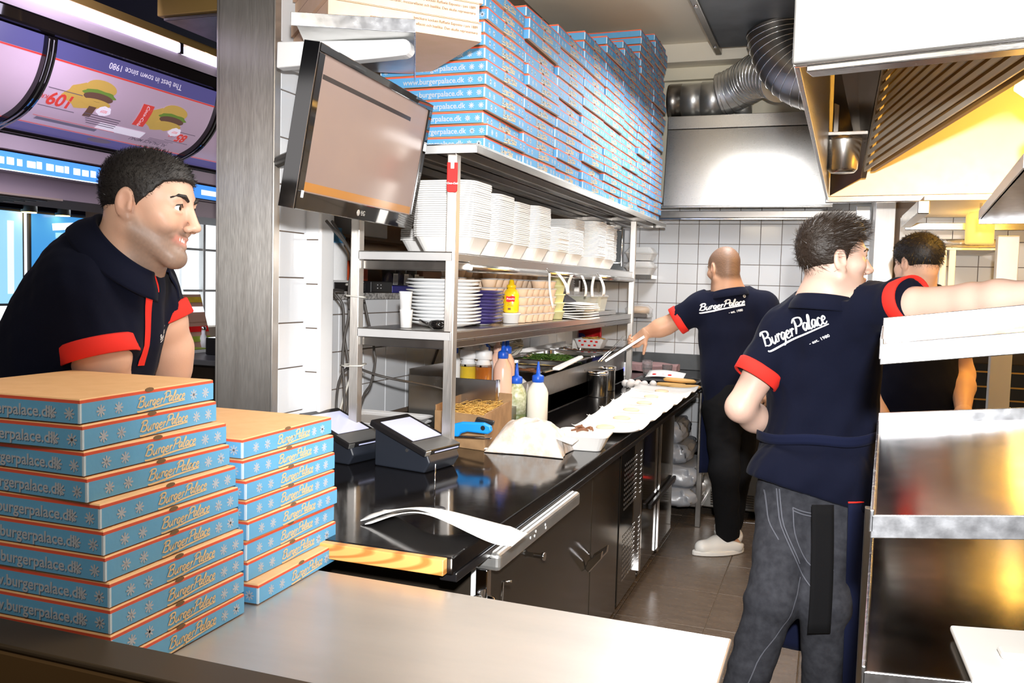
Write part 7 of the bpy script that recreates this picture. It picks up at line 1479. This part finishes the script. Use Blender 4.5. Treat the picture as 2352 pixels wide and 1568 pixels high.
# ------------------------------------------------------------------ striding cook in the middle, seen from behind
def man_front():
    q = J['front']; q['anL'] = np.array((-.235, 2.80, .11)); q['anR'] = np.array((.040, 2.93, .10)); P_ = person('cook in navy shirt and grey jeans striding past with one arm stretched out', (-.1, 2.88, 0))
    F = unit(CR * .985 - CB_ * .05 + CUp * .04); H = Head((.0018, 2.9378, 1.600), F, CUp, 1.02); D = SDF(); H.skull(D)
    BF = unit(CR * .62 - CB_ * .78); BS = np.cross(BF, (0, 0, 1)); SQ = (BF, 1.45)
    D.rc(H.w(0, -.02, -.04), q['neckb'], .060, .072, .03)
    D.rc(q['neckb'], q['uback'], .085, .12, .04, flat=SQ); D.rc(q['uback'], q['chest'], .12, .135, .04, flat=SQ); D.rc(q['chest'], q['belly'], .135, .125, .04, flat=SQ); D.rc(q['belly'], q['pelvis'], .125, .135, .04, flat=SQ)
    for s_ in 'RL':
        D.rc(q['uback'], q['sh' + s_], .08, .056, .03); m1 = q['el' + s_] * .65 + q['wr' + s_] * .35
        limb(D, [q['sh' + s_], q['sh' + s_] * .5 + q['el' + s_] * .5, q['el' + s_], m1, q['wr' + s_]], [.056, .053, .046, .047, .031], .02)
        D.rc(q['pelvis'], q['hip' + s_], .12, .09, .04); limb(D, [q['hip' + s_], q['kn' + s_], q['an' + s_]], [.09, .058, .040], .03); foot(D, q['an' + s_], BF)
    hands = [(q['wrL'], q['hdL'] - q['wrL'], -CB_, -1, .5), (q['wrR'], q['hdR'] - q['wrR'], (0, 0, 1), 1, .3)]
    nk = H.w(0, -.03, -.10) * .55 + q['neckb'] * .45; nd = unit(H.w(0, -.02, 0) - q['neckb']); allp = np.array(list(q.values())); lo, hi = allp.min(0) - .2, allp.max(0) + .16; lo[2] = .002
    np_obj('body', body_parts(D, H, lo, hi, hands, .0085, .0032, neck=(nk, nd)), 'skin', P_, tone=tone_fn(H, (.74, .50, .40), beard=.18, beard_c=(.40, .27, .20), ruddy=.08))
    eyes(H, P_); brows(H, P_, 'hair_brown')
    hs = hair_sdf(H, (HL_F, [-.080, -.078, -.064, -.040, .030, .028, -.010, .030, .048, .066, .072, .074]), lambda L: .003 + .022 * np.clip((L[..., 2] - .03) / .085, 0, 1) ** 1.2 * (1 + .35 * np.clip(L[..., 1] / .08, -.6, 1)), .0010, 8)
    hd = np_obj('hair', [hs.mesh(H.c - .17, H.c + .18, .0034)], 'hair_brown', P_); strands(hd, H, 6000, .024, P_, 'hair_brown_s', flow=(0, .75, .05), w=.0005)
    S_ = SDF(); S_.rc(q['neckb'] - nd * .01, q['uback'], .085, .140, .06, flat=SQ); S_.rc(q['uback'], q['chest'], .140, .162, .06, flat=SQ); S_.rc(q['chest'], q['belly'], .162, .160, .06, flat=SQ); S_.rc(q['belly'], q['pelvis'] - np.array((0, 0, .10)), .160, .186, .06, flat=SQ)
    for s_ in 'RL': d = unit(q['sl' + s_] - q['sh' + s_]); S_.rc(q['uback'], q['sh' + s_], .10, .074, .05); S_.rc(q['sh' + s_], q['sl' + s_] + d * .03, .076, .070, .035, cut=(q['sl' + s_], d))
    S_.rc(q['shR'], q['chest'], .07, .10, .07); S_.rc(q['hipL'] + np.array((.0, 0, .06)), q['hipR'] + np.array((0, 0, .06)), .134, .134, .05); S_.rc(q['hipL'] + np.array((.0, 0, -.06)), q['hipR'] + np.array((0, 0, -.06)), .138, .138, .04)
    dg = unit(CR * .55 + CUp * .9 + CB_ * .1); wrinkle(S_, .0056, 60, 11, (1, 1, .5))
    S_.raw(lambda P: .0045 * np.sin((P @ unit(CR * .80 - CUp * .62)) * 62 + 1.6 * wob(P, 11, 4)) * np.clip((1.30 - P[..., 2]) / .3, 0, 1))
    S_.neckcut(nk, nd, 1, .12); S_.plane(q['pelvis'] + np.array((0, 0, -.040)), unit(-CUp - CR * .30), .005)
    sh = np_obj('shirt', [S_.mesh(lo, hi, .0072)], 'navy', P_)
    d = unit(q['slR'] - q['shR']); cuff('sleeve_cuff', q['slR'] - d * .036, q['slR'] + d * .006, .0715, .0715, 'red', P_); d = unit(q['slL'] - q['shL']); cuff('sleeve_cuff', q['slL'] - d * .032, q['slL'] + d * .008, .0735, .0715, 'red', P_)
    collar('collar', nk - nd * .035, nd, BF, .074, P_, open_=.35, sq=1.02, h=.030, fold=.022, tilt=.35)
    T = frame(Vector(pix_front), CR * math.cos(.42) + CUp * math.sin(.42), CUp); signature(sh, T, .172, P_, yk=1.75)
    tr = trousers(q, P_, 'denim', (.098, .074, .062), lo, hi, .0085, .0042, pel=(.145, .150), squash=(BF, 1.32), seed=21)
    # jeans seams and back pocket on the right buttock, seen from behind
    T = frame(Vector(q['pelvis'] + CB_ * .4), CR, CUp)
    top_ = [(-.102, -.063), (-.070, -.075), (-.014, -.085)]
    project(tr, [top_, [(x, y - .009) for x, y in top_], [(-.102, -.063), (-.096, -.160), (-.056, -.235), (0, -.240)], [(-.142, -.01), (-.138, -.12), (-.098, -.23), (-.060, -.30)], [(-.135, -.01), (-.130, -.12), (-.090, -.23)], [(-.170, -.02), (-.168, -.11), (-.150, -.16)]], T, .0030, 'denim_seam', 'seam', P_, off=.0016, taper=False)
    T2 = frame(Vector(q['knL'] + CB_ * .4), CR, CUp); project(tr, [[(.075, .07), (.045, 0), (.015, -.07), (-.05, -.17), (-.085, -.27)]], T2, .0030, 'denim_seam', 'seam', P_, off=.0016, taper=False)
    # apron: wrapped round his right hip and front, ties and cloth strap
    ap_c = q['pelvis']; ax_f = BF; ax_s = -BS
    def apr(u, v):
        a = -0.9 + u * 3.22; z = ap_c[2] - .025 - v * .62; rx_, ry_ = .204 + .035 * v, .172 + .045 * v; wv = 1 + .05 * v * math.sin(9 * a + 2); s2 = np.cross((0, 0, 1), BF) * -1
        p = ap_c + BF * (math.cos(a) * ry_ * wv) + (np.cross(BF, (0, 0, 1))) * (-math.sin(a) * rx_ * wv * -1); return (p[0], p[1], z)
    MB().sheet(lambda u, v: apr(u, v), 40, 22, .003).build('apron', 'navy_apron', P_)
    MB().tube([np.array(apr(u, 0.0)) + np.array((0, 0, .003)) for u in np.linspace(0, 1, 24)], .0026, 6).build('apron_piping', 'red', P_)
    bl = []
    def band(u, v):
        a = 1.3 + u * 3.6; s2 = np.cross(BF, (0, 0, 1)); p = q['belly'] * .35 + q['pelvis'] * .65 + BF * math.cos(a) * .152 + s2 * math.sin(a) * .192; return (p[0], p[1], p[2] + .095 - .05 * u + .032 * v + .004 * math.sin(17 * u))
    MB().sheet(band, 40, 3, .003).build('apron_tie', 'navy_apron', P_)
    sp0 = np.array(strap_px[0]); sp1 = np.array(strap_px[1])
    MB().sheet(lambda u, v: tuple(sp0 * (1 - v) + sp1 * v + CR * ((u - .5) * .066) + CB_ * (.012 * math.sin(3 * v))), 5, 12, .003).build('apron_strap', 'black_cloth', P_)
    for s_ in 'RL': shoe('shoe', q['an' + s_], BF, 'black', P_)
    fin(P_, P_.location)
man_left()
pix_front = (-.056, 2.527, 1.351); strap_px = [(.005, 2.76, .87), (.012, 2.70, .50)]
man_front()

# ------------------------------------------------------------------ bald cook at the back
def man_back():
    q = J['back']; q['anL'] = np.array((-.493, 5.10, .10)); q['anR'] = np.array((-.50, 5.33, .10)); P_ = person('bald cook in navy shirt and white clogs reaching towards the shelf rack', (-.49, 5.15, 0))
    F = unit(-CB_ * .93 - CR * .34 - CUp * .12); H = Head((-.5823, 5.1259, 1.6246), F, CUp - CR * .03, 1.05); D = SDF(); H.skull(D)
    BF = unit(-CB_ * .97 - CR * .12) * np.array((1, 1, 0)); BF = unit(BF); SQ = (BF, 1.5)
    D.rc(H.w(0, -.03, -.03), q['neckb'], .066, .080, .03); D.rc(q['neckb'], q['uback'], .09, .12, .04, flat=SQ); D.rc(q['uback'], q['chest'], .12, .15, .04, flat=SQ); D.rc(q['chest'], q['belly'], .15, .14, .04, flat=SQ); D.rc(q['belly'], q['pelvis'], .14, .14, .04, flat=SQ)
    for s_ in 'RL':
        D.rc(q['uback'], q['sh' + s_], .08, .06, .03); limb(D, [q['sh' + s_], q['el' + s_], q['el' + s_] * .65 + q['wr' + s_] * .35, q['wr' + s_]], [.060, .052, .052, .033], .02)
        D.rc(q['pelvis'], q['hip' + s_], .12, .09, .04); limb(D, [q['hip' + s_], q['kn' + s_], q['an' + s_]], [.09, .06, .042], .03); foot(D, q['an' + s_], -CR if s_ == 'L' else BF)
    hands = [(q['wrL'], q['hdL'] - q['wrL'] - CUp * .02, CUp * .6 + CB_ * .6, -1, .75), (q['wrR'], q['hdR'] - q['wrR'], BF, 1, .5)]
    nk = H.w(0, -.03, -.10) * .5 + q['neckb'] * .5; nd = unit(H.w(0, -.02, 0) - q['neckb']); allp = np.array(list(q.values())); lo, hi = allp.min(0) - .24, allp.max(0) + .16; lo[2] = .002
    np_obj('body', body_parts(D, H, lo, hi, hands, .010, .0045, .0045, neck=(nk, nd)), 'skin', P_, tone=tone_fn(H, (.60, .34, .22), beard=.55, beard_c=(.10, .06, .04), scalp=(.045, .028, .015)))
    eyes(H, P_); brows(H, P_, 'hair_brown')
    S_ = SDF(); S_.rc(q['neckb'], q['uback'], .10, .145, .06, flat=SQ); S_.rc(q['uback'], q['chest'], .145, .185, .06, flat=SQ); S_.rc(q['chest'], q['belly'], .185, .175, .06, flat=SQ); S_.rc(q['belly'], q['pelvis'], .175, .170, .06, flat=SQ)
    for s_ in 'RL': d = unit(q['sl' + s_] - q['sh' + s_]); S_.rc(q['uback'], q['sh' + s_], .105, .082, .06); S_.rc(q['sh' + s_], q['sl' + s_] + d * .03, .083, .078, .04, cut=(q['sl' + s_], d))
    wrinkle(S_, .0050, 48, 31, (1, 1, .5)); S_.neckcut(nk, nd, 1, .13); S_.plane(q['pelvis'] - np.array((0, 0, .03)), (0, 0, -1), .005); sh = np_obj('shirt', [S_.mesh(lo, hi, .0095)], 'navy', P_)
    for s_ in 'RL': d = unit(q['sl' + s_] - q['sh' + s_]); cuff('sleeve_cuff', q['sl' + s_] - d * .030, q['sl' + s_] + d * .006, .081, .080, 'red', P_)
    collar('collar', nk - nd * .035, nd, BF, .082, P_, open_=.35, sq=1.0, h=.028, fold=.02, tilt=.3)
    T = frame(Vector(pix_back), CR * math.cos(.12) + CUp * math.sin(.12), CUp); signature(sh, T, .245, P_, yk=1.0)
    trousers(q, P_, 'black_cloth', (.105, .078, .066), lo, hi, .011, .004, pel=(.15, .15), squash=(BF, 1.3), seed=41)
    MB().sheet(lambda u, v: tuple(q['pelvis'] + BF * (.13 + .01 * math.sin(7 * u)) + np.cross(BF, (0, 0, 1)) * ((u - .5) * .28) + np.array((0, 0, .05 - v * .48))), 14, 10, .004).build('apron', 'navy_apron', P_)
    for s_ in 'RL':
        d = -CR + CB_ * .3 if s_ == 'L' else BF; sh_ = shoe('clog', q['an' + s_], d, 'clog', P_, lo_cut=.085); an = q['an' + s_]; MB().lathe([(.046, 0), (.044, .07), (.046, .14)], 20, c=(an[0], an[1], .05)).build('sock', 'sock', P_)
    fin(P_, P_.location)
pix_back = (-.529, 4.545, 1.417)
man_back()

# ------------------------------------------------------------------ dark haired cook behind the pass rack
def man_fourth():
    q = J['fourth']; P_ = person('dark haired cook in black seen from behind at the pass rack', (.38, 4.15, 0))
    q['anL'][2] = q['anR'][2] = .10; F = unit(-CB_ * .95 - CR * .26 - CUp * .05); H = Head((.3401, 4.1284, 1.636), F, CUp, 1.0); D = SDF(); H.skull(D); BF = unit((-CB_) * np.array((1, 1, 0))); SQ = (BF, 1.5)
    D.rc(H.w(0, -.03, -.03), q['neckb'], .058, .072, .03); D.rc(q['neckb'], q['uback'], .085, .12, .04, flat=SQ); D.rc(q['uback'], q['chest'], .12, .14, .04, flat=SQ); D.rc(q['chest'], q['belly'], .14, .13, .04, flat=SQ); D.rc(q['belly'], q['pelvis'], .13, .14, .04, flat=SQ)
    for s_ in 'RL':
        D.rc(q['uback'], q['sh' + s_], .08, .056, .03); limb(D, [q['sh' + s_], q['el' + s_], q['el' + s_] * .65 + q['wr' + s_] * .35, q['wr' + s_]], [.056, .047, .048, .030], .02)
        D.rc(q['pelvis'], q['hip' + s_], .12, .09, .04); limb(D, [q['hip' + s_], q['kn' + s_], q['an' + s_]], [.09, .06, .042], .03); foot(D, q['an' + s_], BF)
    hands = [(q['wrR'], q['hdR'] - q['wrR'], CUp, -1, .35), (q['wrL'], q['hdL'] - q['wrL'], CUp, 1, .5)]
    nk = H.w(0, -.03, -.10) * .5 + q['neckb'] * .5; nd = unit(H.w(0, -.02, 0) - q['neckb']); allp = np.array(list(q.values())); lo, hi = allp.min(0) - .22, allp.max(0) + .16; lo[2] = .002
    np_obj('body', body_parts(D, H, lo, hi, hands, .010, .0042, .0042, neck=(nk, nd)), 'skin', P_, tone=tone_fn(H, (.70, .44, .32), beard=.4, beard_c=(.15, .10, .07)))
    eyes(H, P_); brows(H, P_, 'hair_black')
    hs = hair_sdf(H, (HL_F, HL_U), lambda L: .003 + .012 * np.clip((L[..., 2] + .03) / .10, 0, 1), .0014, 15); hd = np_obj('hair', [hs.mesh(H.c - .16, H.c + .17, .004)], 'hair_black', P_); strands(hd, H, 3000, .014, P_, 'hair_strand', flow=(0, .1, -.5), w=.0006)
    S_ = SDF(); S_.rc(q['neckb'], q['uback'], .09, .14, .06, flat=SQ); S_.rc(q['uback'], q['chest'], .14, .168, .06, flat=SQ); S_.rc(q['chest'], q['belly'], .168, .16, .06, flat=SQ); S_.rc(q['belly'], q['pelvis'], .16, .168, .06, flat=SQ)
    for s_ in 'RL': d = unit(q['sl' + s_] - q['sh' + s_]); S_.rc(q['uback'], q['sh' + s_], .10, .076, .06); S_.rc(q['sh' + s_], q['sl' + s_] + d * .03, .077, .072, .04, cut=(q['sl' + s_], d))
    wrinkle(S_, .0045, 48, 51, (1, 1, .5)); S_.neckcut(nk, nd, 1, .13); S_.plane(q['pelvis'] - np.array((0, 0, .03)), (0, 0, -1), .005); np_obj('shirt', [S_.mesh(lo, hi, .0095)], 'navy', P_)
    for s_ in 'RL': d = unit(q['sl' + s_] - q['sh' + s_]); cuff('sleeve_cuff', q['sl' + s_] - d * .028, q['sl' + s_] + d * .005, .075, .074, 'red', P_)
    collar('collar', nk - nd * .035, nd, BF, .074, P_, open_=.35, sq=1.0, h=.028, fold=.02, tilt=.3)
    trousers(q, P_, 'black_cloth', (.10, .075, .062), lo, hi, .012, .004, pel=(.145, .15), squash=(BF, 1.3), seed=61)
    for s_ in 'RL': shoe('shoe', q['an' + s_], BF, 'black', P_)
    fin(P_, P_.location)
man_fourth()
